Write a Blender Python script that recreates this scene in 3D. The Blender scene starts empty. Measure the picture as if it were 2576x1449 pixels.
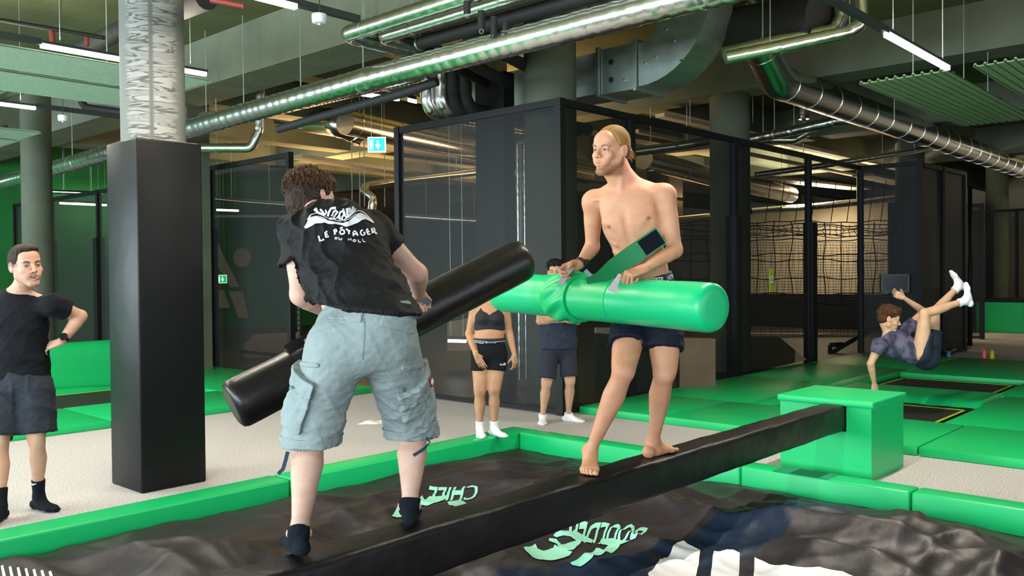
import bpy, bmesh, math, random, colorsys
import numpy as np
from mathutils import Vector, Matrix
from mathutils.bvhtree import BVHTree
random.seed(7)
SC = bpy.context.scene
COL = SC.collection
# ------------------------------------------------------------------ camera
F = 2200.0; CX, CY = 1288.0, 724.5; H = 1.58
YAW = math.radians(42.3); PITCH = -math.atan(34.5/F); ROLL = 0.009
c_f = Vector((math.cos(YAW)*math.cos(PITCH), math.sin(YAW)*math.cos(PITCH), math.sin(PITCH)))
_r = Vector((math.sin(YAW), -math.cos(YAW), 0)); _u = _r.cross(c_f)
c_r = _r*math.cos(ROLL) - _u*math.sin(ROLL)
c_u = _u*math.cos(ROLL) + _r*math.sin(ROLL)
CAM = Vector((0, 0, H))
cam = bpy.data.cameras.new('camera'); camo = bpy.data.objects.new('camera', cam); COL.objects.link(camo)
cam.sensor_width = 36.0; cam.sensor_fit = 'HORIZONTAL'; cam.lens = 36.0*F/2576.0
cam.clip_start = 0.05; cam.clip_end = 200
camo.matrix_world = Matrix(((c_r.x, c_u.x, -c_f.x, CAM.x), (c_r.y, c_u.y, -c_f.y, CAM.y), (c_r.z, c_u.z, -c_f.z, CAM.z), (0, 0, 0, 1)))
SC.camera = camo
# ------------------------------------------------------------------ render look
SC.view_settings.view_transform = 'Standard'; SC.view_settings.look = 'None'
SC.view_settings.gamma = 1.0; SC.view_settings.use_curve_mapping = False
SC.view_settings.exposure = 0.80
SC.cycles.use_denoising = True
SC.cycles.max_bounces = 6; SC.cycles.diffuse_bounces = 3; SC.cycles.glossy_bounces = 3
SC.cycles.transmission_bounces = 3; SC.cycles.transparent_max_bounces = 12
SC.cycles.sample_clamp_indirect = 4.0; SC.cycles.caustics_reflective = False; SC.cycles.caustics_refractive = False
SC.cycles.use_adaptive_sampling = True; SC.cycles.adaptive_threshold = 0.03
# ------------------------------------------------------------------ world and daylight
w = bpy.data.worlds.new('world'); SC.world = w; w.use_nodes = True
w.node_tree.nodes['Background'].inputs[0].default_value = (0.75, 0.87, 1.0, 1)
w.node_tree.nodes['Background'].inputs[1].default_value = 1.0
def area(name, loc, target, sx, sy, power, color):
    l = bpy.data.lights.new(name, 'AREA'); l.shape = 'RECTANGLE'; l.size = sx; l.size_y = sy
    l.energy = power; l.color = color
    o = bpy.data.objects.new(name, l); COL.objects.link(o); o.location = loc
    d = (Vector(target)-Vector(loc)).normalized()
    o.rotation_euler = d.to_track_quat('-Z', 'Y').to_euler()
    return o
# daylight entering through the window band of the left wall and the one behind the camera
area('daylight_left', (-6.6, 9.0, 2.1), (8, 8.5, 1.2), 29.0, 3.2, 2100, (0.78, 0.92, 1.0))
area('daylight_rear', (1.5, -7.5, 2.2), (4.5, 6, 1.2), 14.0, 3.2, 110, (1.0, 0.97, 0.93))
WARM = (1.0, 0.58, 0.25); NEUT = (1.0, 0.93, 0.84)
# warm lamps of the skate hall behind the netting
for i, (x, y, z, p, c) in enumerate([(11.5, 10.5, 3.1, 120, WARM), (12.5, 17.0, 3.1, 130, WARM), (18.5, 11.0, 3.3, 150, WARM),
                          (22.3, 9.6, 3.3, 420, (1.0, 0.80, 0.55)), (9.5, 14.0, 3.2, 60, WARM), (27.0, 3.0, 4.2, 200, (1.0, 0.80, 0.60)),
                          (17.0, 17.0, 3.1, 130, WARM)]):
    area('hall_lamp_light', (x, y, z), (x, y, 0), 2.2, 0.5, p*0.22, c)
    area('hall_lamp_uplight', (x, y, z+0.08), (x, y, 9), 2.2, 0.5, p*0.85, c)
# ------------------------------------------------------------------ pixel helpers (used to measure real positions)
def ray(px, py): return c_f + c_r*((px-CX)/F) - c_u*((py-CY)/F)
def D(px, py, dep): return CAM + ray(px, py)*dep
def Z(px, py, z):
    d = ray(px, py); return CAM + d*((z-H)/d.z)
def onX(px, py, x):
    d = ray(px, py); return CAM + d*(x/d.x)
def onY(px, py, y):
    d = ray(px, py); return CAM + d*(y/d.y)
# ------------------------------------------------------------------ materials
MATS = {}
def mat(name, color, rough=0.6, metal=0.0, bump=0.0, bscale=40.0, var=0.0, vscale=3.0, spec=0.5, emit=None, estr=0.0, alpha=None, detail=4.0, sheen=0.0, sss=0.0, vcol=None, coat=0.0):
    if name in MATS: return MATS[name]
    m = bpy.data.materials.new(name); m.use_nodes = True; nt = m.node_tree; b = nt.nodes['Principled BSDF']
    b.inputs['Base Color'].default_value = (*color, 1); b.inputs['Roughness'].default_value = rough
    b.inputs['Metallic'].default_value = metal; b.inputs['Specular IOR Level'].default_value = spec
    if coat: b.inputs['Coat Weight'].default_value = coat; b.inputs['Coat Roughness'].default_value = 0.25
    if sheen: b.inputs['Sheen Weight'].default_value = sheen
    if sss:
        b.inputs['Subsurface Weight'].default_value = sss; b.inputs['Subsurface Radius'].default_value = (0.012, 0.004, 0.002); b.inputs['Subsurface Scale'].default_value = 1.0
    tc = nt.nodes.new('ShaderNodeTexCoord')
    base = None
    if vcol:
        a = nt.nodes.new('ShaderNodeAttribute'); a.attribute_name = vcol; base = a.outputs['Color']
        nt.links.new(base, b.inputs['Base Color'])
    if var > 0:
        n = nt.nodes.new('ShaderNodeTexNoise'); n.inputs['Scale'].default_value = vscale; n.inputs['Detail'].default_value = 5
        nt.links.new(tc.outputs['Object'], n.inputs['Vector'])
        mr = nt.nodes.new('ShaderNodeMapRange'); mr.inputs[1].default_value = 0.3; mr.inputs[2].default_value = 0.7
        mr.inputs[3].default_value = 1-var; mr.inputs[4].default_value = 1+var
        nt.links.new(n.outputs['Fac'], mr.inputs[0])
        mx = nt.nodes.new('ShaderNodeMix'); mx.data_type = 'RGBA'; mx.blend_type = 'MULTIPLY'; mx.inputs[0].default_value = 1
        if base: nt.links.new(base, mx.inputs[6])
        else: mx.inputs[6].default_value = (*color, 1)
        cc = nt.nodes.new('ShaderNodeCombineColor')
        for k in range(3): nt.links.new(mr.outputs[0], cc.inputs[k])
        nt.links.new(cc.outputs[0], mx.inputs[7]); nt.links.new(mx.outputs[2], b.inputs['Base Color'])
    if bump > 0:
        n = nt.nodes.new('ShaderNodeTexNoise'); n.inputs['Scale'].default_value = bscale; n.inputs['Detail'].default_value = detail
        nt.links.new(tc.outputs['Object'], n.inputs['Vector'])
        bp = nt.nodes.new('ShaderNodeBump'); bp.inputs['Strength'].default_value = bump; bp.inputs['Distance'].default_value = 0.02
        nt.links.new(n.outputs['Fac'], bp.inputs['Height']); nt.links.new(bp.outputs[0], b.inputs['Normal'])
    if emit:
        b.inputs['Emission Color'].default_value = (*emit, 1); b.inputs['Emission Strength'].default_value = estr
        m.cycles.emission_sampling = 'NONE'
    if alpha is not None: b.inputs['Alpha'].default_value = alpha
    MATS[name] = m
    return m
def srgb(r, g, b):
    f = lambda c: (c/255/12.92) if c/255 <= 0.04045 else ((c/255+0.055)/1.055)**2.4
    return (f(r), f(g), f(b))
GREEN = mat('green_vinyl', (0.004, 0.47, 0.13), 0.42, bump=0.25, bscale=5, var=0.06, vscale=1.5, spec=0.45)
GREENF = mat('green_vinyl_smooth', (0.004, 0.50, 0.15), 0.38, bump=0.12, bscale=4, spec=0.45)
BLACKV = mat('black_vinyl', (0.008, 0.008, 0.009), 0.5, bump=0.25, bscale=6, spec=0.25)
BEAMV = mat('black_beam_vinyl', (0.011, 0.009, 0.009), 0.42, bump=0.35, bscale=9, spec=0.30, var=0.2, vscale=8)
FRAME = mat('black_steel', (0.009, 0.009, 0.010), 0.5, spec=0.25)
STEEL = mat('galvanised_steel', (0.46, 0.55, 0.50), 0.42, metal=0.9, bump=0.1, bscale=3, var=0.12, vscale=6)
FOIL = mat('silver_foil', (0.80, 0.82, 0.80), 0.24, metal=1.0, bump=0.18, bscale=9, detail=3)
SPIRAL = mat('spiral_duct_steel', (0.66, 0.66, 0.62), 0.22, metal=1.0, bump=0.08, bscale=20)
PIPEB = mat('black_insulation', (0.014, 0.015, 0.015), 0.7)
RAIL = mat('lamp_rail', (0.03, 0.035, 0.033), 0.5)
LAMP = mat('lamp_diffuser', (0.9, 0.9, 0.9), 0.5, emit=(1.0, 0.95, 0.88), estr=9.0)
WHITE = mat('white_plastic', (0.75, 0.75, 0.73), 0.5)
WOOD = mat('plywood', (0.36, 0.22, 0.11), 0.6, var=0.15, vscale=4)
WOODD = mat('dark_plywood', (0.13, 0.08, 0.045), 0.6, var=0.15, vscale=4)
CREAM = mat('cream_paint', (0.62, 0.55, 0.42), 0.7)
RED = mat('red_pipe', (0.22, 0.03, 0.02), 0.5)
def concrete(name, c, streak=0.0):
    m = mat(name, c, 0.85, bump=0.35, bscale=9, var=0.18, vscale=1.3, spec=0.2)
    return m
CONC = concrete('concrete_ceiling', (0.120, 0.138, 0.068))
CONCB = concrete('concrete_beam', (0.160, 0.185, 0.130))
CONCC = concrete('concrete_column', (0.105, 0.12, 0.085))
def carpet_mat():
    m = bpy.data.materials.new('grey_carpet'); m.use_nodes = True; nt = m.node_tree; b = nt.nodes['Principled BSDF']
    b.inputs['Roughness'].default_value = 0.95; b.inputs['Specular IOR Level'].default_value = 0.1
    tc = nt.nodes.new('ShaderNodeTexCoord')
    n = nt.nodes.new('ShaderNodeTexNoise'); n.inputs['Scale'].default_value = 70; n.inputs['Detail'].default_value = 6; n.inputs['Roughness'].default_value = 0.8
    nt.links.new(tc.outputs['Object'], n.inputs['Vector'])
    r = nt.nodes.new('ShaderNodeValToRGB'); r.color_ramp.elements[0].position = 0.38; r.color_ramp.elements[1].position = 0.62
    r.color_ramp.elements[0].color = (0.31, 0.295, 0.285, 1); r.color_ramp.elements[1].color = (0.72, 0.685, 0.665, 1)
    nt.links.new(n.outputs['Fac'], r.inputs[0]); nt.links.new(r.outputs[0], b.inputs['Base Color'])
    bp = nt.nodes.new('ShaderNodeBump'); bp.inputs['Strength'].default_value = 0.5; bp.inputs['Distance'].default_value = 0.01
    nt.links.new(n.outputs['Fac'], bp.inputs['Height']); nt.links.new(bp.outputs[0], b.inputs['Normal'])
    return m
CARPET = carpet_mat()
def mesh_mat(name, op, col=(0.012, 0.013, 0.013)):
    m = bpy.data.materials.new(name); m.use_nodes = True; nt = m.node_tree
    b = nt.nodes['Principled BSDF']; b.inputs['Base Color'].default_value = (*col, 1); b.inputs['Roughness'].default_value = 0.5
    b.inputs['Specular IOR Level'].default_value = 0.3
    b.inputs['Alpha'].default_value = op
    return m
MESHM = mesh_mat('dark_safety_mesh', 0.66)
def stained_column():
    # concrete with water-stain flames running sideways from a vertical seam: shapes of its own
    m = bpy.data.materials.new('stained_concrete'); m.use_nodes = True; nt = m.node_tree; b = nt.nodes['Principled BSDF']
    b.inputs['Roughness'].default_value = 0.75; b.inputs['Specular IOR Level'].default_value = 0.3
    tc = nt.nodes.new('ShaderNodeTexCoord'); mp = nt.nodes.new('ShaderNodeMapping'); mp.inputs['Scale'].default_value = (2.6, 2.6, 22)
    nt.links.new(tc.outputs['Object'], mp.inputs[0])
    n = nt.nodes.new('ShaderNodeTexNoise'); n.inputs['Scale'].default_value = 1.0; n.inputs['Detail'].default_value = 3.5; n.inputs['Distortion'].default_value = 0.9
    nt.links.new(mp.outputs[0], n.inputs['Vector'])
    r = nt.nodes.new('ShaderNodeValToRGB'); e = r.color_ramp.elements
    e[0].position = 0.0; e[0].color = (0.27, 0.275, 0.25, 1); e[1].position = 1.0; e[1].color = (0.27, 0.275, 0.25, 1)
    for p, c in ((0.45, 0.27), (0.475, 0.075), (0.515, 0.09), (0.545, 0.26), (0.60, 0.20)):
        k = e.new(p); k.color = (c, c*1.0, c*0.93, 1)
    nt.links.new(n.outputs['Fac'], r.inputs[0])
    # smooth side band facing the windows
    sx = nt.nodes.new('ShaderNodeSeparateXYZ'); nt.links.new(tc.outputs['Object'], sx.inputs[0])
    at = nt.nodes.new('ShaderNodeMath'); at.operation = 'ARCTAN2'; nt.links.new(sx.outputs['Y'], at.inputs[0]); nt.links.new(sx.outputs['X'], at.inputs[1])
    # object-space angle of the seam is about -104 degrees
    d = nt.nodes.new('ShaderNodeMath'); d.operation = 'ADD'; d.inputs[1].default_value = math.radians(118); nt.links.new(at.outputs[0], d.inputs[0])
    ab = nt.nodes.new('ShaderNodeMath'); ab.operation = 'ABSOLUTE'; nt.links.new(d.outputs[0], ab.inputs[0])
    n2 = nt.nodes.new('ShaderNodeTexNoise'); n2.inputs['Scale'].default_value = 1.0; n2.inputs['Detail'].default_value = 3
    mp2 = nt.nodes.new('ShaderNodeMapping'); mp2.inputs['Scale'].default_value = (1, 1, 30); nt.links.new(tc.outputs['Object'], mp2.inputs[0]); nt.links.new(mp2.outputs[0], n2.inputs['Vector'])
    ms = nt.nodes.new('ShaderNodeMath'); ms.operation = 'MULTIPLY_ADD'; ms.inputs[1].default_value = 0.9; nt.links.new(n2.outputs['Fac'], ms.inputs[0]); nt.links.new(ab.outputs[0], ms.inputs[2])
    mr = nt.nodes.new('ShaderNodeMapRange'); mr.inputs[1].default_value = 1.15; mr.inputs[2].default_value = 1.35; nt.links.new(ms.outputs[0], mr.inputs[0])
    mx = nt.nodes.new('ShaderNodeMix'); mx.data_type = 'RGBA'; nt.links.new(mr.outputs[0], mx.inputs[0]); nt.links.new(r.outputs[0], mx.inputs[6]); mx.inputs[7].default_value = (0.15, 0.16, 0.14, 1)
    sm = nt.nodes.new('ShaderNodeMapRange'); sm.inputs[1].default_value = 0.03; sm.inputs[2].default_value = 0.10; nt.links.new(ab.outputs[0], sm.inputs[0])
    mx2 = nt.nodes.new('ShaderNodeMix'); mx2.data_type = 'RGBA'; nt.links.new(sm.outputs[0], mx2.inputs[0]); mx2.inputs[6].default_value = (0.11, 0.11, 0.10, 1); nt.links.new(mx.outputs[2], mx2.inputs[7])
    nt.links.new(mx2.outputs[2], b.inputs['Base Color'])
    return m
STAIN = stained_column()
# ------------------------------------------------------------------ object helpers
def tag(o, label=None, cat=None, group=None, kind=None):
    if label: o['label'] = label
    if cat: o['category'] = cat
    if group: o['group'] = group
    if kind: o['kind'] = kind
    return o
def wloc(o):
    v = Vector((0, 0, 0))
    while o is not None: v += o.location; o = o.parent
    return v
def thing(name, loc, label, cat, group=None):
    o = bpy.data.objects.new(name, None); COL.objects.link(o); o.location = loc; o.empty_display_size = 0.1
    return tag(o, label, cat, group)
def copy_tree(o, delta, label=None, group=None, parent=None):
    c = o.copy(); COL.objects.link(c)
    if parent is not None: c.parent = parent
    else:
        c.location = o.location + Vector(delta)
        if label: c['label'] = label
        if group: c['group'] = group
    for ch in [x for x in SC.objects if x.parent == o]: copy_tree(ch, None, parent=c)
    return c
class MB:
    def __init__(s): s.v = []; s.f = []
    def add(s, vs, fs):
        n = len(s.v); s.v += [tuple(v) for v in vs]; s.f += [tuple(i+n for i in f) for f in fs]; return s
    def box(s, x0, x1, y0, y1, z0, z1):
        v = [(x0,y0,z0),(x1,y0,z0),(x1,y1,z0),(x0,y1,z0),(x0,y0,z1),(x1,y0,z1),(x1,y1,z1),(x0,y1,z1)]
        return s.add(v, [(0,3,2,1),(4,5,6,7),(0,1,5,4),(1,2,6,5),(2,3,7,6),(3,0,4,7)])
    def obox(s, c, sx, sy, sz, ax=(1,0,0), ay=(0,1,0), az=(0,0,1)):
        c = Vector(c); ax = Vector(ax).normalized(); ay = Vector(ay).normalized(); az = Vector(az).normalized()
        v = [c+ax*(i*sx/2)+ay*(j*sy/2)+az*(k*sz/2) for k in (-1,1) for i, j in ((-1,-1),(1,-1),(1,1),(-1,1))]
        return s.add(v, [(0,3,2,1),(4,5,6,7),(0,1,5,4),(1,2,6,5),(2,3,7,6),(3,0,4,7)])
    def rbox(s, x0, x1, y0, y1, z0, z1, r=0.02, seg=2, nx=1, ny=1, fn=None):
        bm = bmesh.new(); bmesh.ops.create_cube(bm, size=1)
        for v in bm.verts:
            v.co = Vector(((x0+x1)/2+v.co.x*(x1-x0), (y0+y1)/2+v.co.y*(y1-y0), (z0+z1)/2+v.co.z*(z1-z0)))
        bmesh.ops.bevel(bm, geom=bm.edges[:], offset=r, segments=seg, affect='EDGES', profile=0.5)
        bm.verts.index_update()
        s.add([v.co.copy() for v in bm.verts], [[v.index for v in f.verts] for f in bm.faces]); bm.free(); return s
    def tube(s, pts, r, seg=12, caps=True, rfn=None):
        pts = [Vector(p) for p in pts]; n = len(pts); rings = []
        prev = None
        for i, p in enumerate(pts):
            t = (pts[min(i+1, n-1)]-pts[max(i-1, 0)]).normalized()
            if prev is None:
                a = Vector((0,0,1)) if abs(t.z) < 0.9 else Vector((1,0,0)); e1 = t.cross(a).normalized()
            else:
                e1 = (prev - t*prev.dot(t)).normalized()
            prev = e1; e2 = t.cross(e1)
            rr = r[i] if isinstance(r, (list, tuple)) else r
            rings.append([p+(e1*math.cos(2*math.pi*k/seg)+e2*math.sin(2*math.pi*k/seg))*rr*(rfn(i, k) if rfn else 1) for k in range(seg)])
        vs = [v for rg in rings for v in rg]; fs = []
        for i in range(n-1):
            for k in range(seg):
                fs.append((i*seg+k, i*seg+(k+1)%seg, (i+1)*seg+(k+1)%seg, (i+1)*seg+k))
        if caps: fs.append(tuple(range(seg))[::-1]); fs.append(tuple((n-1)*seg+k for k in range(seg)))
        return s.add(vs, fs)
    def lathe(s, prof, c, seg=24):
        c = Vector(c); vs = []; fs = []; n = len(prof)
        for r, z in prof:
            for k in range(seg): vs.append(c+Vector((r*math.cos(2*math.pi*k/seg), r*math.sin(2*math.pi*k/seg), z)))
        for i in range(n-1):
            for k in range(seg): fs.append((i*seg+k, i*seg+(k+1)%seg, (i+1)*seg+(k+1)%seg, (i+1)*seg+k))
        fs.append(tuple(range(seg))[::-1]); fs.append(tuple((n-1)*seg+k for k in range(seg)))
        return s.add(vs, fs)
    def prism(s, poly, vec):
        vec = Vector(vec); n = len(poly); p = [Vector(q) for q in poly]
        vs = p+[q+vec for q in p]; fs = [tuple(range(n))[::-1], tuple(range(n, 2*n))]+[(i, (i+1)%n, n+(i+1)%n, n+i) for i in range(n)]
        return s.add(vs, fs)
    def build(s, name, m, parent=None, smooth=False, label=None, angle=None):
        me = bpy.data.meshes.new(name); off = wloc(parent) if parent else Vector((0,0,0))
        if parent is None and s.v:
            a = np.array([tuple(v) for v in s.v]); off = Vector(((a[:,0].min()+a[:,0].max())/2, (a[:,1].min()+a[:,1].max())/2, a[:,2].min()))
        me.from_pydata([Vector(v)-off for v in s.v], [], s.f); me.update()
        bm = bmesh.new(); bm.from_mesh(me); bmesh.ops.recalc_face_normals(bm, faces=bm.faces); bm.to_mesh(me); bm.free()
        if smooth:
            me.polygons.foreach_set('use_smooth', [True]*len(me.polygons))
            if angle: me.set_sharp_from_angle(angle=math.radians(angle))
        if m: me.materials.append(m)
        o = bpy.data.objects.new(name, me); COL.objects.link(o)
        if parent: o.parent = parent
        else: o.location = off
        if label: o['label'] = label
        return o
def struct(o): o['kind'] = 'structure'; return o
def arc(p0, p1, p2, r, n=6):
    # rounded corner at p1 between p0 and p2
    p0, p1, p2 = Vector(p0), Vector(p1), Vector(p2); a = (p0-p1).normalized(); b = (p2-p1).normalized()
    ang = a.angle(b); t = r/math.tan(ang/2); s0 = p1+a*t; s1 = p1+b*t
    c = p1+(a+b).normalized()*(r/math.sin(ang/2)); out = []
    v0 = s0-c; v1 = s1-c; th = v0.angle(v1)
    for i in range(n+1):
        k = i/n; out.append(c+(v0*math.sin((1-k)*th)+v1*math.sin(k*th))/math.sin(th))
    return out
def path(pts, r, step=0.12, n=6):
    q = [Vector(pts[0])]
    for i in range(1, len(pts)-1): q += arc(pts[i-1], pts[i], pts[i+1], r, n)
    q.append(Vector(pts[-1]))
    out = [q[0]]
    for a, b in zip(q, q[1:]):
        L = (b-a).length; k = max(1, int(L/step))
        out += [a+(b-a)*(j/k) for j in range(1, k+1)]
    return out
# ================================================================== setting
PX0, PX1, PY0, PY1 = -1.6, 6.17, -1.6, 5.55        # foam pit opening
fl = MB()
fl.box(-7, 36, 5.8, 30, -0.2, 0); fl.box(6.38, 36, -8, 5.8, -0.2, 0); fl.box(-7, -1.8, -8, 5.8, -0.2, 0); fl.box(-1.8, 6.38, -8, -1.8, -0.2, 0)
struct(fl.build('floor', CARPET))
struct(MB().box(7.6, 35.9, 6.2, 23.9, 0.0, 0.004).build('trim_0', mat('dark_hall_floor', (0.035, 0.032, 0.030), 0.45, var=0.2)))
pit = MB(); pit.box(-1.8, 6.4, -1.8, 5.8, -1.0, -0.9)
struct(pit.build('trim_1', PIPEB))
cl = MB(); cl.box(-7, 36, -8, 30, 4.97, 5.2); struct(cl.build('ceiling', CONC))
wl = MB()
WALLG = mat('grey_wall', (0.20, 0.21, 0.20), 0.8, var=0.05)
# left wall: sill, head and mullions around the window band
wl.box(-7.2, -7, -8, 30, 0, 0.4); wl.box(-7.2, -7, -8, 30, 3.9, 5)
for y in (-8, -3.5, 0, 3.5, 7, 10.5, 14, 17.5, 21): wl.box(-7.2, -7, y, y+0.18, 0.4, 3.9)
wl.box(-7.2, -7, 24, 30, 0.4, 3.9)
struct(wl.build('wall_left', WALLG))
wr = MB(); wr.box(-7, 36, -8.2, -8, 0, 0.4); wr.box(-7, 36, -8.2, -8, 3.9, 5)
for x in (-7, -3.5, 0, 3.5, 7, 10.5): wr.box(x, x+0.18, -8.2, -8, 0.4, 3.9)
wr.box(10.5, 36, -8.2, -8, 0.4, 3.9)
struct(wr.build('wall_rear', WALLG))
struct(MB().box(36, 36.2, -8, 30, 0, 5).build('wall_right', CREAM))
WGREEN = mat('dark_green_wall', (0.006, 0.16, 0.03), 0.6, var=0.1)
struct(MB().box(-7, 17.5, 24, 24.2, 0, 5).build('wall_back', WGREEN))
struct(MB().box(17.5, 36, 24, 24.2, 0, 5).build('wall_far', mat('dim_wall', (0.10, 0.09, 0.07), 0.8, var=0.2)))
# cream wall behind the netting
struct(MB().box(24, 24.2, 6.9, 12.6, 0, 3.4).build('wall_inner', mat('cream_wall', (0.60, 0.54, 0.42), 0.7, var=0.06)))
struct(MB().box(29.5, 29.7, -2, 5.5, 0, 3.4).build('wall_end', mat('pale_wall', (0.70, 0.66, 0.58), 0.7)))
# down-stand beams of the concrete ceiling
beams = [('Y', 6.3, 7.03, 4.3), ('Y', 12.2, 12.8, 4.35), ('Y', 17.5, 18.1, 4.35), ('Y', 23, 23.6, 4.3)]
k = 2
for ax, a, b_, z in beams:
    struct(MB().box(a, b_, -8, 24, z, 4.99).build('trim_%d' % k, CONCB)); k += 1
for a, x0, x1, z, t in [(10.6, 7.03, 36, 4.45, 0.4), (13.2, 7.03, 36, 4.4, 0.5), (16.0, 7.03, 36, 4.4, 0.5), (19.0, -7, 36, 4.35, 0.5), (8.4, 12.8, 36, 4.45, 0.35), (5.9, 12.8, 36, 4.4, 0.5), (2.6, 12.8, 36, 4.45, 0.4), (17.5, -7, 6.3, 4.3, 0.5)]:
    struct(MB().box(x0, x1, a, a+t, z, 4.98).build('trim_%d' % k, CONCB)); k += 1
# white printed marks on the back wall (letter and dot)
dk = []
def wallpoly(pts, y=23.97): return [onY(px, py, y) for px, py in pts]
big = thing('wall_lettering', (13, 23.97, 1.5), 'large cream letter shape painted on the far green wall beside a cream dot', 'wall lettering')
LET = mat('faded_cream_paint', (0.50, 0.47, 0.36), 0.7)
for nm, pts in (('letter_stroke', [(543, 600), (560, 640), (602, 722), (578, 722), (543, 660)]), ('letter_stroke', [(575, 733), (610, 733), (624, 800), (600, 800)]), ('letter_stroke', [(543, 730), (562, 730), (578, 775), (543, 775)])):
    MB().prism(wallpoly(pts), (0, -0.02, 0)).build(nm, LET, big)
dot = MB(); dot.prism([onY(609+22*math.cos(t*math.pi/12), 648+24*math.sin(t*math.pi/12), 23.97) for t in range(24)], (0, -0.02, 0)); dot.build('dot', LET, big)
# ------------------------------------------------------------------ columns
def column(x, y, d, label, m=CONCC, pad=None, padm=BLACKV, padh=2.55, top=4.97, seg=40, group=None):
    t = thing('concrete_column', (x, y, 0), label, 'column', group)
    prof = [(d/2, 0.02), (d/2, top)]
    MB().lathe(prof, (x, y, 0), seg).build('shaft', m, t, True, angle=40)
    if pad:
        b = MB(); b.rbox(x-pad/2, x+pad/2, y-pad/2, y+pad/2, 0.0, padh, 0.012, 2); b.build('padding', padm, t, False, label='black vinyl padding sleeve')
    return t
# the near column with its padded sleeve
t = thing('padded_column', (3.13, 6.55, 0), 'stained concrete column in a tall black padded sleeve beside the green pit edge', 'column')
prof = [(0.232, 2.3), (0.232, 4.97)]
MB().lathe(prof, (3.13, 6.55, 0), 64).build('shaft', STAIN, t, True, angle=40)
b = MB(); b.rbox(2.876, 3.385, 6.29, 6.80, 0.0, 2.60, 0.014, 3)
SLEEVE = mat('black_sleeve_vinyl', (0.005, 0.0055, 0.006), 0.40, bump=0.5, bscale=2.2, detail=2, spec=0.22)
b.build('padding', SLEEVE, t, True, angle=30, label='black vinyl sleeve')
b = MB(); b.box(2.90, 3.36, 6.31, 6.78, 2.60, 2.603); b.build('padding_foam', mat('foam_edge', (0.4, 0.33, 0.24), 0.9), t)
column(8.25, 6.85, 0.64, 'wide concrete column standing behind the corner of the dark mesh fence', seg=48)
column(12.55, 6.75, 0.62, 'concrete column rising behind the second mesh panel, right of the bare-chested man')
column(21.0, 6.75, 0.62, 'concrete column behind the hanging net, black padding on its lower part', pad=0.74, padh=3.15)
column(28.6, 6.75, 0.60, 'most distant concrete column at the right, by the green steps')
column(5.28, 15.1, 0.45, 'thin concrete column at the far left behind the laughing man')
t = thing('concrete_pillar', (7.05, 13.4, 0), 'square concrete pillar just right of the near padded column', 'pillar')
MB().box(6.86, 7.24, 13.2, 13.6, 0, 4.4).build('shaft', CONCC, t)
column(18.0, 11.4, 0.5, 'dark column far behind the rope net', padm=BLACKV, pad=0.62, padh=4.3)
column(24.9, 4.2, 0.34, 'slim dark column at the right, next to the far netting frame', m=PIPEB)
# ------------------------------------------------------------------ pit edge pads, tarpaulin
RT = 0.08
def rim(x0, x1, y0, y1, label, zb=-0.28, grp='green pads around the pit'):
    o = MB(); o.rbox(x0, x1, y0, y1, zb, RT, 0.018, 3); o = o.build('edge_pad', GREENF, None, True, angle=40)
    tag(o, label, 'padding', grp); return o
rim(3.66, 6.38, 5.55, 5.8, 'long green edge pad of the pit running to the corner under the woman')
rim(-1.8, 3.645, 5.55, 5.8, 'green edge pad of the pit in front of the black padded column')
rim(6.17, 6.38, 3.25, 5.54, 'green edge pad of the pit behind the bare feet')
rim(6.17, 6.38, 1.99, 3.24, 'green edge pad of the pit at the foot of the green block')
rim(6.17, 6.38, -1.0, 1.98, 'rightmost green edge pad of the pit')
shadowpatch = MB(); shadowpatch.box(6.172, 6.378, 2.55, 2.98, RT+0.0005, RT+0.0015)  # shadow on the edge pad, painted as a thin dark green sheet
tag(shadowpatch.build('painted_shadow_patch', mat('dark_green_shadow', (0.004, 0.22, 0.10), 0.5)), 'shadow painted dark green on the edge pad in front of the block', 'painted shadow')
# tarpaulin height field
def sstep(a, b, x):
    t = min(1, max(0, (x-a)/(b-a))); return t*t*(3-2*t)
_rs = np.random.RandomState(5)
WV = []
for i in range(18):
    th = _rs.uniform(0, math.pi); lam = _rs.choice([0.5, 0.8, 1.2, 1.9])*_rs.uniform(0.8, 1.2)
    WV.append((math.cos(th)*2*math.pi/lam, math.sin(th)*2*math.pi/lam, _rs.uniform(0, 6.28), 0.046*lam**0.75))
def tarp_z(x, y):
    x = np.asarray(x, float); y = np.asarray(y, float)
    wx = x+0.12*np.sin(2.3*y+1)+0.05*np.sin(5.1*x+3*y); wy = y+0.12*np.sin(2.0*x+2)+0.06*np.sin(4.7*y-2.6*x)
    z = np.zeros_like(x)
    for n_, (kx, ky, ph, a) in enumerate(WV):
        m_ = 0.5+0.5*np.sin(0.9*x*math.cos(n_*2.1)+1.3*y*math.sin(n_*2.1)+n_*1.7)      # creases fade in and out
        z = z+a*m_*((1-np.abs(np.sin((kx*wx+ky*wy)/2+ph)))**2-0.2)
    for cx, cy, s, h in ((5.35, 4.95, 0.55, 0.06), (5.2, 2.0, 0.7, 0.07), (5.5, 0.8, 0.7, 0.04), (3.0, 4.9, 0.8, 0.03), (4.2, 3.9, 0.6, -0.05), (5.9, 3.6, 0.5, -0.08)):
        z = z+h*np.exp(-((x-cx)**2+(y-cy)**2)/s**2)
    edge = np.minimum(np.minimum(PX1-x, PY1-y), 0.7)
    f = np.clip(edge/0.7, 0, 1)**0.6
    return -0.075+0.045*f+z*(0.30+0.70*f)
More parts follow.
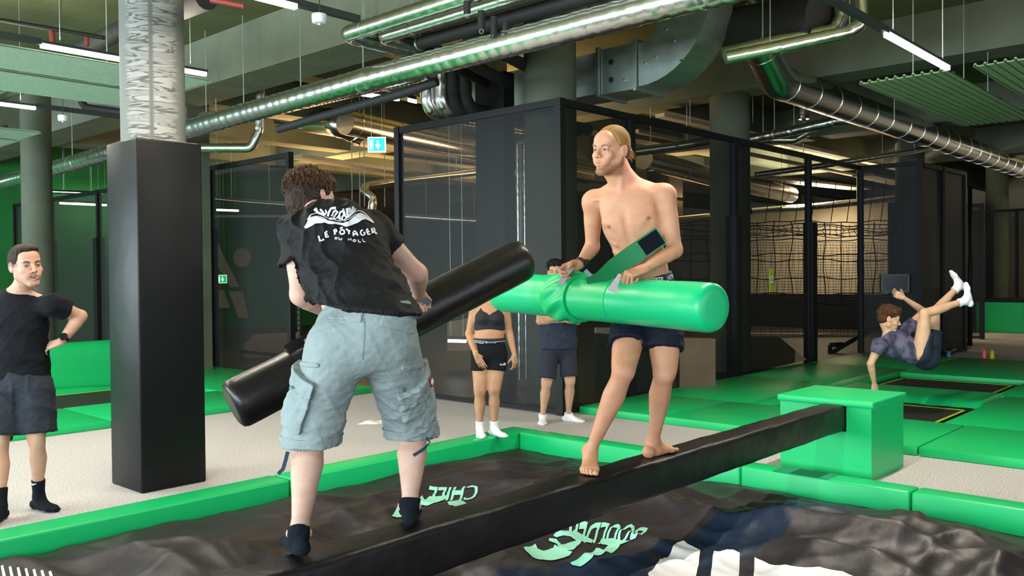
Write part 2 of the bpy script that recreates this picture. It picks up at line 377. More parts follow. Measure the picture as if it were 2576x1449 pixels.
def tarp():
    nx, ny = 300, 290
    xs = np.linspace(PX0+0.01, PX1-0.003, nx); ys = np.linspace(PY0+0.01, PY1-0.003, ny)
    X, Y = np.meshgrid(xs, ys, indexing='ij'); Zz = tarp_z(X, Y)
    v = np.stack([X.ravel(), Y.ravel(), Zz.ravel()], 1)
    i = np.arange(nx*ny).reshape(nx, ny)
    f = np.stack([i[:-1, :-1].ravel(), i[1:, :-1].ravel(), i[1:, 1:].ravel(), i[:-1, 1:].ravel()], 1)
    me = bpy.data.meshes.new('pit_cover'); me.from_pydata(v.tolist(), [], f.tolist()); me.update()
    me.polygons.foreach_set('use_smooth', [True]*len(me.polygons))
    o = bpy.data.objects.new('pit_cover', me); COL.objects.link(o)
    m = mat('dark_tarpaulin', (0.023, 0.0185, 0.021), 0.45, bump=0.9, bscale=3.2, detail=5, spec=0.35)
    nt = m.node_tree; b = nt.nodes['Principled BSDF']
    # printed navy band
    tc = nt.nodes.new('ShaderNodeTexCoord'); sx = nt.nodes.new('ShaderNodeSeparateXYZ'); nt.links.new(tc.outputs['Object'], sx.inputs[0])
    n = nt.nodes.new('ShaderNodeTexNoise'); n.inputs['Scale'].default_value = 1.2; n.inputs['Detail'].default_value = 2; nt.links.new(tc.outputs['Object'], n.inputs['Vector'])
    def mth(op, a, c):
        q = nt.nodes.new('ShaderNodeMath'); q.operation = op
        for k_, s_ in enumerate((a, c)):
            if isinstance(s_, (int, float)): q.inputs[k_].default_value = s_
            else: nt.links.new(s_, q.inputs[k_])
        return q.outputs[0]
    # band line from NA to NB
    (ax, ay), (bx, by) = NAVY
    L = math.hypot(bx-ax, by-ay); nx_, ny_ = -(by-ay)/L, (bx-ax)/L
    d = mth('ADD', mth('MULTIPLY', mth('SUBTRACT', sx.outputs['X'], ax), nx_), mth('MULTIPLY', mth('SUBTRACT', sx.outputs['Y'], ay), ny_))
    d = mth('ADD', d, mth('MULTIPLY', mth('SUBTRACT', n.outputs['Fac'], 0.5), 0.14))
    inside = mth('LESS_THAN', mth('ABSOLUTE', d, 0), NAVYW)
    mx = nt.nodes.new('ShaderNodeMix'); mx.data_type = 'RGBA'; nt.links.new(inside, mx.inputs[0])
    mx.inputs[6].default_value = (0.023, 0.0185, 0.021, 1); mx.inputs[7].default_value = (0.004, 0.014, 0.036, 1)
    nt.links.new(mx.outputs[2], b.inputs['Base Color'])
    me.materials.append(m)
    tag(o, 'dark wrinkled tarpaulin with pale lettering covering the foam pit', 'tarpaulin')
    return o
_a = Z(2240, 1240, -0.05); _b = Z(1560, 1449, -0.05)
NAVY = ((_a.x, _a.y), (_b.x, _b.y)); NAVYW = 0.25
TARP = tarp()
def on_tarp(px, py):
    d = ray(px, py); z = -0.05
    for _ in range(30):
        p = CAM+d*((z-H)/d.z); z = 0.5*z+0.5*float(tarp_z(p.x, p.y))
    return p.x, p.y
def drape(polys, name, m, lift=0.006, cut=0.05):
    # polygons given in plan, laid onto the cloth; curves is a list of outlines [(x,y)...]
    bm = bmesh.new()
    for poly in polys:
        vs = [bm.verts.new((x, y, 0)) for x, y in poly]
        try: bm.faces.new(vs)
        except ValueError: pass
    finish_drape(bm, name, m, lift)
def finish_drape(bm, name, m, lift):
    bmesh.ops.triangulate(bm, faces=bm.faces)
    for _ in range(5):
        es = [e for e in bm.edges if e.calc_length() > 0.045]
        if not es: break
        bmesh.ops.subdivide_edges(bm, edges=es, cuts=1)
        bmesh.ops.triangulate(bm, faces=bm.faces)
    for v in bm.verts: v.co.z = float(tarp_z(v.co.x, v.co.y))+lift
    me = bpy.data.meshes.new(name); bm.to_mesh(me); bm.free(); me.materials.append(m)
    me.polygons.foreach_set('use_smooth', [True]*len(me.polygons))
    o = bpy.data.objects.new(name, me); COL.objects.link(o); o.parent = TARP
    return o
MINT = mat('mint_print', (0.30, 0.72, 0.55), 0.5, var=0.25, vscale=3)
WPRINT = mat('white_print', (0.78, 0.78, 0.80), 0.5)
def text_mesh(s, m_fn, bold=0.0, shear=0.0):
    cu = bpy.data.curves.new('t', 'FONT'); cu.body = s; cu.size = 1; cu.offset = bold; cu.shear = shear; cu.resolution_u = 3
    ob = bpy.data.objects.new('t', cu); COL.objects.link(ob); bpy.context.view_layer.update()
    me = ob.to_mesh(); bm = bmesh.new(); bm.from_mesh(me); ob.to_mesh_clear()
    bpy.data.objects.remove(ob); bpy.data.curves.remove(cu)
    bmesh.ops.remove_doubles(bm, verts=bm.verts, dist=1e-5)
    for v in bm.verts: v.co = Vector(m_fn(v.co.x, v.co.y))
    return bm
def bilin(q, u, v): # q: pixel corners p00 p10 p11 p01
    a, b, c, d = q
    return ((a[0]*(1-u)+b[0]*u)*(1-v)+(d[0]*(1-u)+c[0]*u)*v, (a[1]*(1-u)+b[1]*u)*(1-v)+(d[1]*(1-u)+c[1]*u)*v)
def tarp_text(s, quad, m, w, bold=0.02, h=0.72):
    P = [on_tarp(*q) for q in quad]
    bm = text_mesh(s, lambda x, y: (*bilin(P, x/w, y/h), 0), bold)
    finish_drape(bm, 'printed_word', m, 0.006)
# lettering reads from the far side of the pit
tarp_text('CHILL', [(1208, 1222), (1070, 1222), (1060, 1258), (1196, 1258)], MINT, 2.9)
tarp_text('BOULDER', [(1632, 1333), (1425, 1310), (1405, 1350), (1600, 1358)], MINT, 4.6)
def tp(pts, name='printed_shape', m=MINT): drape([[on_tarp(*p) for p in pts]], name, m)
tp([(985, 1300), (1010, 1275), (1062, 1248), (1072, 1262), (1045, 1280), (1018, 1300), (1000, 1304)])
tp([(1060, 1262), (1080, 1250), (1128, 1247), (1122, 1256), (1075, 1274), (1062, 1272)])
tp([(1125, 1264), (1155, 1259), (1175, 1269), (1160, 1273), (1150, 1278), (1130, 1273)])
tp([(1317, 1380), (1347, 1370), (1352, 1382), (1368, 1388), (1392, 1380), (1395, 1372), (1412, 1382), (1440, 1390), (1432, 1400), (1408, 1408), (1366, 1410), (1340, 1404)])
tp([(1392, 1350), (1445, 1334), (1495, 1362), (1440, 1386), (1412, 1388), (1405, 1376), (1395, 1368), (1380, 1362), (1382, 1356), (1400, 1358), (1412, 1372), (1450, 1362), (1436, 1352), (1400, 1354)])
tp([(1434, 1418), (1448, 1412), (1490, 1392), (1530, 1374), (1503, 1368), (1512, 1358), (1540, 1356), (1584, 1362), (1560, 1372), (1520, 1392), (1490, 1405), (1460, 1428), (1440, 1424)])
tp([(1630, 1446), (1682, 1402), (1702, 1368), (1720, 1362), (1762, 1386), (1758, 1420), (1748, 1460), (1640, 1470)], m=WPRINT)
tp([(1796, 1388), (1830, 1385), (1861, 1393), (1858, 1460), (1786, 1462)], m=WPRINT)
tp([(1898, 1404), (1936, 1422), (1990, 1426), (2060, 1428), (2120, 1440), (2180, 1462), (1896, 1466)], m=WPRINT)
for q in range(7):
    x = 2+q*20; tp([(x, 1426+q*2.4), (x+6, 1424+q*2.4), (x+14, 1460), (x+6, 1462)], m=WPRINT)
# ------------------------------------------------------------------ balance beam and its block
bl = thing('padded_block', (6.98, 2.78, 0), 'bright green padded block holding the end of the black balance beam', 'block')
X0, X1, Y0, Y1 = 6.63, 7.33, 2.41, 3.13
b = MB(); prof_ = [(Y0, 0), (Y0, 0.548), (2.598, 0.548), (2.598, 0.355), (2.802, 0.355), (2.802, 0.548), (Y1, 0.548), (Y1, 0)]
b.prism([(X0, y, z) for y, z in prof_], (0.42, 0, 0)); b.box(X0+0.42, X1, Y0, Y1, 0, 0.548)
b.build('body', GREENF, bl, True, angle=30)
b = MB(); b.rbox(X0-0.02, X1+0.02, Y0-0.02, Y1+0.02, 0.55, 0.60, 0.012, 3); b.build('lid', GREENF, bl, True, angle=40)
bm_ = bmesh.new()
bb = thing('balance_beam', (3.5, 2.7, 0.36), 'long black padded balance beam crossing the pit with two men on it', 'beam')
segs = [(-1.2, 1.5), (1.503, 4.22), (4.223, 6.95)]
def padseg(x0, x1):
    m = MB(); n = int((x1-x0)/0.06); sec = []
    prof = []
    r = 0.028
    for cx, cy, a0 in ((0.095-r, 0.10-r, 0), (-0.095+r, 0.10-r, 90), (-0.095+r, -0.10+r, 180), (0.095-r, -0.10+r, 270)):
        for j in range(5):
            a = math.radians(a0+j*22.5); prof.append((cx+r*math.cos(a), cy+r*math.sin(a)))
    vs = []; fs = []; K = len(prof)
    for i in range(n+1):
        x = x0+(x1-x0)*i/n; e = min(i, n-i)
        sh = 0.985 if e == 0 else 1.0
        for j, (py_, pz_) in enumerate(prof):
            wob = 1+0.012*math.sin(x*9+j*0.9)+0.010*math.sin(x*23+j*1.7)
            sag = -0.006*math.exp(-((x-1.81)/0.12)**2)-0.006*math.exp(-((x-3.6)/0.12)**2)
            vs.append((x, 2.70+py_*sh*wob, 0.46+pz_*sh*wob+(sag if pz_ > 0 else 0)))
    for i in range(n):
        for j in range(K): fs.append((i*K+j, i*K+(j+1) % K, (i+1)*K+(j+1) % K, (i+1)*K+j))
    fs.append(tuple(range(K))[::-1]); fs.append(tuple(n*K+j for j in range(K)))
    m.add(vs, fs); return m
for a, b_ in segs: padseg(a, b_).build('beam_pad', BEAMV, bb, True, angle=50)
b = MB(); b.rbox(-1.75, -1.1, 2.4, 3.1, -0.05, 0.60, 0.012); o = b.build('padded_block', GREENF); tag(o, 'green padded block under the near end of the beam, outside the picture', 'block')
# ------------------------------------------------------------------ green floor mats and trampolines
def fmat(x0, x1, y0, y1, label, z1=0.08, grp='green floor mats', m=GREEN, z0=0.0):
    g = 0.006; n = MB(); n.rbox(x0+g, x1-g, y0+g, y1-g, z0, z1, 0.012, 2)
    o = n.build('floor_mat', m, None, True, angle=40); tag(o, label, 'mat', grp); return o
R = 'on the right by the mesh fence'
fmat(7.8, 9.22, 5.0, 6.1, 'small green mat at the fence corner, right of the man in the headband')
fmat(7.8, 9.22, 2.45, 5.0, 'green mat between the bare-chested man and the padded block')
fmat(7.8, 9.22, -0.1, 2.45, 'green mat right of the padded block, in front of the trampolines')
fmat(7.8, 9.22, -2.6, -0.1, 'green mat outside the right edge of the picture')
xs = [9.22, 11.6, 14.0, 16.3]
for i, nm in enumerate(('first', 'second', 'third')):
    fmat(xs[i], xs[i+1], 4.75, 6.1, 'green mat along the foot of the mesh fence, %s behind the front row' % nm)
for i, nm in enumerate(('nearest', 'middle', 'farthest')):
    fmat([9.22, 11.3, 13.9][i], [11.3, 13.9, 16.3][i], 4.47, 4.75, 'narrow green mat strip left of the trampolines, %s of three' % nm)
fmat(13.42, 16.3, 1.95, 4.47, 'green mat behind the trampoline over which the man somersaults')
fmat(13.42, 16.3, -2.0, 1.95, 'green mat in front of the far drinking bottles')
fmat(9.22, 11.6, 1.95, 2.66, 'green mat strip right of the nearest trampoline')
fmat(11.6, 13.42, 1.95, 2.78, 'green mat strip right of the far trampoline')
def wrinkle_pad(x0, x1, y0, y1, label):
    nx, ny = 24, 60; m = MB(); vs = []; fs = []
    for i in range(nx+1):
        for j in range(ny+1):
            u = i/nx; v = j/ny; x = x0+(x1-x0)*u; y = y0+(y1-y0)*v
            e = min(u, 1-u); z = 0.02+0.075*min(1, e*7)**0.5
            z += 0.010*math.sin(y*17+3*math.sin(u*6))*math.exp(-((u-0.12)/0.16)**2)*math.sin(y*6+1)
            if j in (0, ny): z = 0.005
            vs.append((x, y, z))
    for i in range(nx):
        for j in range(ny): a = i*(ny+1)+j; fs.append((a, a+ny+1, a+ny+2, a+1))
    m.add(vs, fs); o = m.build('spring_pad', GREEN, None, True); tag(o, label, 'mat', 'green floor mats'); return o
wrinkle_pad(10.76, 11.9, 2.68, 4.47, 'wrinkled green spring pad between the two trampolines')
wrinkle_pad(10.76, 11.9, 0.1, 1.93, 'green spring pad at the right picture edge')
BED = mat('trampoline_bed', (0.020, 0.017, 0.015), 0.65)
LIME = mat('lime_webbing', (0.42, 0.75, 0.01), 0.6)
def trampoline(x0, x1, y0, y1, label, z=0.022):
    t = thing('trampoline', ((x0+x1)/2, (y0+y1)/2, 0), label, 'trampoline', 'sunken trampolines')
    MB().box(x0, x1, y0, y1, 0.002, 0.012).build('frame', FRAME, t)
    g = 0.20
    MB().box(x0+g, x1-g, y0+g*0.6, y1-g*0.6, z, z+0.004).build('bed', BED, t)
    l = MB(); a = 0.035; X0_, X1_, Y0_, Y1_ = x0+g, x1-g, y0+g*0.6, y1-g*0.6
    for q in ((X0_, X1_, Y0_, Y0_+a), (X0_, X1_, Y1_-a, Y1_), (X0_, X0_+a, Y0_, Y1_), (X1_-a, X1_, Y0_, Y1_)): l.box(q[0], q[1], q[2], q[3], z+0.004, z+0.007)
    l.build('lime_border', LIME, t, label='lime yellow webbing')
trampoline(9.24, 10.75, 2.67, 4.46, 'nearest trampoline, half hidden behind the green block')
trampoline(11.91, 13.41, 2.79, 4.46, 'trampoline under the somersaulting man')
trampoline(9.24, 10.75, 0.1, 1.93, 'trampoline cut by the right picture edge')
# left side
fmat(5.9, 7.5, 9.3, 11.0, 'green mat with its corner behind the black bolster, in front of the mesh opening')
fmat(3.95, 5.9, 9.3, 10.65, 'green mat directly behind the black padded column')
fmat(1.4, 3.95, 9.3, 10.65, 'green mat behind the knees of the laughing man')
fmat(-1.5, 1.4, 9.3, 10.65, 'green mat beyond the left picture edge')
fmat(5.6, 7.5, 11.0, 14.0, 'green mat reaching back to the mesh fence behind the column')
wrinkle_pad(-1.5, 5.55, 12.35, 12.68, 'puckered green spring pad at the foot of the padded wall')
trampoline(-1.5, 5.55, 10.68, 12.4, 'long trampoline behind the laughing man')
pw = MB()
pr = []
for j in range(9):
    a = math.radians(180-j*20); pr.append((0.16*math.cos(a)+12.9, 0.52+0.16*max(0, math.sin(a))))
pr = [(12.74, 0.04)]+pr+[(13.06, 0.04)]
pw.prism([(-1.5, y, z) for y, z in pr], (7.1, 0, 0)); pw = pw.build('padded_wall', GREEN, None, True, angle=35)
tag(pw, 'low green padded wall with a rounded top behind the laughing man', 'padded wall')
struct(MB().box(-7, 5.6, 13.07, 13.2, 0, 0.6).build('wall_low', FRAME))
# ------------------------------------------------------------------ mesh fences
def fence(p0, p1, z1, posts, label, m=MESHM, pw_=0.09, z0=0.04, thick=None, group='dark mesh fences', bottom=True):
    p0 = Vector((*p0, 0)); p1 = Vector((*p1, 0)); d = (p1-p0); L = d.length; d.normalize(); n = Vector((-d.y, d.x, 0))
    t = thing('mesh_fence', ((p0.x+p1.x)/2, (p0.y+p1.y)/2, 0), label, 'fence', group)
    a = p0+Vector((0, 0, z0)); b_ = p1+Vector((0, 0, z0)); h = Vector((0, 0, z1-z0))
    MB().add([a, b_, b_+h, a+h], [(0, 1, 2, 3)]).build('mesh_panel', m, t)
    up = (0, 0, 1)
    rl = MB(); rl.obox((p0+p1)/2+Vector((0, 0, z1-0.04)), L, 0.06, 0.08, d, n, up); rl.build('top_rail', FRAME, t)
    if bottom: MB().obox((p0+p1)/2+Vector((0, 0, z0)), L, 0.05, 0.05, d, n, up).build('bottom_rail', FRAME, t)
    for s_ in posts:
        c = p0+d*s_; zt = z1
        MB().obox(c+Vector((0, 0, zt/2)), pw_, pw_, zt, d, n, up).build('post', FRAME, t)
    for s_ in (thick or []):
        c = p0+d*s_-n*0.0
        MB().obox(c+Vector((0, 0, 1.2)), 0.17, 0.17, 2.4, d, n, up).build('post_padding', FRAME, t)
    return t
fence((7.57, 6.2), (7.57, 8.93), 3.53, (2.69,), 'dark mesh fence panel behind the woman, left of the fence corner')
fence((7.57, 6.15), (16.4, 6.15), 3.53, (0.0, 1.37, 3.98, 6.53, 8.83), 'long dark mesh fence behind the bare-chested man, running to the right', thick=(3.98, 6.6))
fence((7.57, 11.38), (7.57, 13.8), 3.46, (0.05, 2.4), 'dark mesh fence panel beside the bent man with the exit sign showing through', thick=(2.43,))
fence((7.57, 13.85), (7.57, 23.1), 3.38, (4.45, 6.95, 9.2), 'far left dark mesh fence behind the laughing man', m=mesh_mat('dark_safety_mesh_b', 0.78, (0.03, 0.034, 0.030)), thick=(4.48, 6.98))
fence((16.4, 6.12), (16.4, 5.05), 3.53, (1.02,), 'narrow dark fence panel above the somersaulting man', m=mesh_mat('dense_mesh', 0.85))
fence((18.6, 6.15), (18.6, 4.95), 3.5, (0.0, 1.18), 'black fence panel just right of the narrow one', m=mesh_mat('dense_mesh_b', 0.9))
fence((16.45, 5.07), (18.6, 4.95), 3.5, (1.0,), 'black side panel linking the two narrow fence panels', m=mesh_mat('dense_mesh_c', 0.88))
fence((22.0, 5.9), (22.0, 5.45), 3.1, (0.0, 0.4), 'slim black frame near the right edge', m=MESHM)
fence((26.2, 7.2), (26.2, 4.2), 3.2, (0.0, 0.9, 1.5), 'farthest mesh frame at the right edge beside the green steps', m=mesh_mat('light_mesh', 0.35))
# ================================================================== things under the ceiling
def foil_pipe(name, pts, r, label, corner=0.3, seam=0.17, cat='pipe', group=None, rods=None, m=FOIL, wrinkle=0.03, seg=20):
    t = thing(name, pts[0], label, cat, group)
    P = path(pts, corner, 0.045); n = len(P); rng = random.Random(int(pts[0][0]*100))
    L = 0; rr = []; k = 0; nxt = seam
    for i, p in enumerate(P):
        if i: L += (p-P[i-1]).length
        f = 1+rng.uniform(-wrinkle, wrinkle)*0.5
        if L > nxt: f = 1.05; nxt += seam*rng.uniform(0.6, 1.3)
        rr.append(r*f)
    def rf(i, k): return 1+0.018*math.sin(i*1.9+k*2.3)*(wrinkle/0.03)
    MB().tube(P, rr, seg, rfn=rf).build('jacket' if m is FOIL else 'duct_body', m, t, True, angle=50)
    if rods is None and name == 'insulated_pipe':
        rods = [tuple(P[int(n*q)]) for q in (0.2, 0.75)]
    for (x, y, z) in rods or []:
        b = MB(); b.tube([(x, y, z+r), (x, y, 4.96)], 0.007, 6); b.build('hanger_rod', STEEL, t)
        b = MB(); b.tube([(x+0.0, y-0.012, z), (x, y+0.012, z)], r*1.06, 20); b.build('hanger_ring', STEEL, t, True, angle=40)
    return t
foil_pipe('insulated_pipe', [(6.1, -3, 3.80), (6.1, 3.5, 3.76), (6.08, 7.6, 3.74), (6.05, 11.5, 3.66), (5.95, 15.2, 3.52), (5.9, 18.8, 3.44), (5.2, 19.3, 3.42)], 0.125,
          'long silver foil pipe running diagonally under the whole ceiling', corner=0.3,
          rods=[(6.1, y, 3.72) for y in (8.95, 7.75, 11.2)]+[(6.0, 13.2, 3.6), (5.95, 15.4, 3.52), (5.92, 16.4, 3.5), (6.08, 10.2, 3.7)])
foil_pipe('insulated_pipe', [(5.85, 1.0, 4.22), (5.85, 7.75, 4.20), (6.95, 7.75, 4.19), (7.35, 7.9, 4.17)], 0.085, 'upper silver pipe of the pair turning at an elbow top centre', corner=0.12, group='paired silver pipes')
foil_pipe('insulated_pipe', [(6.12, 1.0, 4.19), (6.12, 7.45, 4.17), (6.9, 7.45, 4.16), (7.3, 7.6, 4.14)], 0.075, 'lower silver pipe of the pair turning at an elbow top centre', corner=0.1, group='paired silver pipes')
# drop bundle above the fence corner
for k, (px, m_, nm) in enumerate([(1074, FOIL, 'left silver pipe of the four dropping down above the mesh fence'), (1109, FOIL, 'right silver pipe of the four dropping down above the mesh fence'),
                               (1140, PIPEB, 'left black pipe of the four dropping down above the mesh fence'), (1170, PIPEB, 'right black pipe of the four dropping down above the mesh fence')]):
    p = D(px, 200, 11.2); z0 = D(px, 283-k*3, 11.2).z
    foil_pipe('drop_pipe', [(p.x, p.y, 4.5), (p.x, p.y, z0), (p.x+2.4, p.y-0.15, z0)], 0.085, nm, corner=0.2, m=m_, wrinkle=0.02, group='four bent pipes above the fence')
for k, (x, z) in enumerate([(6.45, 4.12), (6.75, 4.05), (7.0, 4.16)]):
    foil_pipe('insulated_pipe', [(x, 1.5, z), (x, 7.3-k*0.25, z), (8.2, 7.9-k*0.4, z-0.05)], 0.07, 'black insulated pipe, number %s from the left, behind the silver pair' % ('one', 'two', 'three')[k], corner=0.25, m=PIPEB, wrinkle=0.01, group='black pipes behind the silver pair')
for px, y0 in ((1175, 0), (1211, 40), (1243, 55), (1272, 70)):
    p = D(px, y0+20, 8.2); t = thing('pipe_clamp', p, 'black pipe stub with a steel hook, %s along the black pipes' % {1175: 'first', 1211: 'second', 1243: 'third', 1272: 'fourth'}[px], 'pipe clamp', 'pipe clamps')
    MB().tube([p+Vector((0, 0, 0.12)), p-Vector((0, 0, 0.05))], 0.035, 12).build('stub', PIPEB, t, True, angle=40)
    q = p-Vector((0, 0, 0.05)); b = MB(); b.tube([q+c_r*(0.018*math.cos(a))+Vector((0, 0, -0.02+0.022*math.sin(a))) for a in np.linspace(0, 6.28, 12)], 0.004, 6); b.build('hook', STEEL, t)
# flexible ducts
def flex(pts, r, label, pitch=0.04, m=SPIRAL, cor=0.4):
    P = path(pts, cor, pitch/2); t = thing('flexible_duct', pts[0], label, 'duct')
    MB().tube(P, [r*(1.0 if i % 2 else 0.93) for i in range(len(P))], 20).build('duct_body', m, t, True, angle=60)
    return t
flex([(7.55, 12.6, 4.18), (7.5, 8.2, 4.16)], 0.12, 'corrugated silver duct half hidden behind the long foil pipe', pitch=0.09)
flex([onX(700, 285, 9.6), onX(765, 300, 9.9), D(860, 310, 14.4), D(890, 322, 14.6)], 0.24, 'wide corrugated duct bend above the bent man', pitch=0.11, cor=0.3)
def smooth_duct(pts, r, label, rings=0.9, cor=0.5, name='spiral_duct'):
    P = path(pts, cor, 0.12, 10); t = thing(name, pts[0], label, 'duct')
    MB().tube(P, r, 32).build('duct_body', SPIRAL, t, True, angle=50)
    L = 0; nx = 0.3
    for a, b_ in zip(P, P[1:]):
        L += (b_-a).length
        if L > nx:
            nx += rings; d = (b_-a).normalized()*0.012; MB().tube([a-d, a+d], r*1.03, 32).build('ring', SPIRAL, t, True, angle=50)
    return t
smooth_duct([D(868, 308, 14.0), D(1262, 392, 17.5), D(1480, 440, 19.5)], 0.2, 'round silver duct in warm light behind the mesh fence', rings=1.0)
smooth_duct([(9.85, 5.2, 4.96), (11.2, 5.3, 4.14), (17.0, 5.3, 4.13), (30.0, 5.35, 4.12)], 0.225, 'large round duct running away to the right edge', rings=0.75, cor=0.35)
smooth_duct([D(1620, 400, 17), D(1790, 445, 19), D(1990, 490, 22)], 0.20, 'dull round duct low behind the mesh on the right', rings=1.2)
# rectangular duct
t = thing('dark_duct', (10.6, 5.6, 4.5), 'thick dark duct behind the lamp rail at the top right of centre', 'duct')
MB().tube([tuple(D(1845, 78, 10.6)), tuple(D(2065, 42, 9.6))], [0.27, 0.27], 32).build('duct_body', PIPEB, t, True, angle=40)
t = thing('rectangular_duct', (8.9, 7, 3.83), 'big rectangular galvanised duct wrapping behind the wide column', 'duct')
def yz(y, z): return (8.9, y, z)
def dseg(pts, nm='duct_section', dx=0.55):
    MB().prism([yz(y, z) for y, z in pts], (dx, 0, 0)).build(nm, STEEL, t)
zb, zt = 3.84, 4.36
dseg([(8.52, zb), (7.72, zb), (7.72, zt), (8.52, zt)]); dseg([(7.69, zb), (6.62, zb), (6.62, zt), (7.69, zt)])
dseg([(6.56, zb-0.02), (6.05, zb-0.02), (6.05, zt+0.02), (6.56, zt+0.02)])
el = [(6.0, zb)]; R_ = 0.95
for j in range(13):
    a = math.radians(270-j*7.5); el.append((5.98+R_*math.cos(a), zb+R_+R_*math.sin(a)))
el += [(5.03, 4.97), (5.72, 4.97), (5.72, 4.72)]
for j in range(9):
    a = math.radians(180+j*11.25); el.append((5.98+0.26*math.cos(a), 4.62+0.26*math.sin(a)))
el += [(6.0, 4.36)]
dseg(el, 'duct_elbow')
el = [(8.55, zb)]
for j in range(13):
    a = math.radians(270+j*7.5); el.append((8.6+0.42*math.cos(a), zb+0.42+0.42*math.sin(a)))
el += [(9.02, 4.97), (8.66, 4.97), (8.66, 4.5)]
for j in range(5):
    a = math.radians(0-j*22.5); el.append((8.58+0.08*math.cos(a), 4.45+0.09*math.sin(a)))
el += [(8.55, 4.36)]
dseg(el, 'duct_elbow')
for y in (8.53, 7.70, 6.59, 6.03):
    MB().box(8.86, 9.49, y-0.02, y+0.02, zb-0.05, zt+0.05).build('flange', STEEL, t)
for z in (3.98, 4.2):
    MB().tube([(8.885, 6.4, z), (8.905, 6.4, z)], 0.035, 12).build('inspection_cap', PIPEB, t)
for i, (y, z) in enumerate([(5.9, 4.1), (5.75, 4.15), (5.5, 4.3), (5.6, 4.45), (8.6, 4.15), (8.65, 4.2), (8.75, 4.1), (5.85, 4.6), (5.4, 4.05), (6.2, 3.95)]):
    MB().tube([(8.88, y, z), (8.905, y, z)], 0.012, 8).build('bolt', SPIRAL, t)
# small silver pipes
for pts, r, lab in [
    ([D(470, 372, 13.3), D(632, 372, 13.3), D(652, 330, 13.3), D(655, 215, 13.3)], 0.07, 'small silver pipe with an elbow right of the padded column'),
    ([D(930, 560, 15.5), D(940, 500, 15.5), D(905, 472, 15.6), D(1000, 455, 16.0), D(1260, 425, 17)], 0.075, 'green-tinged silver pipe left of the mesh fence, bending down'),
    ([D(1595, 382, 14.5), D(1700, 368, 14.5), D(1785, 355, 14.5)], 0.075, 'silver pipe just right of the fair-haired head'),
    ([D(1888, 350, 15), D(1990, 330, 14.6), D(2100, 305, 14.2), D(2150, 300, 14)], 0.085, 'bright silver pipe under the large round duct'),
    ([D(1888, 352, 15.6), D(1995, 352, 15.6), D(2030, 332, 15.6)], 0.08, 'dull silver pipe under the bright one'),
    ([D(1820, 136, 9.6), D(1930, 110, 9.6), D(2100, 75, 9.6), D(2118, 40, 9.6), D(2112, 0, 9.6)], 0.075, 'green-lit foil pipe right of the rectangular duct, first of two'),
    ([D(1825, 145, 9.3), D(1960, 118, 9.3), D(2135, 80, 9.3), D(2170, 60, 9.3), D(2165, -10, 9.3)], 0.07, 'green-lit foil pipe right of the rectangular duct, second of two'),
    ([D(2022, 250, 15.5), D(2022, 300, 15.5)], 0.09, 'short vertical silver pipe stub under the large duct'),
    ([D(1900, 440, 18), D(2060, 418, 18), D(2300, 380, 18), D(2440, 350, 18)], 0.06, 'thin silver pipe far right under the beams'),
    ([D(1890, 532, 22.3), D(2070, 518, 22.3), D(2250, 500, 22.3)], 0.09, 'pale pipe over the cream wall behind the net'),
    ([D(130, 482, 20), D(230, 486, 20), D(262, 488, 20)], 0.05, 'warm-lit thin pipe above the far left fence'),
    ([D(540, 500, 19), D(620, 508, 19), D(730, 516, 19)], 0.06, 'warm-lit thin pipe seen through the mesh beside the bent man'),
    ([D(1020, 545, 19), D(1130, 552, 19), D(1262, 560, 19)], 0.06, 'pale pipe low behind the mesh left of the woman'),
]:
    foil_pipe('insulated_pipe', [tuple(p) for p in pts], r, lab, corner=0.12, wrinkle=0.03, seg=12)
# vertical silver pipes seen through the fence corner
for k, px in enumerate((1305, 1322)):
    p = D(px, 300, 12.3); foil_pipe('riser_pipe', [(p.x, p.y, 0.1), (p.x, p.y, 3.42), (p.x+0.3, p.y-0.4, 3.5)], 0.045, '%s thin silver riser pipe behind the corner of the mesh fence' % ('left', 'right')[k], corner=0.05, wrinkle=0.02, seg=12)
p = onX(1283, 500, 8.4); t = MB().box(8.3, 8.5, p.y-0.0, p.y+0.52, 0, 4.2).build('dark_post', FRAME); tag(t, 'wide black post behind the mesh, left of the silver riser pipes', 'post')
# pipes near the left top
for pts, r, m_, lab in [
    ([D(0, 50, 9), D(130, 72, 9), D(262, 95, 9)], 0.022, FRAME, 'thin dark sprinkler pipe at the top left'),
    ([D(130, 70, 9.05), D(133, 118, 9.05)], 0.028, RED, 'red vertical pipe stub at the top left'),
    ([D(218, 86, 9.1), D(219, 116, 9.1)], 0.022, RED, 'small red pipe stub near the padded column, top left'),
    ([D(530, 0, 6.6), D(615, 16, 6.6)], 0.022, RED, 'rusty red sprinkler pipe beside the top lamp'),
    ([D(205, 125, 10.5), D(330, 65, 9.0), D(460, 20, 7.8), D(520, -5, 7.4)], 0.10, PIPEB, 'dark round pipe passing behind the column at the top left'),
    ([D(205, 255, 12), D(215, 270, 12), D(330, 286, 12)], 0.05, PIPEB, 'black bent pipe left of the column under the panels'),
    ([D(700, 325, 11.0), D(1010, 235, 9.6), D(1100, 205, 9.4)], 0.05, PIPEB, 'thin black bar crossing above the mesh opening'),
    ([D(0, 240, 11), D(60, 215, 10.5)], 0.09, SPIRAL, 'silver duct end at the left picture edge'),
]:
    t = thing('ceiling_pipe', pts[0], lab, 'pipe'); MB().tube(path([tuple(p) for p in pts], 0.05, 0.3), r, 14).build('tube', m_, t, True, angle=40)
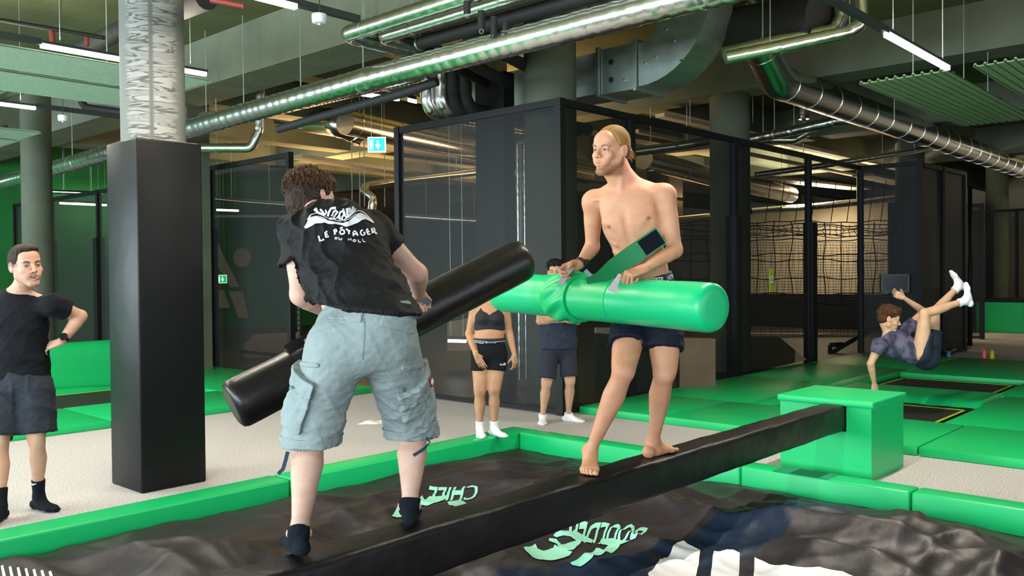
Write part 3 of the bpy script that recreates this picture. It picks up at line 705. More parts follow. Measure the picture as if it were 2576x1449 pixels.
# ------------------------------------------------------------------ linear lamps
def lamp(x0, x1, y, z, label, rail=None, power=38, two=True):
    t = thing('linear_lamp', ((x0+x1)/2, y, z), label, 'lamp', 'linear ceiling lamps')
    MB().box(x0, x1, y-0.022, y+0.022, z-0.012, z+0.022).build('diffuser', LAMP, t)
    MB().box(x0-0.01, x1+0.01, y-0.03, y+0.03, z+0.022, z+0.045).build('housing', RAIL, t)
    if rail: MB().box(rail[0], rail[1], y-0.025, y+0.025, z+0.01, z+0.06).build('rail', RAIL, t)
    for x in (x0+0.15, x1-0.15): MB().tube([(x, y, z+0.07), (x, y, 4.96)], 0.003, 5).build('suspension_wire', STEEL, t)
    l = bpy.data.lights.new('lamp_light', 'AREA'); l.shape = 'RECTANGLE'; l.size = x1-x0; l.size_y = 0.05; l.energy = power; l.color = (1, 0.90, 0.76)
    o = bpy.data.objects.new('lamp_light', l); COL.objects.link(o); o.location = ((x0+x1)/2, y, z-0.02)
    l2 = bpy.data.lights.new('lamp_side_light', 'AREA'); l2.shape = 'RECTANGLE'; l2.size = x1-x0; l2.size_y = 0.03; l2.energy = power*0.8; l2.color = (1, 0.86, 0.66)
    o2 = bpy.data.objects.new('lamp_side_light', l2); COL.objects.link(o2); o2.location = ((x0+x1)/2, y, z+0.085); o2.rotation_euler = (math.pi, 0, 0)
    return t
lamp(2.76, 4.22, 7.75, 3.50, 'glowing linear lamp passing behind the near column at the left', rail=(1.7, 2.76))
lamp(0.2, 2.35, 7.75, 3.50, 'glowing linear lamp cut by the left picture edge, upper one')
lamp(2.2, 3.72, 10.65, 3.50, 'glowing linear lamp at the left edge under the corrugated panels', rail=(3.72, 5.0))
lamp(2.0, 3.62, 5.36, 3.50, 'glowing linear lamp at the top edge left of centre', rail=(3.62, 4.18))
lamp(7.05, 8.62, 2.44, 3.42, 'brightest linear lamp at the upper right', rail=(5.55, 7.05), power=60)
lamp(4.0, 5.5, 2.44, 3.42, 'linear lamp end at the top edge right of centre')
# small lamps deeper in the hall
def far_lamp(px0, py0, px1, py1, dep, label):
    a = D(px0, py0, dep); d = ray(px1, py1); 
    b_ = CAM+d*((a.z-H)/d.z) if abs(d.z) > 0.02 else D(px1, py1, dep)
    if (b_-a).length > 4 or (b_-a).length < 0.2: b_ = D(px1, py1, dep)
    t = thing('linear_lamp', a, label, 'lamp', 'linear ceiling lamps'); v = b_-a
    MB().obox((a+b_)/2, v.length, 0.05, 0.05, v, (-v.y, v.x, 0), (0, 0, 1)).build('diffuser', LAMP, t)
    MB().obox((a+b_)/2+Vector((0, 0, 0.05)), v.length, 0.06, 0.05, v, (-v.y, v.x, 0), (0, 0, 1)).build('housing', RAIL, t)
    for q in (0.15, 0.85):
        c = a+v*q; MB().tube([c+Vector((0, 0, 0.05)), Vector((c.x, c.y, 4.96))], 0.004, 5).build('suspension_wire', STEEL, t)
far_lamp(545, 528, 600, 530, 23, 'thin lamp above the painted letter on the green wall')
far_lamp(150, 511, 240, 515, 22, 'thin lamp over the green wall at the far left')
far_lamp(244, 515, 268, 516, 22.5, 'short lamp end beside the far left fence post')
far_lamp(905, 236, 1003, 250, 13.4, 'warm lamp above the hanging exit sign, left one')
far_lamp(1026, 251, 1048, 256, 13.4, 'short warm lamp above the hanging exit sign, right one')
far_lamp(1128, 857, 1172, 858, 14, 'low lamp strip beside the woman, seen through the mesh')
for x, y in ((10.5, 23.2), (4.5, 23.2)):
    area('wall_washer', (x, y, 3.55), (x, 24, 2.6), 3.0, 0.2, 22, (0.75, 1.0, 0.5))
# smoke detectors
for x, y, z, lab in ((3.78, 5.30, 3.44, 'white round smoke detector under the rail at the top left of centre'), (4.0, 10.6, 3.42, 'white round smoke detector left of the near column')):
    t = thing('smoke_detector', (x, y, z), lab, 'smoke detector')
    MB().lathe([(0.03, -0.035), (0.05, -0.03), (0.055, 0.0), (0.055, 0.03), (0.05, 0.035)], (x, y, z), 24).build('body', WHITE, t, True, angle=40)
    MB().lathe([(0.012, -0.045), (0.014, -0.033)], (x, y, z), 12).build('sensor', STEEL, t)
    MB().tube([(x, y, z+0.03), (x, y, 4.96)], 0.004, 6).build('cable', RAIL, t)
# ------------------------------------------------------------------ corrugated acoustic panels
CORR = mat('corrugated_panel', (0.44, 0.60, 0.47), 0.55, spec=0.3)  # mint tone includes green reflected onto the panels, mixed into the base colour
CORRG = mat('corrugated_panel_olive', (0.27, 0.36, 0.20), 0.55, spec=0.3)
def corr(x0, x1, y0, y1, z, label, m, pitch=0.06, amp=0.010, clips=True):
    t = thing('corrugated_panel', ((x0+x1)/2, (y0+y1)/2, z), label, 'ceiling panel', 'corrugated panels')
    n = int((y1-y0)/pitch); prof = []
    for i in range(n):
        y = y0+i*pitch; prof += [(y, 0), (y+pitch*0.62, 0), (y+pitch*0.74, amp*2), (y+pitch*0.92, amp*2)]
    prof.append((y0+n*pitch, 0)); b = MB(); k = len(prof)
    vs = [(x0, y, z+h) for y, h in prof]+[(x1, y, z+h) for y, h in prof]+[(x0, y, z+h+0.012) for y, h in prof]+[(x1, y, z+h+0.012) for y, h in prof]
    fs = [(i, i+1, k+i+1, k+i) for i in range(k-1)]+[(2*k+i, 3*k+i, 3*k+i+1, 2*k+i+1) for i in range(k-1)]+[(i, 2*k+i, 2*k+i+1, i+1) for i in range(k-1)]+[(k+i, k+i+1, 3*k+i+1, 3*k+i) for i in range(k-1)]
    b.add(vs, fs); b.build('sheet', m, t)
    for x in (x0+0.4, x1-0.4):
        MB().box(x-0.02, x+0.02, y0+0.05, y1-0.05, z+0.04, z+0.07).build('carrier', RAIL, t)
        MB().tube([(x, (y0+y1)/2, z+0.07), (x, (y0+y1)/2, 4.96)], 0.006, 6).build('hanger_rod', STEEL, t)
    return t
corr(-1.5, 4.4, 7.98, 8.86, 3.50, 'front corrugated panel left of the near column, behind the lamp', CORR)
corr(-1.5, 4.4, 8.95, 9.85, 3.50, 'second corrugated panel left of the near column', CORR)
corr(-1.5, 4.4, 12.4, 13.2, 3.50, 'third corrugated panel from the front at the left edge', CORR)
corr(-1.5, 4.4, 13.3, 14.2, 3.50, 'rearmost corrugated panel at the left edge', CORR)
corr(9.1, 10.9, 2.57, 3.47, 3.50, 'corrugated panel at the upper right, near half beside the lamp', CORRG, pitch=0.085, amp=0.012)
corr(10.9, 12.75, 2.57, 3.47, 3.50, 'corrugated panel at the upper right, far half beside the round duct', CORRG, pitch=0.085, amp=0.012)
corr(9.1, 10.9, 1.5, 2.42, 3.50, 'corrugated panel at the right picture edge, near half', CORRG, pitch=0.085, amp=0.012)
corr(10.9, 12.75, 1.5, 2.42, 3.50, 'corrugated panel at the right picture edge, far half', CORRG, pitch=0.085, amp=0.012)
for x in np.arange(9.35, 12.6, 0.55):
    pass
# pale boards and warm beams deep in the hall
BOARD = mat('pale_board', (0.60, 0.52, 0.38), 0.7, var=0.08)
for i, (px0, py0, px1, py1, d0, d1, wd) in enumerate([(746, 394, 1255, 470, 15, 18.5, 0.35), (900, 360, 1255, 412, 16, 18.5, 0.3), (1660, 290, 2260, 425, 14.5, 22.5, 0.18), (1600, 330, 2170, 445, 16, 22.5, 0.12),
                                                     (1900, 445, 2170, 475, 20, 24, 0.5), (2170, 440, 2270, 462, 21, 23, 0.5), (1600, 560, 1790, 540, 18, 22, 0.3), (540, 545, 740, 545, 22, 22, 0.3)]):
    a = D(px0, py0, d0); b_ = D(px1, py1, d1); v = b_-a
    t = MB().obox((a+b_)/2, v.length, wd, 0.06, v, (-v.y, v.x, 0), (0, 0, 1)).build('ceiling_board', BOARD)
    tag(t, ['pale board above the bent man, lower one', 'pale board left of the exit sign fence, upper one', 'long pale edge running right above the mesh fence', 'second pale edge behind the fair-haired man',
            'pale panel under the beams above the net', 'pale panel above the net by the far column', 'pale ledge behind the raised arm of the bare-chested man', 'dull ledge behind the mesh beside the bent man'][i], 'ceiling board')
for i, (px, y0, y1, dep) in enumerate([(905, 270, 520, 15), (917, 440, 520, 15), (886, 430, 520, 16), (968, 430, 520, 16), (1736, 250, 310, 14), (2220, 395, 420, 20), (1894, 260, 310, 16), (2250, 120, 300, 13)]):
    t = MB().tube([Vector((D(px, y0, dep).x, D(px, y0, dep).y, 4.96)), D(px, y1, dep)], 0.008, 6).build('hanging_rod', STEEL); tag(t, 'thin steel hanging rod, %s counted from the left' % ('third', 'fourth', 'second', 'fifth', 'sixth', 'eighth', 'seventh', 'ninth')[i], 'rod', 'thin hanging rods')
# exit signs
ETEAL = mat('exit_sign_face', (0.02, 0.6, 0.45), 0.4, emit=(0.0, 0.75, 0.45), estr=1.6)
EWHITE = mat('exit_sign_white', (0.9, 0.9, 0.9), 0.4, emit=(0.85, 1.0, 0.95), estr=1.6)
def exit_sign(c, w_, h_, ax, label, wires=True, gm=ETEAL):
    ax = Vector(ax).normalized(); n = ax.cross(Vector((0, 0, 1))); c = Vector(c)
    if n.dot(c-CAM) > 0: n = -n
    t = thing('exit_sign', c, label, 'exit sign')
    MB().obox(c, w_, 0.03, h_, ax, n, (0, 0, 1)).build('box', EWHITE, t)
    MB().obox(c+n*0.0155+Vector((0, 0, 0)), w_*0.90, 0.003, h_*0.86, ax, n, (0, 0, 1)).build('green_face', gm, t)
    def q(pts, nm):
        b = MB(); b.prism([c+n*0.0175+ax*(x*w_)+Vector((0, 0, z*h_)) for x, z in pts], n*0.002); b.build(nm, EWHITE, t)
    s = 1 if ax.dot(c_r) > 0 else -1
    X = (lambda x: x*s)
    q([(X(x), z) for x, z in ((0.02, 0.28), (0.12, 0.28), (0.12, 0.0), (0.22, 0.0), (0.07, -0.32), (-0.08, 0.0), (0.02, 0.0))], 'arrow')
    q([(X(x), z) for x, z in ((-0.38, 0.32), (-0.2, 0.32), (-0.2, -0.32), (-0.38, -0.32))], 'door_symbol')
    if wires:
        for k in (-1, 1): MB().tube([c+ax*(k*w_*0.3)+Vector((0, 0, h_/2)), Vector(((c+ax*(k*w_*0.3)).x, (c+ax*(k*w_*0.3)).y, 4.96))], 0.003, 5).build('suspension_wire', STEEL, t)
    return t
exit_sign(D(948, 364, 12.2), 0.25, 0.21, (0.67, -0.74, 0), 'lit exit sign with a white down arrow hanging on two wires above the bent man')
exit_sign(D(557, 702, 21), 0.27, 0.20, (1, 0, 0), 'small lit green exit sign with a down arrow seen through the mesh', gm=mat('exit_green', (0.0, 0.4, 0.1), 0.4, emit=(0.0, 0.6, 0.16), estr=1.2))
# ================================================================== nets, ramps and small things behind the fence
NET = mat('black_rope', (0.01, 0.01, 0.01), 0.8)
t = thing('rope_net', (19, 8, 1), 'black rope net hanging in front of the cream wall behind the long mesh fence', 'net')
def netrows(px0, px1, rows, cols, dep, r, amp):
    b = MB(); rng = random.Random(3)
    for y in rows:
        pts = [D(px, y+amp*math.sin(px*0.03+y*0.7)+amp*0.6*math.sin(px*0.071+y), dep) for px in range(px0, px1+1, 12)]; b.tube(pts, r, 4)
    for x in cols:
        sw = rng.uniform(-5, 5); pts = [D(x+sw*math.sin(j*0.9), rows[0]+(rows[-1]-rows[0])*j/10, dep) for j in range(11)]; b.tube(pts, r, 4)
    return b
netrows(1560, 2262, [558, 566, 580, 592, 604, 640, 655, 700, 740, 764], list(range(1570, 2262, 42)), 19.0, 0.011, 2.5).build('main_ropes', NET, t)
netrows(1880, 2262, list(range(566, 600, 7)), list(range(1880, 2262, 16)), 19.1, 0.008, 3).build('bundled_ropes', NET, t)
netrows(1880, 2262, list(range(610, 850, 7)), list(range(1880, 2262, 8)), 19.6, 0.0045, 0.6).build('fine_netting', NET, t)
b = MB()
for px in (1925, 1960, 2000, 2040, 2090, 2130, 2185, 2215, 2245): b.tube([D(px+14, 455, 18.6), D(px, 560, 19)], 0.009, 5)
b.build('suspension_ropes', NET, t)
tag(MB().box(23.6, 23.9, 7.0, 12.4, 0.0, 0.95).build('crash_barrier', FRAME), 'black low barrier in front of the cream wall, seen through the net', 'barrier')
# plywood ramps
def quadprism(px, dep, nm, m, label, cat='ramp', th=(0.15, 0.15, 0)):
    t = MB().prism([D(x, y, dep) for x, y in px], th).build(nm, m); tag(t, label, cat); return t
quadprism([(1830, 925), (1840, 846), (1958, 846), (2030, 905), (1880, 940)], 14.2, 'skate_ramp', WOODD, 'brown plywood ramp with a slanted end behind the second mesh panel')
quadprism([(1710, 850), (1800, 852), (1800, 990), (1710, 990)], 11.5, 'plywood_ramp', WOODD, 'brown plywood ramp side behind the green bolster end', 'ramp')
quadprism([(1500, 840), (1640, 850), (1640, 1000), (1500, 1010)], 11.6, 'partition', mat('dim_panel', (0.06, 0.055, 0.045), 0.7), 'dull dark partition behind the legs of the bare-chested man', 'partition')
quadprism([(1500, 826), (1550, 826), (1550, 880), (1500, 880)], 14, 'notice_board', CREAM, 'cream board behind the hip of the bare-chested man', 'board')
quadprism([(612, 868), (640, 842), (750, 838), (750, 915), (612, 900)], 17, 'ramp_block', WOOD, 'warm-lit plywood block behind the mesh left of the bent man', 'block')
quadprism([(1125, 812), (1190, 800), (1190, 882), (1125, 882)], 15, 'ramp_block', WOOD, 'warm-lit plywood board behind the mesh beside the woman', 'block')
quadprism([(1830, 838), (2180, 842), (2180, 905), (1830, 900)], 21, 'low_wall', CREAM, 'low cream wall under the rope net', 'low wall')
# railings
t = thing('stair_railing', D(2090, 900, 16.0), 'black diagonal stair railing behind the somersaulting man', 'railing')
for a, b_ in (((2088, 890), (2180, 835)), ((2088, 925), (2088, 868)), ((2180, 838), (2300, 760)), ((2088, 868), (2120, 866))):
    MB().tube([D(*a, 16.9), D(*b_, 16.9)], 0.045, 8).build('rail', FRAME, t, True)
t = thing('balustrade', D(610, 900, 16.5), 'low black balustrade with thin bars behind the mesh beside the black bolster', 'balustrade')
MB().tube([D(608, 884, 16.5), D(760, 900, 16.5)], 0.03, 8).build('handrail', FRAME, t, True)
for k in range(14): MB().tube([D(612+k*10, 902+k*0.8, 16.5), D(612+k*10, 925, 16.5)], 0.012, 6).build('bar', FRAME, t)
t = thing('chain_pole', D(754, 800, 13.0), 'black segmented pole behind the bent man, left of his hip', 'pole')
for k in range(9): MB().tube([D(754, 768+k*13, 12.4), D(754, 778+k*13, 12.4)], 0.035, 10).build('segment', FRAME, t, True, angle=40)
MB().tube([D(750, 768, 12.4), D(800, 772, 12.4)], 0.03, 8).build('cross_bar', FRAME, t, True)
t = thing('padded_pole', D(2352, 780, 17.5), 'black segmented pole left of the raised feet, behind the knees', 'pole')
for k in range(5): MB().tube([D(2353, 726+k*20, 17.4), D(2353, 742+k*20, 17.4)], 0.045, 10).build('segment', FRAME, t, True, angle=40)
MB().tube([D(2330, 735, 17.4), D(2350, 728, 17.4)], 0.05, 8).build('cross_bar', FRAME, t, True)
t = thing('net_frame', (19, 4.9, 0), 'black steel frame foot standing on the carpet behind the somersaulting man', 'frame')
for a, b_ in (((2355, 905), (2440, 860)), ((2440, 870), (2440, 470)), ((2425, 870), (2425, 470)), ((2355, 865), (2440, 862))):
    MB().tube([Z(a[0], a[1], 0.05) if a[1] > 850 else D(a[0], a[1], 18.2), (Z(b_[0], b_[1], 0.05) if b_[1] > 850 else D(b_[0], b_[1], 18.2))], 0.045, 8).build('frame_bar', FRAME, t, True)
# green steps
t = thing('padded_steps', (26.5, 6.0, 0), 'green padded steps with black treads at the right picture edge', 'steps')
p0 = onX(2443, 829, 24.6)
for (x0, x1, ya, yb, h) in ((24.6, 26.0, 5.2, 6.3, 0.84),):
    MB().rbox(x0, x1, ya, yb, 0, h-0.07, 0.02).build('step_block', GREEN, t); MB().rbox(x0-0.02, x1, ya, yb+0.02, h-0.07, h, 0.02).build('tread', FRAME, t)
MB().rbox(24.6, 26.0, 3.2, 5.2, 0, 0.42, 0.02).build('step_block', GREEN, t); MB().rbox(24.55, 26.0, 3.2, 5.2, 0.42, 0.52, 0.02).build('tread', FRAME, t)
# wall screen on the fence
c = D(2250, 713, 15.6); ax = Vector((0.67, -0.74, 0)); n = -Vector((0.74, 0.67, 0))
t = thing('monitor', c, 'small black monitor in a grey metal frame above the raised hand', 'monitor')
MB().obox(c, 0.45, 0.05, 0.29, ax, n, (0, 0, 1)).build('screen', mat('dark_screen', (0.008, 0.009, 0.012), 0.2), t)
fr = MB()
for dx, dz, sx_, sz_ in ((0, 0.15, 0.50, 0.03), (0, -0.15, 0.50, 0.03), (-0.235, 0, 0.035, 0.33), (0.235, 0, 0.035, 0.33)): fr.obox(c+ax*dx+Vector((0, 0, dz)), sx_, 0.07, sz_, ax, n, (0, 0, 1))
fr.build('metal_frame', mat('grey_green_metal', (0.10, 0.13, 0.12), 0.4, metal=0.5), t)
c = onY(1941, 705, 6.09); ax = Vector((1, 0, 0)); n = Vector((0, -1, 0))
t = thing('safety_notice', c, 'yellow-green safety notice with two white pictogram boxes on the fence', 'sign')
MB().obox(c, 0.145, 0.01, 0.36, ax, n, (0, 0, 1)).build('board', mat('lime_sign', (0.45, 0.55, 0.02), 0.5), t)
for k in (-1, 1):
    MB().obox(c+ax*(0.032*k)+n*0.008+Vector((0, 0, 0.01)), 0.055, 0.004, 0.11, ax, n, (0, 0, 1)).build('pictogram_box', WHITE, t)
    MB().tube([c+ax*(0.032*k)+n*0.011+ax*(0.016*math.cos(a))+Vector((0, 0, 0.01+0.022*math.sin(a))) for a in np.linspace(0, 6.28, 12)], 0.003, 4).build('pictogram', FRAME, t)
MB().obox(c+n*0.008+Vector((0, 0, 0.16)), 0.07, 0.004, 0.012, ax, n, (0, 0, 1)).build('text_line', WHITE, t)
MB().obox(c+ax*0.03+n*0.008+Vector((0, 0, -0.065)), 0.06, 0.004, 0.012, ax, n, (0, 0, 1)).build('text_line', RED, t)
# bottles and shoes by the far mats
def bottle(px, py, col, label, tall=0.2, lidc=None, kind=0):
    p = Z(px, py, 0.0); t = thing('drinking_bottle', p, label, 'bottle')
    m = mat('bottle_%d' % px, col, 0.35)
    MB().lathe([(0.034, 0.0), (0.038, 0.01), (0.038, tall*0.62), (0.034, tall*0.66)], p, 16).build('bottle_body', m, t, True, angle=40)
    m2 = mat('bottle_lid_%d' % px, lidc or col, 0.4)
    MB().lathe([(0.036, tall*0.66), (0.036, tall*0.78), (0.026, tall*0.9), (0.018, tall)], p, 16).build('lid', m2, t, True, angle=40)
    if kind: MB().tube([p+Vector((0, 0, tall*0.85)), p+Vector((-0.02, 0.05, tall*1.02))], 0.010, 8).build('spout', m2, t, True)
bottle(2476, 907, (0.75, 0.12, 0.12), 'pink drinking bottle on the carpet at the far right', 0.2, kind=1)
bottle(2496, 908, (0.55, 0.50, 0.01), 'yellow drinking bottle next to the pink one', 0.19)
bottle(2387, 906, (0.01, 0.20, 0.24), 'teal drinking bottle right of the somersaulting man', 0.16, kind=1)
for k, (px, py, lab) in enumerate(((2362, 909, 'olive and white trainer on the carpet, nearer one'), (2350, 906, 'olive and white trainer on the carpet, farther one'))):
    p = Z(px, py, 0.0); t = thing('trainer', p, lab+' under the somersaulting man', 'shoe')
    q = MB(); q.tube([p+Vector((0, -0.12, 0.035)), p+Vector((0, -0.04, 0.04)), p+Vector((0, 0.06, 0.05)), p+Vector((0, 0.13, 0.055))], [0.03, 0.042, 0.045, 0.04], 12); q.build('upper', mat('shoe_olive', (0.16, 0.12, 0.06), 0.7), t, True)
    MB().rbox(p.x-0.045, p.x+0.045, p.y-0.15, p.y+0.16, 0.0, 0.028, 0.012).build('sole', WHITE, t)
p = Z(2375, 903, 0); t = MB().tube([p+Vector((0.0, 0.0, 0.02)), p+Vector((0.1, 0.1, 0.05)), p+Vector((0.15, 0.0, 0.03))], 0.03, 8).build('crumpled_wrapper', mat('pink_plastic', (0.5, 0.12, 0.14), 0.4)); tag(t, 'crumpled pink bag left of the teal bottle', 'bag')
# clear water bottle by the fence corner
p = Z(1421, 1040, 0.0); t = thing('water_bottle', p, 'clear plastic water bottle standing at the fence corner by the man in the headband', 'bottle')
CLR = mat('clear_plastic', (0.75, 0.82, 0.85), 0.12, alpha=0.45, spec=0.8)
MB().lathe([(0.03, 0.0), (0.034, 0.01), (0.033, 0.05), (0.030, 0.06), (0.034, 0.07), (0.034, 0.15), (0.012, 0.19)], p, 20).build('bottle_body', CLR, t, True, angle=40)
MB().lathe([(0.0345, 0.09), (0.0345, 0.135)], p, 20).build('paper_label', mat('bottle_label', (0.5, 0.55, 0.65), 0.5), t, True, angle=40)
MB().lathe([(0.014, 0.19), (0.014, 0.21)], p, 12).build('cap', WHITE, t)
# white cloths on the carpet
def cloth(px, py, sx_, sy_, label, seed):
    p = Z(px, py, 0.0); rng = np.random.RandomState(seed); n = 22; b = MB(); vs = []; fs = []
    for i in range(n+1):
        for j in range(n+1):
            u = i/n-0.5; v = j/n-0.5; rr = 1+0.25*math.sin(4*math.atan2(v, u)+seed)
            e = max(abs(u), abs(v))*2
            z = 0.004+0.035*(1-e**2)*(0.5+0.5*math.sin(9*u+4*math.sin(5*v+seed)))*(0.6+0.4*math.cos(7*v))
            vs.append(p+Vector((u*sx_*rr, v*sy_*rr, max(z, 0.003))))
    for i in range(n):
        for j in range(n): a = i*(n+1)+j; fs.append((a, a+n+1, a+n+2, a+1))
    b.add(vs, fs); o = b.build('white_towel', mat('white_cotton', (0.8, 0.79, 0.77), 0.9), None, True); o.location.z = max(0.0, o.location.z-0.002); tag(o, label, 'towel')
cloth(938, 1063, 0.30, 0.22, 'crumpled white cloth on the carpet between the bent man\'s legs', 2)
cloth(1084, 1056, 0.16, 0.12, 'small white cloth on the carpet just right of the cargo shorts', 5)
# ================================================================== sculpting engine: smooth-union fields -> one continuous surface
V = lambda *a: np.array(a, float)
def nrm(v): v = np.asarray(v, float); return v/max(1e-9, np.linalg.norm(v))
def lerp(a, b, t): return np.asarray(a, float)*(1-t)+np.asarray(b, float)*t
def DD(px, py, d): p = D(px, py, d); return V(p.x, p.y, p.z)
class Shape:
    def __init__(s): s.p = []
    def _push(s, fn, lo, hi, k, op): s.p.append((fn, np.asarray(lo), np.asarray(hi), k, op)); return s
    def limb(s, a, b, prof, side=None, k=0.02, op='add'):
        # prof: list of (t, width_radius, depth_radius); side = direction of width
        a = np.asarray(a, float); b = np.asarray(b, float); ab = b-a; L2 = max(1e-12, ab@ab); ax = ab/math.sqrt(L2)
        if side is None: side = V(1, 0, 0) if abs(ax[0]) < 0.8 else V(0, 1, 0)
        sv = np.asarray(side, float); sv = nrm(sv-ax*(sv@ax)); dv = np.cross(ax, sv)
        T = np.array([q[0] for q in prof]); Wd = np.array([q[1] for q in prof]); Dp = np.array([q[-1] for q in prof])
        rm = max(Wd.max(), Dp.max())
        def fn(X, Y, Z_):
            qx, qy, qz = X-a[0], Y-a[1], Z_-a[2]
            t = np.clip((qx*ab[0]+qy*ab[1]+qz*ab[2])/L2, 0, 1)
            qx, qy, qz = qx-t*ab[0], qy-t*ab[1], qz-t*ab[2]
            w_ = np.interp(t, T, Wd); d_ = np.interp(t, T, Dp); m_ = np.minimum(w_, d_)
            cs = (qx*sv[0]+qy*sv[1]+qz*sv[2]); cd = (qx*dv[0]+qy*dv[1]+qz*dv[2]); ca = (qx*ax[0]+qy*ax[1]+qz*ax[2])
            k0 = np.sqrt((cs/w_)**2+(cd/d_)**2+(ca/m_)**2)+1e-9
            k1 = np.sqrt((cs/w_**2)**2+(cd/d_**2)**2+(ca/m_**2)**2)+1e-9
            return k0*(k0-1)/k1
        lo = np.minimum(a, b)-rm; hi = np.maximum(a, b)+rm
        return s._push(fn, lo, hi, k, op)
    def ell(s, c, r, axes=None, k=0.02, op='add'):
        c = np.asarray(c, float); r = np.asarray(r, float) if np.ndim(r) else V(r, r, r)
        M = np.eye(3) if axes is None else np.array([nrm(a) for a in axes])
        def fn(X, Y, Z_):
            q = [X-c[0], Y-c[1], Z_-c[2]]; u = [(q[0]*M[i][0]+q[1]*M[i][1]+q[2]*M[i][2]) for i in range(3)]
            k0 = np.sqrt(sum((u[i]/r[i])**2 for i in range(3)))+1e-9; k1 = np.sqrt(sum((u[i]/r[i]**2)**2 for i in range(3)))+1e-9
            return k0*(k0-1)/k1
        return s._push(fn, c-r.max(), c+r.max(), k, op)
    def box(s, c, hs, axes, rr=0.01, k=0.01, op='add'):
        c = np.asarray(c, float); hs = np.asarray(hs, float); M = np.array([nrm(a) for a in axes])
        def fn(X, Y, Z_):
            q = [X-c[0], Y-c[1], Z_-c[2]]; u = [np.abs(q[0]*M[i][0]+q[1]*M[i][1]+q[2]*M[i][2])-(hs[i]-rr) for i in range(3)]
            out = np.sqrt(sum(np.maximum(t, 0)**2 for t in u)); return out+np.minimum(np.maximum(np.maximum(u[0], u[1]), u[2]), 0)-rr
        R_ = np.linalg.norm(hs); return s._push(fn, c-R_, c+R_, k, op)
    def plane(s, p, n, k=0.0):
        # cuts away everything on the side n points to
        p = np.asarray(p, float); n = nrm(n)
        return s._push(lambda X, Y, Z_: (X-p[0])*n[0]+(Y-p[1])*n[1]+(Z_-p[2])*n[2], V(-99, -99, -99), V(99, 99, 99), k, 'isect')
    def bounds(s):
        a = [q for q in s.p if q[4] == 'add']; return np.min([q[1] for q in a], 0)-0.02, np.max([q[2] for q in a], 0)+0.02
    def at(s, P):
        d = np.full(len(P), 0.08); X, Y, Z_ = P[:, 0], P[:, 1], P[:, 2]
        for fn, a, b, k, op in s.p:
            f = fn(X, Y, Z_)
            if op == 'add':
                if k > 0: hh = np.maximum(k-np.abs(d-f), 0)/k; d = np.minimum(d, f)-hh*hh*k/4
                else: d = np.minimum(d, f)
            elif op == 'sub': d = np.maximum(d, -f)
            else: d = np.maximum(d, f)
        return d
    def grid(s, lo, hi, h):
        n = np.ceil((hi-lo)/h).astype(int)+1
        d = np.full(n, 0.08, np.float32)
        ax = [lo[i]+h*np.arange(n[i]) for i in range(3)]
        for fn, a, b, k, op in s.p:
            m = k+0.03
            i0 = np.clip(np.floor((a-m-lo)/h).astype(int), 0, n); i1 = np.clip(np.ceil((b+m-lo)/h).astype(int)+1, 0, n)
            if np.any(i1 <= i0): continue
            sl = tuple(slice(i0[i], i1[i]) for i in range(3))
            X, Y, Z_ = np.meshgrid(*(ax[i][sl[i]] for i in range(3)), indexing='ij', sparse=True)
            f = fn(X, Y, Z_); cur = d[sl]
            if op == 'add':
                if k > 0: hh = np.maximum(k-np.abs(cur-f), 0)/k; d[sl] = np.minimum(cur, f)-hh*hh*k/4
                else: d[sl] = np.minimum(cur, f)
            elif op == 'sub':
                f = -f; hh = np.maximum(k-np.abs(cur-f), 0)/k if k > 0 else 0; d[sl] = np.maximum(cur, f)+hh*hh*k/4
            else: d[sl] = np.maximum(cur, f)
        return d
def surfnet(d, lo, h):
    ins = d < 0
    c = ins[:-1, :-1, :-1].astype(np.int8)
    for o in ((1,0,0),(0,1,0),(0,0,1),(1,1,0),(1,0,1),(0,1,1),(1,1,1)):
        c = c+ins[o[0]:d.shape[0]-1+o[0], o[1]:d.shape[1]-1+o[1], o[2]:d.shape[2]-1+o[2]]
    act = (c > 0) & (c < 8); I, J, K = np.nonzero(act)
    idx = np.full(act.shape, -1, np.int64); idx[I, J, K] = np.arange(len(I))
    pos = np.zeros((len(I), 3)); cnt = np.zeros(len(I))
    cor = [(0,0,0),(1,0,0),(0,1,0),(0,0,1),(1,1,0),(1,0,1),(0,1,1),(1,1,1)]
    for a in cor:
        for ax in range(3):
            if a[ax]: continue
            b = list(a); b[ax] = 1
            da = d[I+a[0], J+a[1], K+a[2]]; db = d[I+b[0], J+b[1], K+b[2]]; m = (da < 0) != (db < 0)
            t = np.where(m, da/np.where(m, da-db, 1), 0)
            p = np.stack([a[0]+0*t, a[1]+0*t, a[2]+0*t], 1).astype(float); p[:, ax] += t
            pos[m] += p[m]; cnt[m] += 1
    pos = pos/cnt[:, None]; P = lo+h*(np.stack([I, J, K], 1)+pos)
    Q = []
    for ax in range(3):
        s0 = [slice(None)]*3; s1 = [slice(None)]*3; s0[ax] = slice(0, -1); s1[ax] = slice(1, None)
        A = ins[tuple(s0)]; B = ins[tuple(s1)]; e = np.nonzero(A != B); e = np.stack(e, 1)
        o1, o2 = [q for q in range(3) if q != ax]
        ok = (e[:, o1] > 0) & (e[:, o2] > 0) & (e[:, o1] < act.shape[o1]) & (e[:, o2] < act.shape[o2]); e = e[ok]
        def g(u, v):
            q = e.copy(); q[:, o1] -= u; q[:, o2] -= v; return idx[q[:, 0], q[:, 1], q[:, 2]]
        q = np.stack([g(1, 1), g(0, 1), g(0, 0), g(1, 0)], 1)
        fl = A[e[:, 0], e[:, 1], e[:, 2]]
        if ax == 1: fl = ~fl
        q[~fl] = q[~fl][:, ::-1]; q = q[(q >= 0).all(1)]; Q.append(q)
    return P, np.concatenate(Q)
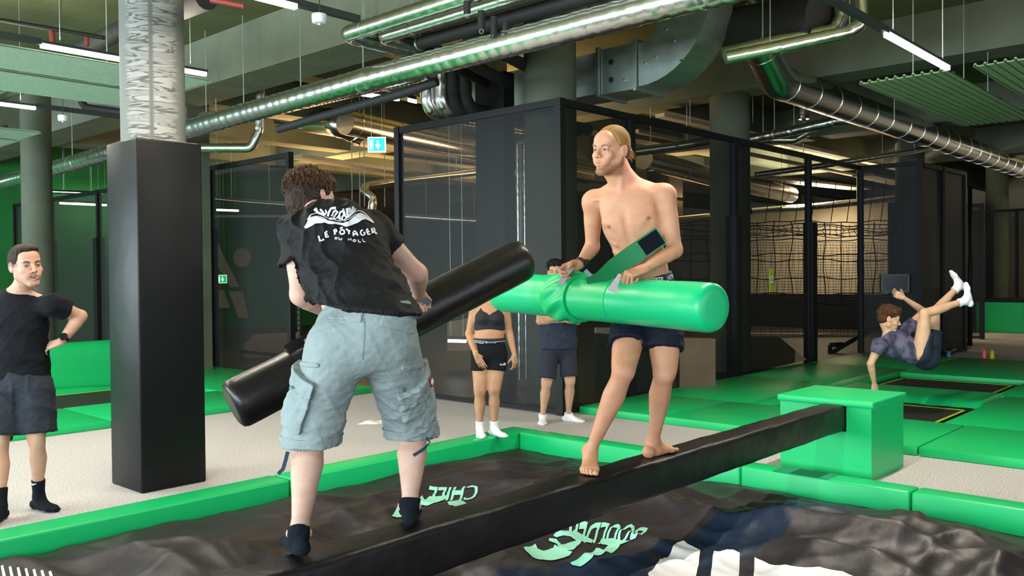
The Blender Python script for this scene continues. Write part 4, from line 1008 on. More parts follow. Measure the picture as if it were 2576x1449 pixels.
def smooth_pts(P, Q, it=2, lam=0.5):
    n = len(P); E = np.concatenate([Q[:, [0, 1]], Q[:, [1, 2]], Q[:, [2, 3]], Q[:, [3, 0]]])
    for _ in range(it):
        S = np.zeros((n, 3)); Cn = np.bincount(E[:, 0], minlength=n)+np.bincount(E[:, 1], minlength=n)
        for k in range(3): S[:, k] = np.bincount(E[:, 0], P[E[:, 1], k], n)+np.bincount(E[:, 1], P[E[:, 0], k], n)
        P = P*(1-lam)+lam*S/np.maximum(Cn, 1)[:, None]
    return P
def vnormals(P, Q):
    a = P[Q[:, 2]]-P[Q[:, 0]]; b = P[Q[:, 3]]-P[Q[:, 1]]; nf = np.cross(a, b); N = np.zeros_like(P)
    for k in range(4):
        for c in range(3): N[:, c] += np.bincount(Q[:, k], nf[:, c], len(P))
    return N/np.maximum(np.linalg.norm(N, axis=1), 1e-12)[:, None]
def sculpt(shape, name, m, parent, h=0.006, fine=None, colour=None, disp=None, it=2, field=None, label=None, bounds=None, shell=None):
    """fine: list of (lo, hi, h) boxes meshed at a finer step in the same object"""
    lo, hi = bounds if bounds is not None else shape.bounds(); parts = []
    P, Q = surfnet(field(lo, hi, h) if field else shape.grid(lo, hi, h), lo, h); P = smooth_pts(P, Q, it)
    if disp is not None:
        sg = np.where(shape.at(P) < -shell*0.5, -1.0, 1.0) if shell else 1.0
        P = P+vnormals(P, Q)*(disp(P)*sg)[:, None]
    for (a, b, hf) in fine or []:
        c = P[Q].mean(1); Q = Q[~((c > a+h*1.6) & (c < b-h*1.6)).all(1)]
    parts.append((P, Q))
    for (a, b, hf) in fine or []:
        a = np.maximum(a, lo); b = np.minimum(b, hi)
        Pf, Qf = surfnet(field(a, b, hf) if field else shape.grid(a, b, hf), a, hf); Pf = smooth_pts(Pf, Qf, 2)
        if disp is not None: Pf = Pf+vnormals(Pf, Qf)*disp(Pf)[:, None]
        parts.append((Pf, Qf))
    n = 0; PP = []; QQ = []
    for P_, Q_ in parts:
        u, inv = np.unique(Q_, return_inverse=True); PP.append(P_[u]); QQ.append(inv.reshape(Q_.shape)+n); n += len(u)
    P = np.concatenate(PP); Q = np.concatenate(QQ)
    off = wloc(parent) if parent else Vector((0, 0, 0)); off = V(*off)
    me = bpy.data.meshes.new(name)
    me.vertices.add(len(P)); me.vertices.foreach_set('co', (P-off).astype(np.float32).ravel())
    me.loops.add(len(Q)*4); me.loops.foreach_set('vertex_index', Q.astype(np.int32).ravel())
    me.polygons.add(len(Q)); me.polygons.foreach_set('loop_start', np.arange(0, len(Q)*4, 4, dtype=np.int32)); me.polygons.foreach_set('loop_total', np.full(len(Q), 4, np.int32))
    me.update(calc_edges=True); me.validate()
    me.polygons.foreach_set('use_smooth', np.ones(len(me.polygons), bool))
    if colour is not None:
        C_ = colour(P); at = me.color_attributes.new('tone', 'FLOAT_COLOR', 'POINT')
        at.data.foreach_set('color', np.concatenate([C_, np.ones((len(P), 1))], 1).astype(np.float32).ravel())
    me.materials.append(m); o = bpy.data.objects.new(name, me); COL.objects.link(o)
    if parent: o.parent = parent
    if label: o['label'] = label
    return o
def wave(P, seed, lam, amp, stretch=(1, 1, 1), n=5):
    r = np.random.RandomState(seed); out = np.zeros(len(P)); Ps = P*np.array(stretch)
    for i in range(n):
        d = nrm(r.normal(size=3)); w_ = Ps@d*2*math.pi/(lam*r.uniform(0.6, 1.5)); w2 = Ps@nrm(r.normal(size=3))*2*math.pi/(lam*2)
        out += np.sin(w_+1.3*np.sin(w2+r.uniform(0, 6))+r.uniform(0, 6))
    return out*amp/math.sqrt(n)
def folds(P, seed, lam, amp, dirn=(0, 0, 1), across=0.25):
    # sharp-ish creases running across direction dirn
    r = np.random.RandomState(seed); d = nrm(dirn); out = np.zeros(len(P))
    for i in range(4):
        q = nrm(d+r.normal(size=3)*across); ph = P@q*2*math.pi/(lam*r.uniform(0.7, 1.6))+1.5*np.sin(P@nrm(r.normal(size=3))*2*math.pi/(lam*2.5)+r.uniform(0, 6))
        out += (1-np.abs(np.sin(ph/2+r.uniform(0, 3))))**2-0.33
    return out*amp/2
def noise1(P, seed, lam): return 0.5+0.5*np.tanh(wave(P, seed, lam, 1.0, n=6))
# ---------------------------------------------------------------- anatomy
class Head:
    def __init__(s, c, fwd, up, sc=1.0):
        s.c = np.asarray(c, float); s.y = nrm(fwd); u = np.asarray(up, float); s.z = nrm(u-s.y*(u@s.y)); s.x = np.cross(s.y, s.z); s.s = sc
    def w(s, x, y, z): return s.c+(s.x*x+s.y*y+s.z*z)*s.s
    def loc(s, P): q = (P-s.c)/s.s; return q@s.x, q@s.y, q@s.z
    def ax(s): return (s.x, s.y, s.z)
def head_skin(S, h, smile=0.5, ears=True, open_=0.0, slim=1.0, chin=1.0):
    A = h.ax(); k = h.s; W = h.w
    S.ell(W(0, -0.018, 0.038), V(0.074, 0.092, 0.080)*k, A, 0.01)
    S.ell(W(0, 0.018, -0.020), V(0.064*slim, 0.070, 0.080)*k, A, 0.03)
    S.ell(W(0, 0.062, 0.045), V(0.052, 0.028, 0.045)*k, A, 0.03)
    for e in (-1, 1):
        S.limb(W(e*0.054*slim, 0.004, -0.060), W(e*0.016, 0.072, -0.102*chin), [(0, 0.018*k, 0.018*k), (1, 0.016*k, 0.016*k)], k=0.022)
        S.limb(W(e*0.058*slim, 0.0, -0.02), W(e*0.054*slim, 0.004, -0.060), [(0, 0.016*k, 0.02*k), (1, 0.016*k, 0.018*k)], k=0.02)
        S.ell(W(e*0.042*slim, 0.064, -0.028), V(0.022, 0.020, 0.020)*k, A, 0.02)
        S.ell(W(e*0.026, 0.074, -0.055), V(0.020, 0.018, 0.022)*k, A, 0.02)
    S.ell(W(0, 0.078, -0.100*chin), V(0.020, 0.017, 0.018)*k, A, 0.02)
    S.ell(W(0, 0.080, -0.062), V(0.030, 0.016, 0.024)*k, A, 0.018)
    S.limb(W(-0.038, 0.078, 0.020), W(0.038, 0.078, 0.020), [(0, 0.010*k, 0.010*k), (0.5, 0.014*k, 0.012*k), (1, 0.010*k, 0.010*k)], k=0.016)
    for e in (-1, 1):
        S.ell(W(e*0.031, 0.096, 0.0), V(0.019, 0.014, 0.012)*k, A, 0.012, 'sub')
        S.ell(W(e*0.031, 0.0735, -0.001), V(0.0135, 0.0135, 0.0125)*k, A, 0.002)
        S.limb(W(e*0.018, 0.0835, 0.005), W(e*0.045, 0.079, 0.004), [(0, 0.0035*k, 0.0035*k), (0.5, 0.0058*k, 0.0045*k), (1, 0.0035*k, 0.0035*k)], side=h.z, k=0.004)
        S.limb(W(e*0.019, 0.083, -0.0075), W(e*0.043, 0.079, -0.007), [(0, 0.003*k, 0.003*k), (0.5, 0.005*k, 0.004*k), (1, 0.003*k, 0.003*k)], side=h.z, k=0.005)
    S.limb(W(0, 0.086, 0.012), W(0, 0.112, -0.030), [(0, 0.0075*k, 0.009*k), (0.6, 0.0085*k, 0.011*k), (1, 0.0115*k, 0.011*k)], side=h.x, k=0.010)
    for e in (-1, 1): S.ell(W(e*0.0125, 0.100, -0.034), V(0.0075, 0.011, 0.008)*k, A, 0.006)
    for e in (-1, 1): S.ell(W(e*0.007, 0.106, -0.043), V(0.0035, 0.005, 0.004)*k, A, 0.003, 'sub')
    mw = 0.023+0.009*smile; up_ = 0.006*smile
    # mouth cavity with teeth then lips
    S.limb(W(-mw, 0.084, -0.066+up_), W(0, 0.098, -0.069), [(0, 0.004*k, 0.004*k), (1, (0.0045+0.009*open_)*k, 0.006*k)], side=h.z, k=0.003, op='sub')
    S.limb(W(mw, 0.084, -0.066+up_), W(0, 0.098, -0.069), [(0, 0.004*k, 0.004*k), (1, (0.0045+0.009*open_)*k, 0.006*k)], side=h.z, k=0.003, op='sub')
    S.limb(W(-mw*0.72, 0.078, -0.063+up_*0.7), W(0, 0.0855, -0.0655), [(0, 0.004*k, 0.003*k), (1, 0.0055*k, 0.0035*k)], side=h.z, k=0.001)
    S.limb(W(mw*0.72, 0.078, -0.063+up_*0.7), W(0, 0.0855, -0.0655), [(0, 0.004*k, 0.003*k), (1, 0.0055*k, 0.0035*k)], side=h.z, k=0.001)
    o2 = 0.0035+0.009*open_
    for e in (-1, 1):
        S.limb(W(e*(mw+0.001), 0.083, -0.065+up_), W(0, 0.0965, -0.0615+0.001*smile), [(0, 0.0028*k, 0.003*k), (1, 0.0042*k, 0.0045*k)], side=h.z, k=0.005)
        S.limb(W(e*(mw+0.001), 0.083, -0.067+up_), W(0, 0.095, -0.0705-o2), [(0, 0.0028*k, 0.003*k), (1, 0.0052*k, 0.005*k)], side=h.z, k=0.005)
    if ears:
        for e in (-1, 1):
            M = (nrm(h.x*e*0.94+h.y*0.35), nrm(h.y*0.94-h.x*e*0.35), h.z)
            S.ell(W(e*0.077, -0.012, -0.004), V(0.0075, 0.0195, 0.032)*k, M, 0.006)
            S.ell(W(e*0.0845, -0.008, 0.000), V(0.0045, 0.0115, 0.018)*k, M, 0.003, 'sub')
            S.ell(W(e*0.071, -0.004, -0.010), V(0.010, 0.012, 0.018)*k, M, 0.01)
def hand(S, wrist, d, palm, thumb_side, sc=1.0, curl=(0.9, 1.1, 0.9), spread=0.04, thumb=(0.5, 0.5), k0=0.012, jitter=0.0):
    """d: direction wrist->fingers, palm: direction the palm faces, thumb_side: direction of the thumb side"""
    d = nrm(d); palm = nrm(np.asarray(palm, float)-d*(np.asarray(palm, float)@d)); ts = np.cross(d, palm)
    if ts@np.asarray(thumb_side, float) < 0: ts = -ts
    w = np.asarray(wrist, float); s = sc
    kn = w+d*0.085*s
    S.limb(w, w+d*0.02*s, [(0, 0.027*s, 0.021*s), (1, 0.031*s, 0.019*s)], side=ts, k=k0)
    S.limb(w+d*0.018*s, kn-d*0.006*s, [(0, 0.032*s, 0.018*s), (0.6, 0.040*s, 0.016*s), (1, 0.041*s, 0.013*s)], side=ts, k=0.012)
    S.ell(w+d*0.035*s+ts*0.026*s+palm*0.010*s, V(0.016, 0.030, 0.014)*s, (ts, d, palm), 0.012)
    Ls = ((0.043, 0.026, 0.021), (0.047, 0.029, 0.022), (0.044, 0.027, 0.021), (0.035, 0.020, 0.019)); off = (0.030, 0.0105, -0.0095, -0.029); rad = (0.0095, 0.0098, 0.0092, 0.0082); bk = (0, 0.004, 0.001, -0.008)
    for i in range(4):
        p = kn+ts*off[i]*s+d*bk[i]*s-palm*0.001*s; a = 0.0; sp = spread*(1.5-i)*0.9
        for j in range(3):
            a += curl[j]*(1+0.08*(i-1.5))+jitter*math.sin(i*2.1+j)
            v = d*math.cos(a)+palm*math.sin(a)+ts*sp; v = nrm(v); q = p+v*Ls[i][j]*s; r0 = rad[i]*s*(1-0.09*j)
            S.limb(p, q, [(0, r0, r0), (0.5, r0*0.93, r0*0.93), (1, r0*0.93, r0*0.93)], k=0.0035 if j else 0.006); p = q
    a, b = thumb; p = w+d*0.028*s+ts*0.028*s+palm*0.010*s
    v1 = nrm(ts*0.75*math.cos(a)+d*0.75+palm*(0.25+0.9*math.sin(a))); q = p+v1*0.040*s
    S.limb(p, q, [(0, 0.0135*s, 0.0135*s), (1, 0.0105*s, 0.0105*s)], k=0.01)
    v2 = nrm(v1*math.cos(b)+(d*0.7-ts*0.6+palm*0.3)*math.sin(b)); q2 = q+v2*0.030*s
    S.limb(q, q2, [(0, 0.0108*s, 0.0108*s), (0.6, 0.0105*s, 0.0098*s), (1, 0.0088*s, 0.008*s)], k=0.004)
def foot(S, ankle, toe_dir, up=(0, 0, 1), sc=1.0, bare=True, drop=0.075, inner=None, k=0.014):
    """ankle joint; the sole lies drop below it; toe_dir horizontal"""
    a = np.asarray(ankle, float); u = nrm(up); f = np.asarray(toe_dir, float); f = nrm(f-u*(f@u)); sd = np.cross(f, u)
    if inner is not None and sd@np.asarray(inner, float) < 0: sd = -sd        # sd points to the big toe side
    s = sc; g = a-u*drop*s
    S.ell(g-f*0.040*s+u*0.030*s, V(0.030, 0.036, 0.032)*s, (sd, f, u), k)
    S.limb(a+u*0.01, g+u*0.045*s+f*0.03*s, [(0, 0.034*s, 0.036*s), (1, 0.032*s, 0.036*s)], side=sd, k=0.02)
    S.limb(g+u*0.036*s+f*0.02*s, g+u*0.020*s+f*0.125*s, [(0, 0.031*s, 0.036*s), (0.6, 0.038*s, 0.026*s), (1, 0.043*s, 0.017*s)], side=sd, k=0.02)
    S.limb(g-f*0.03*s+u*0.016*s-sd*0.008*s, g+u*0.014*s+f*0.11*s-sd*0.012*s, [(0, 0.026*s, 0.015*s), (1, 0.034*s, 0.013*s)], side=sd, k=0.015)
    if bare:
        S.limb(g+f*0.120*s+sd*0.028*s+u*0.016*s, g+f*0.172*s+sd*0.026*s+u*0.011*s, [(0, 0.0145*s, 0.014*s), (0.6, 0.0125*s, 0.011*s), (1, 0.013*s, 0.010*s)], side=sd, k=0.008)
        for i, (o, l, r) in enumerate(((0.006, 0.170, 0.0088), (-0.010, 0.163, 0.0083), (-0.024, 0.154, 0.0078), (-0.036, 0.142, 0.0075))):
            m_ = g+f*(l-0.018)*s+sd*(o+0.001)*s+u*0.018*s
            S.limb(g+f*0.112*s+sd*o*s+u*0.016*s, m_, [(0, r*s*1.15, r*s*1.15), (1, r*s, r*s)], k=0.006)
            S.limb(m_, g+f*l*s+sd*o*s+u*0.009*s, [(0, r*s, r*s), (1, r*s, r*s*0.9)], k=0.004)
    else:
        S.limb(g+f*0.11*s+u*0.019*s, g+f*0.165*s+u*0.016*s, [(0, 0.043*s, 0.018*s), (1, 0.030*s, 0.015*s)], side=sd, k=0.02)
def arm(S, sh, el, wr, m=1.0, side=None, k=0.02):
    sh, el, wr = (np.asarray(q, float) for q in (sh, el, wr))
    S.ell(sh, V(0.058, 0.058, 0.060)*m, None, 0.035)
    S.limb(sh, el, [(0, 0.050*m, 0.052*m), (0.4, 0.046*m, 0.050*m), (0.75, 0.039*m, 0.041*m), (1, 0.037*m, 0.037*m)], side=side, k=0.03)
    S.limb(el, wr, [(0, 0.037*m, 0.037*m), (0.25, 0.042*m, 0.039*m), (0.6, 0.034*m, 0.030*m), (1, 0.026*m, 0.021*m)], side=side, k=0.02)
def leg(S, hip, kn, an, m=1.0, fwd=(0, 1, 0), k=0.03, calf=1.0):
    hip, kn, an = (np.asarray(q, float) for q in (hip, kn, an)); f = np.asarray(fwd, float)
    S.limb(hip, kn, [(0, 0.088*m, 0.09*m), (0.35, 0.080*m, 0.084*m), (0.75, 0.062*m, 0.066*m), (1, 0.050*m, 0.052*m)], k=0.04)
    ax = nrm(an-kn); fb = nrm(f-ax*(f@ax)); sd = np.cross(ax, fb)
    for e in (-1, 1): S.limb(lerp(hip, kn, 0.62)+fb*0.030*m+sd*e*0.022*m, lerp(hip, kn, 0.90)+fb*0.020*m+sd*e*0.028*m, [(0, 0.034*m, 0.034*m), (1, 0.024*m, 0.024*m)], k=0.03)
    S.limb(kn, an, [(0, 0.047*m, 0.048*m), (0.12, 0.046*m, 0.046*m), (0.32, 0.050*m*calf, 0.046*m*calf), (0.6, 0.040*m, 0.040*m), (0.86, 0.029*m, 0.033*m), (1, 0.032*m, 0.035*m)], side=sd, k=0.02)
    for e in (-1, 1): S.limb(lerp(kn, an, 0.12)-fb*0.016*m+sd*e*0.014*m, lerp(kn, an, 0.52)-fb*0.016*m+sd*e*0.010*m, [(0, 0.026*m, 0.026*m), (0.42, 0.040*m*calf, 0.038*m*calf), (1, 0.024*m, 0.024*m)], k=0.022)
    S.limb(lerp(kn, an, 0.10)+fb*0.030*m, lerp(kn, an, 0.80)+fb*0.018*m, [(0, 0.014*m, 0.014*m), (1, 0.010*m, 0.010*m)], k=0.02)
    S.ell(kn+fb*0.036*m+ax*0.004, V(0.021, 0.014, 0.022)*m, (sd, fb, ax), 0.012)
    for e in (-1, 1): S.ell(an+sd*e*0.030*m, V(0.012, 0.013, 0.016)*m, (sd, fb, ax), 0.014)
def torso(S, pel, chest, neck, shl, shr, front, m=1.0, male=True, waist=0.128, pecs=True):
    pel, chest, neck, shl, shr = (np.asarray(q, float) for q in (pel, chest, neck, shl, shr)); sv = nrm(shr-shl)
    up = nrm(neck-pel); fr = nrm(np.asarray(front, float)-up*(np.asarray(front, float)@up)); hs = np.cross(up, fr)
    wst = lerp(pel, chest, 0.45)
    S.ell(pel, V(0.165, 0.112, 0.115)*m, (hs, fr, up), 0.02)
    S.limb(pel, wst, [(0, 0.155*m, 0.105*m), (1, waist*m, 0.095*m)], side=hs, k=0.05)
    S.limb(wst, chest, [(0, waist*m, 0.095*m), (0.5, 0.142*m, 0.106*m), (1, 0.160*m, 0.115*m)], side=sv, k=0.05)
    S.limb(chest, lerp(chest, neck, 0.66), [(0, 0.158*m, 0.115*m), (0.6, 0.155*m, 0.098*m), (1, 0.135*m, 0.080*m)], side=sv, k=0.05)
    S.limb(lerp(shl, neck, 0.12), lerp(shr, neck, 0.12), [(0, 0.040*m, 0.045*m), (0.5, 0.050*m, 0.055*m), (1, 0.040*m, 0.045*m)], side=up, k=0.05)
    for sh in (shl, shr):
        S.limb(neck+up*0.030, lerp(neck, sh, 0.80)+up*0.010, [(0, 0.036*m, 0.036*m), (1, 0.031*m, 0.031*m)], k=0.045)
        if pecs:
            e = 1 if (sh-neck)@hs > 0 else -1
            S.ell(lerp(chest, neck, 0.16)+fr*0.082*m+hs*e*0.072*m, V(0.070, 0.028, 0.048)*m, (hs, fr, up), 0.035)
            S.ell(lerp(chest, neck, 0.52)+fr*0.048*m+hs*e*0.05*m, V(0.095, 0.045, 0.075)*m, (hs, fr, up), 0.05)
            S.ell(lerp(chest, neck, 0.25)-fr*0.066*m+hs*e*0.075*m, V(0.062, 0.034, 0.08)*m, (hs, fr, up), 0.04)
def neck_(S, neck, h, m=1.0):
    S.limb(neck+0*h.z, h.w(0, -0.022, -0.055), [(0, 0.060*m, 0.058*m), (0.5, 0.052*m, 0.054*m), (1, 0.055*m, 0.055*m)], side=h.x, k=0.03)
    S.limb(neck+0*h.z, h.w(0, 0.01, -0.075), [(0, 0.045*m, 0.045*m), (1, 0.042*m, 0.04*m)], side=h.x, k=0.03)
def head_tones(h, P, C_, skin, brow=(0.14, 0.08, 0.04), lips=(0.55, 0.22, 0.20), eye=(0.025, 0.028, 0.030), smile=0.5, open_=0.0, teeth=True, stubble=None, beard=0.0):
    x, y, z = h.loc(P); near = (np.abs(x) < 0.1) & (np.abs(y) < 0.14) & (np.abs(z) < 0.14)
    def mixc(mk, col, a=1.0):
        C_[mk] = C_[mk]*(1-a)+np.array(col)*a
    ax_ = np.abs(x)
    mixc(near & (((ax_-0.042)/0.02)**2+((z+0.028)/0.016)**2 < 1) & (y > 0.04), (0.80, 0.36, 0.29), 0.25)
    mixc(near & (ax_ < 0.014) & (z < -0.02) & (z > -0.045) & (y > 0.10), (0.80, 0.36, 0.29), 0.25)
    mixc(near & (ax_ > 0.072) & (y < 0.02), (0.80, 0.28, 0.24), 0.35)
    if beard > 0:
        nz = noise1(P, 3, 0.006)
        fr_ = (ax_/0.062)
        zb_ = -0.056+0.9*np.clip(0.03-y, 0, 0.045)-0.35*np.clip(y-0.05, 0, 0.05)
        wt = np.clip((zb_-z)/0.025, 0, 1)
        lipz = (((x/0.036)**2+((z+0.066)/0.013)**2) < 1)
        wt = np.where(lipz, 0, wt); ms = np.exp(-((z+0.053)/0.004)**2)*np.clip(1-ax_/0.03, 0, 1)*(y > 0.085); wt = np.maximum(wt, 0.7*ms)
        wt = wt*near*np.clip((y+0.020)/0.012, 0, 1)*np.clip((z+0.135)/0.015, 0, 1)
        C_[:] = C_*(1-(wt*beard*(0.72+0.28*nz))[:, None])+np.array(stubble)*(wt*beard*(0.72+0.28*nz))[:, None]
    arch = 0.0175+0.005*np.clip(1-((ax_-0.034)/0.016)**2, -0.6, 1)
    wb_ = (near & (y > 0.05))*np.clip((ax_-0.012)/0.003, 0, 1)*np.clip((0.053-ax_)/0.006, 0, 1)*np.clip((0.0058-0.0020*np.clip((ax_-0.033)/0.017, 0, 1)-np.abs(z-arch))/0.0025, 0, 1)
    C_[:] = C_*(1-0.92*wb_[:, None])+np.array(brow)*0.92*wb_[:, None]
    ex = ax_-0.031; dx = ex**2+(z+0.001)**2
    op = near & (y > 0.066) & (np.abs(ex) < 0.0145) & (np.abs(z+0.0012) < 0.0045*np.sqrt(np.clip(1-(ex/0.0145)**2, 0, 1)))
    mixc(op, (0.26, 0.22, 0.20)); gaze = GAZE.get('x', 0.0)
    iris = op & (((x-np.sign(x)*0.031-gaze)**2+(z+0.0005)**2) < 0.0058**2); mixc(iris, eye); mixc(op & (((x-np.sign(x)*0.031-gaze)**2+(z+0.0005)**2) < 0.0028**2), (0.01, 0.01, 0.01))
    lash = near & (y > 0.066) & (np.abs(ex) < 0.0155) & (~op) & (np.abs(z-(-0.001+0.0055*np.sqrt(np.clip(1-(ex/0.0158)**2, 0, 1)))) < 0.0014); mixc(lash, (0.06, 0.04, 0.03), 0.8)
    mw = 0.023+0.009*smile; up_ = 0.006*smile; o2 = 0.0035+0.009*open_
    t = np.clip(ax_/(mw+0.003), 0, 1); zt = -0.0615*(1-t)+(-0.065+up_)*t; zb = (-0.0705-o2)*(1-t)+(-0.067+up_)*t
    fm = near & (y > 0.070) & (ax_ < mw+0.003)
    mixc(fm & (z < zt+0.0042) & (z > zb-0.0042) & (ax_ < mw-0.001), lips, 0.55)
    mixc(fm & (z < zt-0.0022) & (z > zb+0.0036) & (ax_ < mw*0.97), (0.10, 0.03, 0.03))
    if teeth: mixc(fm & (z < zt-0.0020) & (z > np.maximum(zb+0.0030, zt-0.0022-0.0085)) & (ax_ < mw*0.85), (0.36, 0.29, 0.21))
    mixc(near & (ax_ > 0.004) & (ax_ < 0.0095) & (np.abs(z+0.043) < 0.0028) & (y > 0.098), (0.12, 0.05, 0.04), 0.8)
    return C_
GAZE = {}
SKINM = mat('skin', (0.7, 0.45, 0.35), 0.52, vcol='tone', bump=0.10, bscale=160, spec=0.32, sss=0.08)
HAIRM = mat('hair', (0.05, 0.03, 0.02), 0.65, vcol='tone', bump=0.5, bscale=90, spec=0.18)
def tones(skin, var=0.06):
    def f(P): 
        n = wave(P, 9, 0.09, 1.0)[:, None]; m = wave(P, 12, 0.03, 1.0)[:, None]
        return np.clip(np.array(skin)*(1+var*n*np.array([0.4, 0.9, 0.9])+var*0.4*m), 0, 1)
    return f
def box_around(c, r): c = np.asarray(c, float); return c-r, c+r
def hair_strands(h, name, parent, starts, path_fn, r, col, n_pts=7, seed=1):
    """tapered strands; starts: list of (x,y,z) local, path_fn(i, start, t, rng) -> local point"""
    rng = random.Random(seed); b = MB(); m = mat(name+'_strand', col, 0.5, spec=0.25)
    for i, st in enumerate(starts):
        pts = [Vector(h.w(*path_fn(i, st, t/(n_pts-1), rng))) for t in range(n_pts)]
        rr = [r*(1-0.75*(t/(n_pts-1))**2) for t in range(n_pts)]
        b.tube(pts, rr, 4, caps=True)
    return b.build(name, m, parent, True)
def hollow(S, thick, planes, inner_from=0.0):
    """cloth shell field: solid shape with the inside removed near the openings given as planes (p, n, depth)"""
    def field(lo, hi, h):
        d = S.grid(lo, hi, h); n = d.shape
        ax = [lo[i]+h*np.arange(n[i]) for i in range(3)]
        X, Y, Z_ = np.meshgrid(*ax, indexing='ij', sparse=True)
        cav = np.full(n, 1.0, np.float32)
        for p, nn, depth, rad in planes:
            p = np.asarray(p, float); nn = nrm(nn)
            s_ = (X-p[0])*nn[0]+(Y-p[1])*nn[1]+(Z_-p[2])*nn[2]           # >0 outside the cloth
            r2 = np.sqrt((X-p[0])**2+(Y-p[1])**2+(Z_-p[2])**2)
            d = np.where(r2 < rad, np.maximum(d, s_), d)
            c = np.maximum(np.maximum(d+thick, -(s_+depth)), r2-rad); cav = np.minimum(cav, c)
        return np.maximum(d, -cav)
    return field
def project_print(polys_bm, target, name, m, parent, lift=0.003, maxe=0.012):
    """bm vertices hold pixel coordinates (x, y); each is laid on the first surface of the target that this line meets"""
    bm = polys_bm; bmesh.ops.triangulate(bm, faces=bm.faces)
    T = BVHTree.FromPolygons([target.matrix_local @ v.co + wloc(target.parent) if target.parent else v.co for v in target.data.vertices], [tuple(p.vertices) for p in target.data.polygons])
    for _ in range(5):
        es = [e for e in bm.edges if e.calc_length() > maxe]
        if not es: break
        bmesh.ops.subdivide_edges(bm, edges=es, cuts=1); bmesh.ops.triangulate(bm, faces=bm.faces)
    off = wloc(parent); dead = []
    for v in bm.verts:
        d = ray(v.co.x, v.co.y); hit, n, i, dist = T.ray_cast(CAM, d.normalized())
        if hit is None: dead.append(v); continue
        if n.dot(d) > 0: n = -n
        v.co = hit+n*lift-off
    bmesh.ops.delete(bm, geom=dead, context='VERTS')
    me = bpy.data.meshes.new(name); bm.to_mesh(me); bm.free(); me.materials.append(m)
    me.polygons.foreach_set('use_smooth', [True]*len(me.polygons))
    o = bpy.data.objects.new(name, me); COL.objects.link(o); o.parent = parent; return o
def px_polys(polys):
    bm = bmesh.new()
    for p in polys:
        vs = [bm.verts.new((x, y, 0)) for x, y in p]
        bm.faces.new(vs)
    return bm
def px_stroke(pts, w):
    """a polyline of pixels as a ribbon polygon of width w"""
    p = [np.array(q, float) for q in pts]; L = []; R_ = []
    for i in range(len(p)):
        t = nrm(p[min(i+1, len(p)-1)]-p[max(i-1, 0)]); n = np.array([-t[1], t[0]]); ww = w[i] if isinstance(w, (list, tuple)) else w
        L.append(p[i]+n*ww/2); R_.append(p[i]-n*ww/2)
    return [tuple(q) for q in L+R_[::-1]]
def px_text(s, quad, w, h=0.72, bold=0.03): return text_mesh(s, lambda x, y: (*bilin(quad, x/w, y/h), 0), bold)
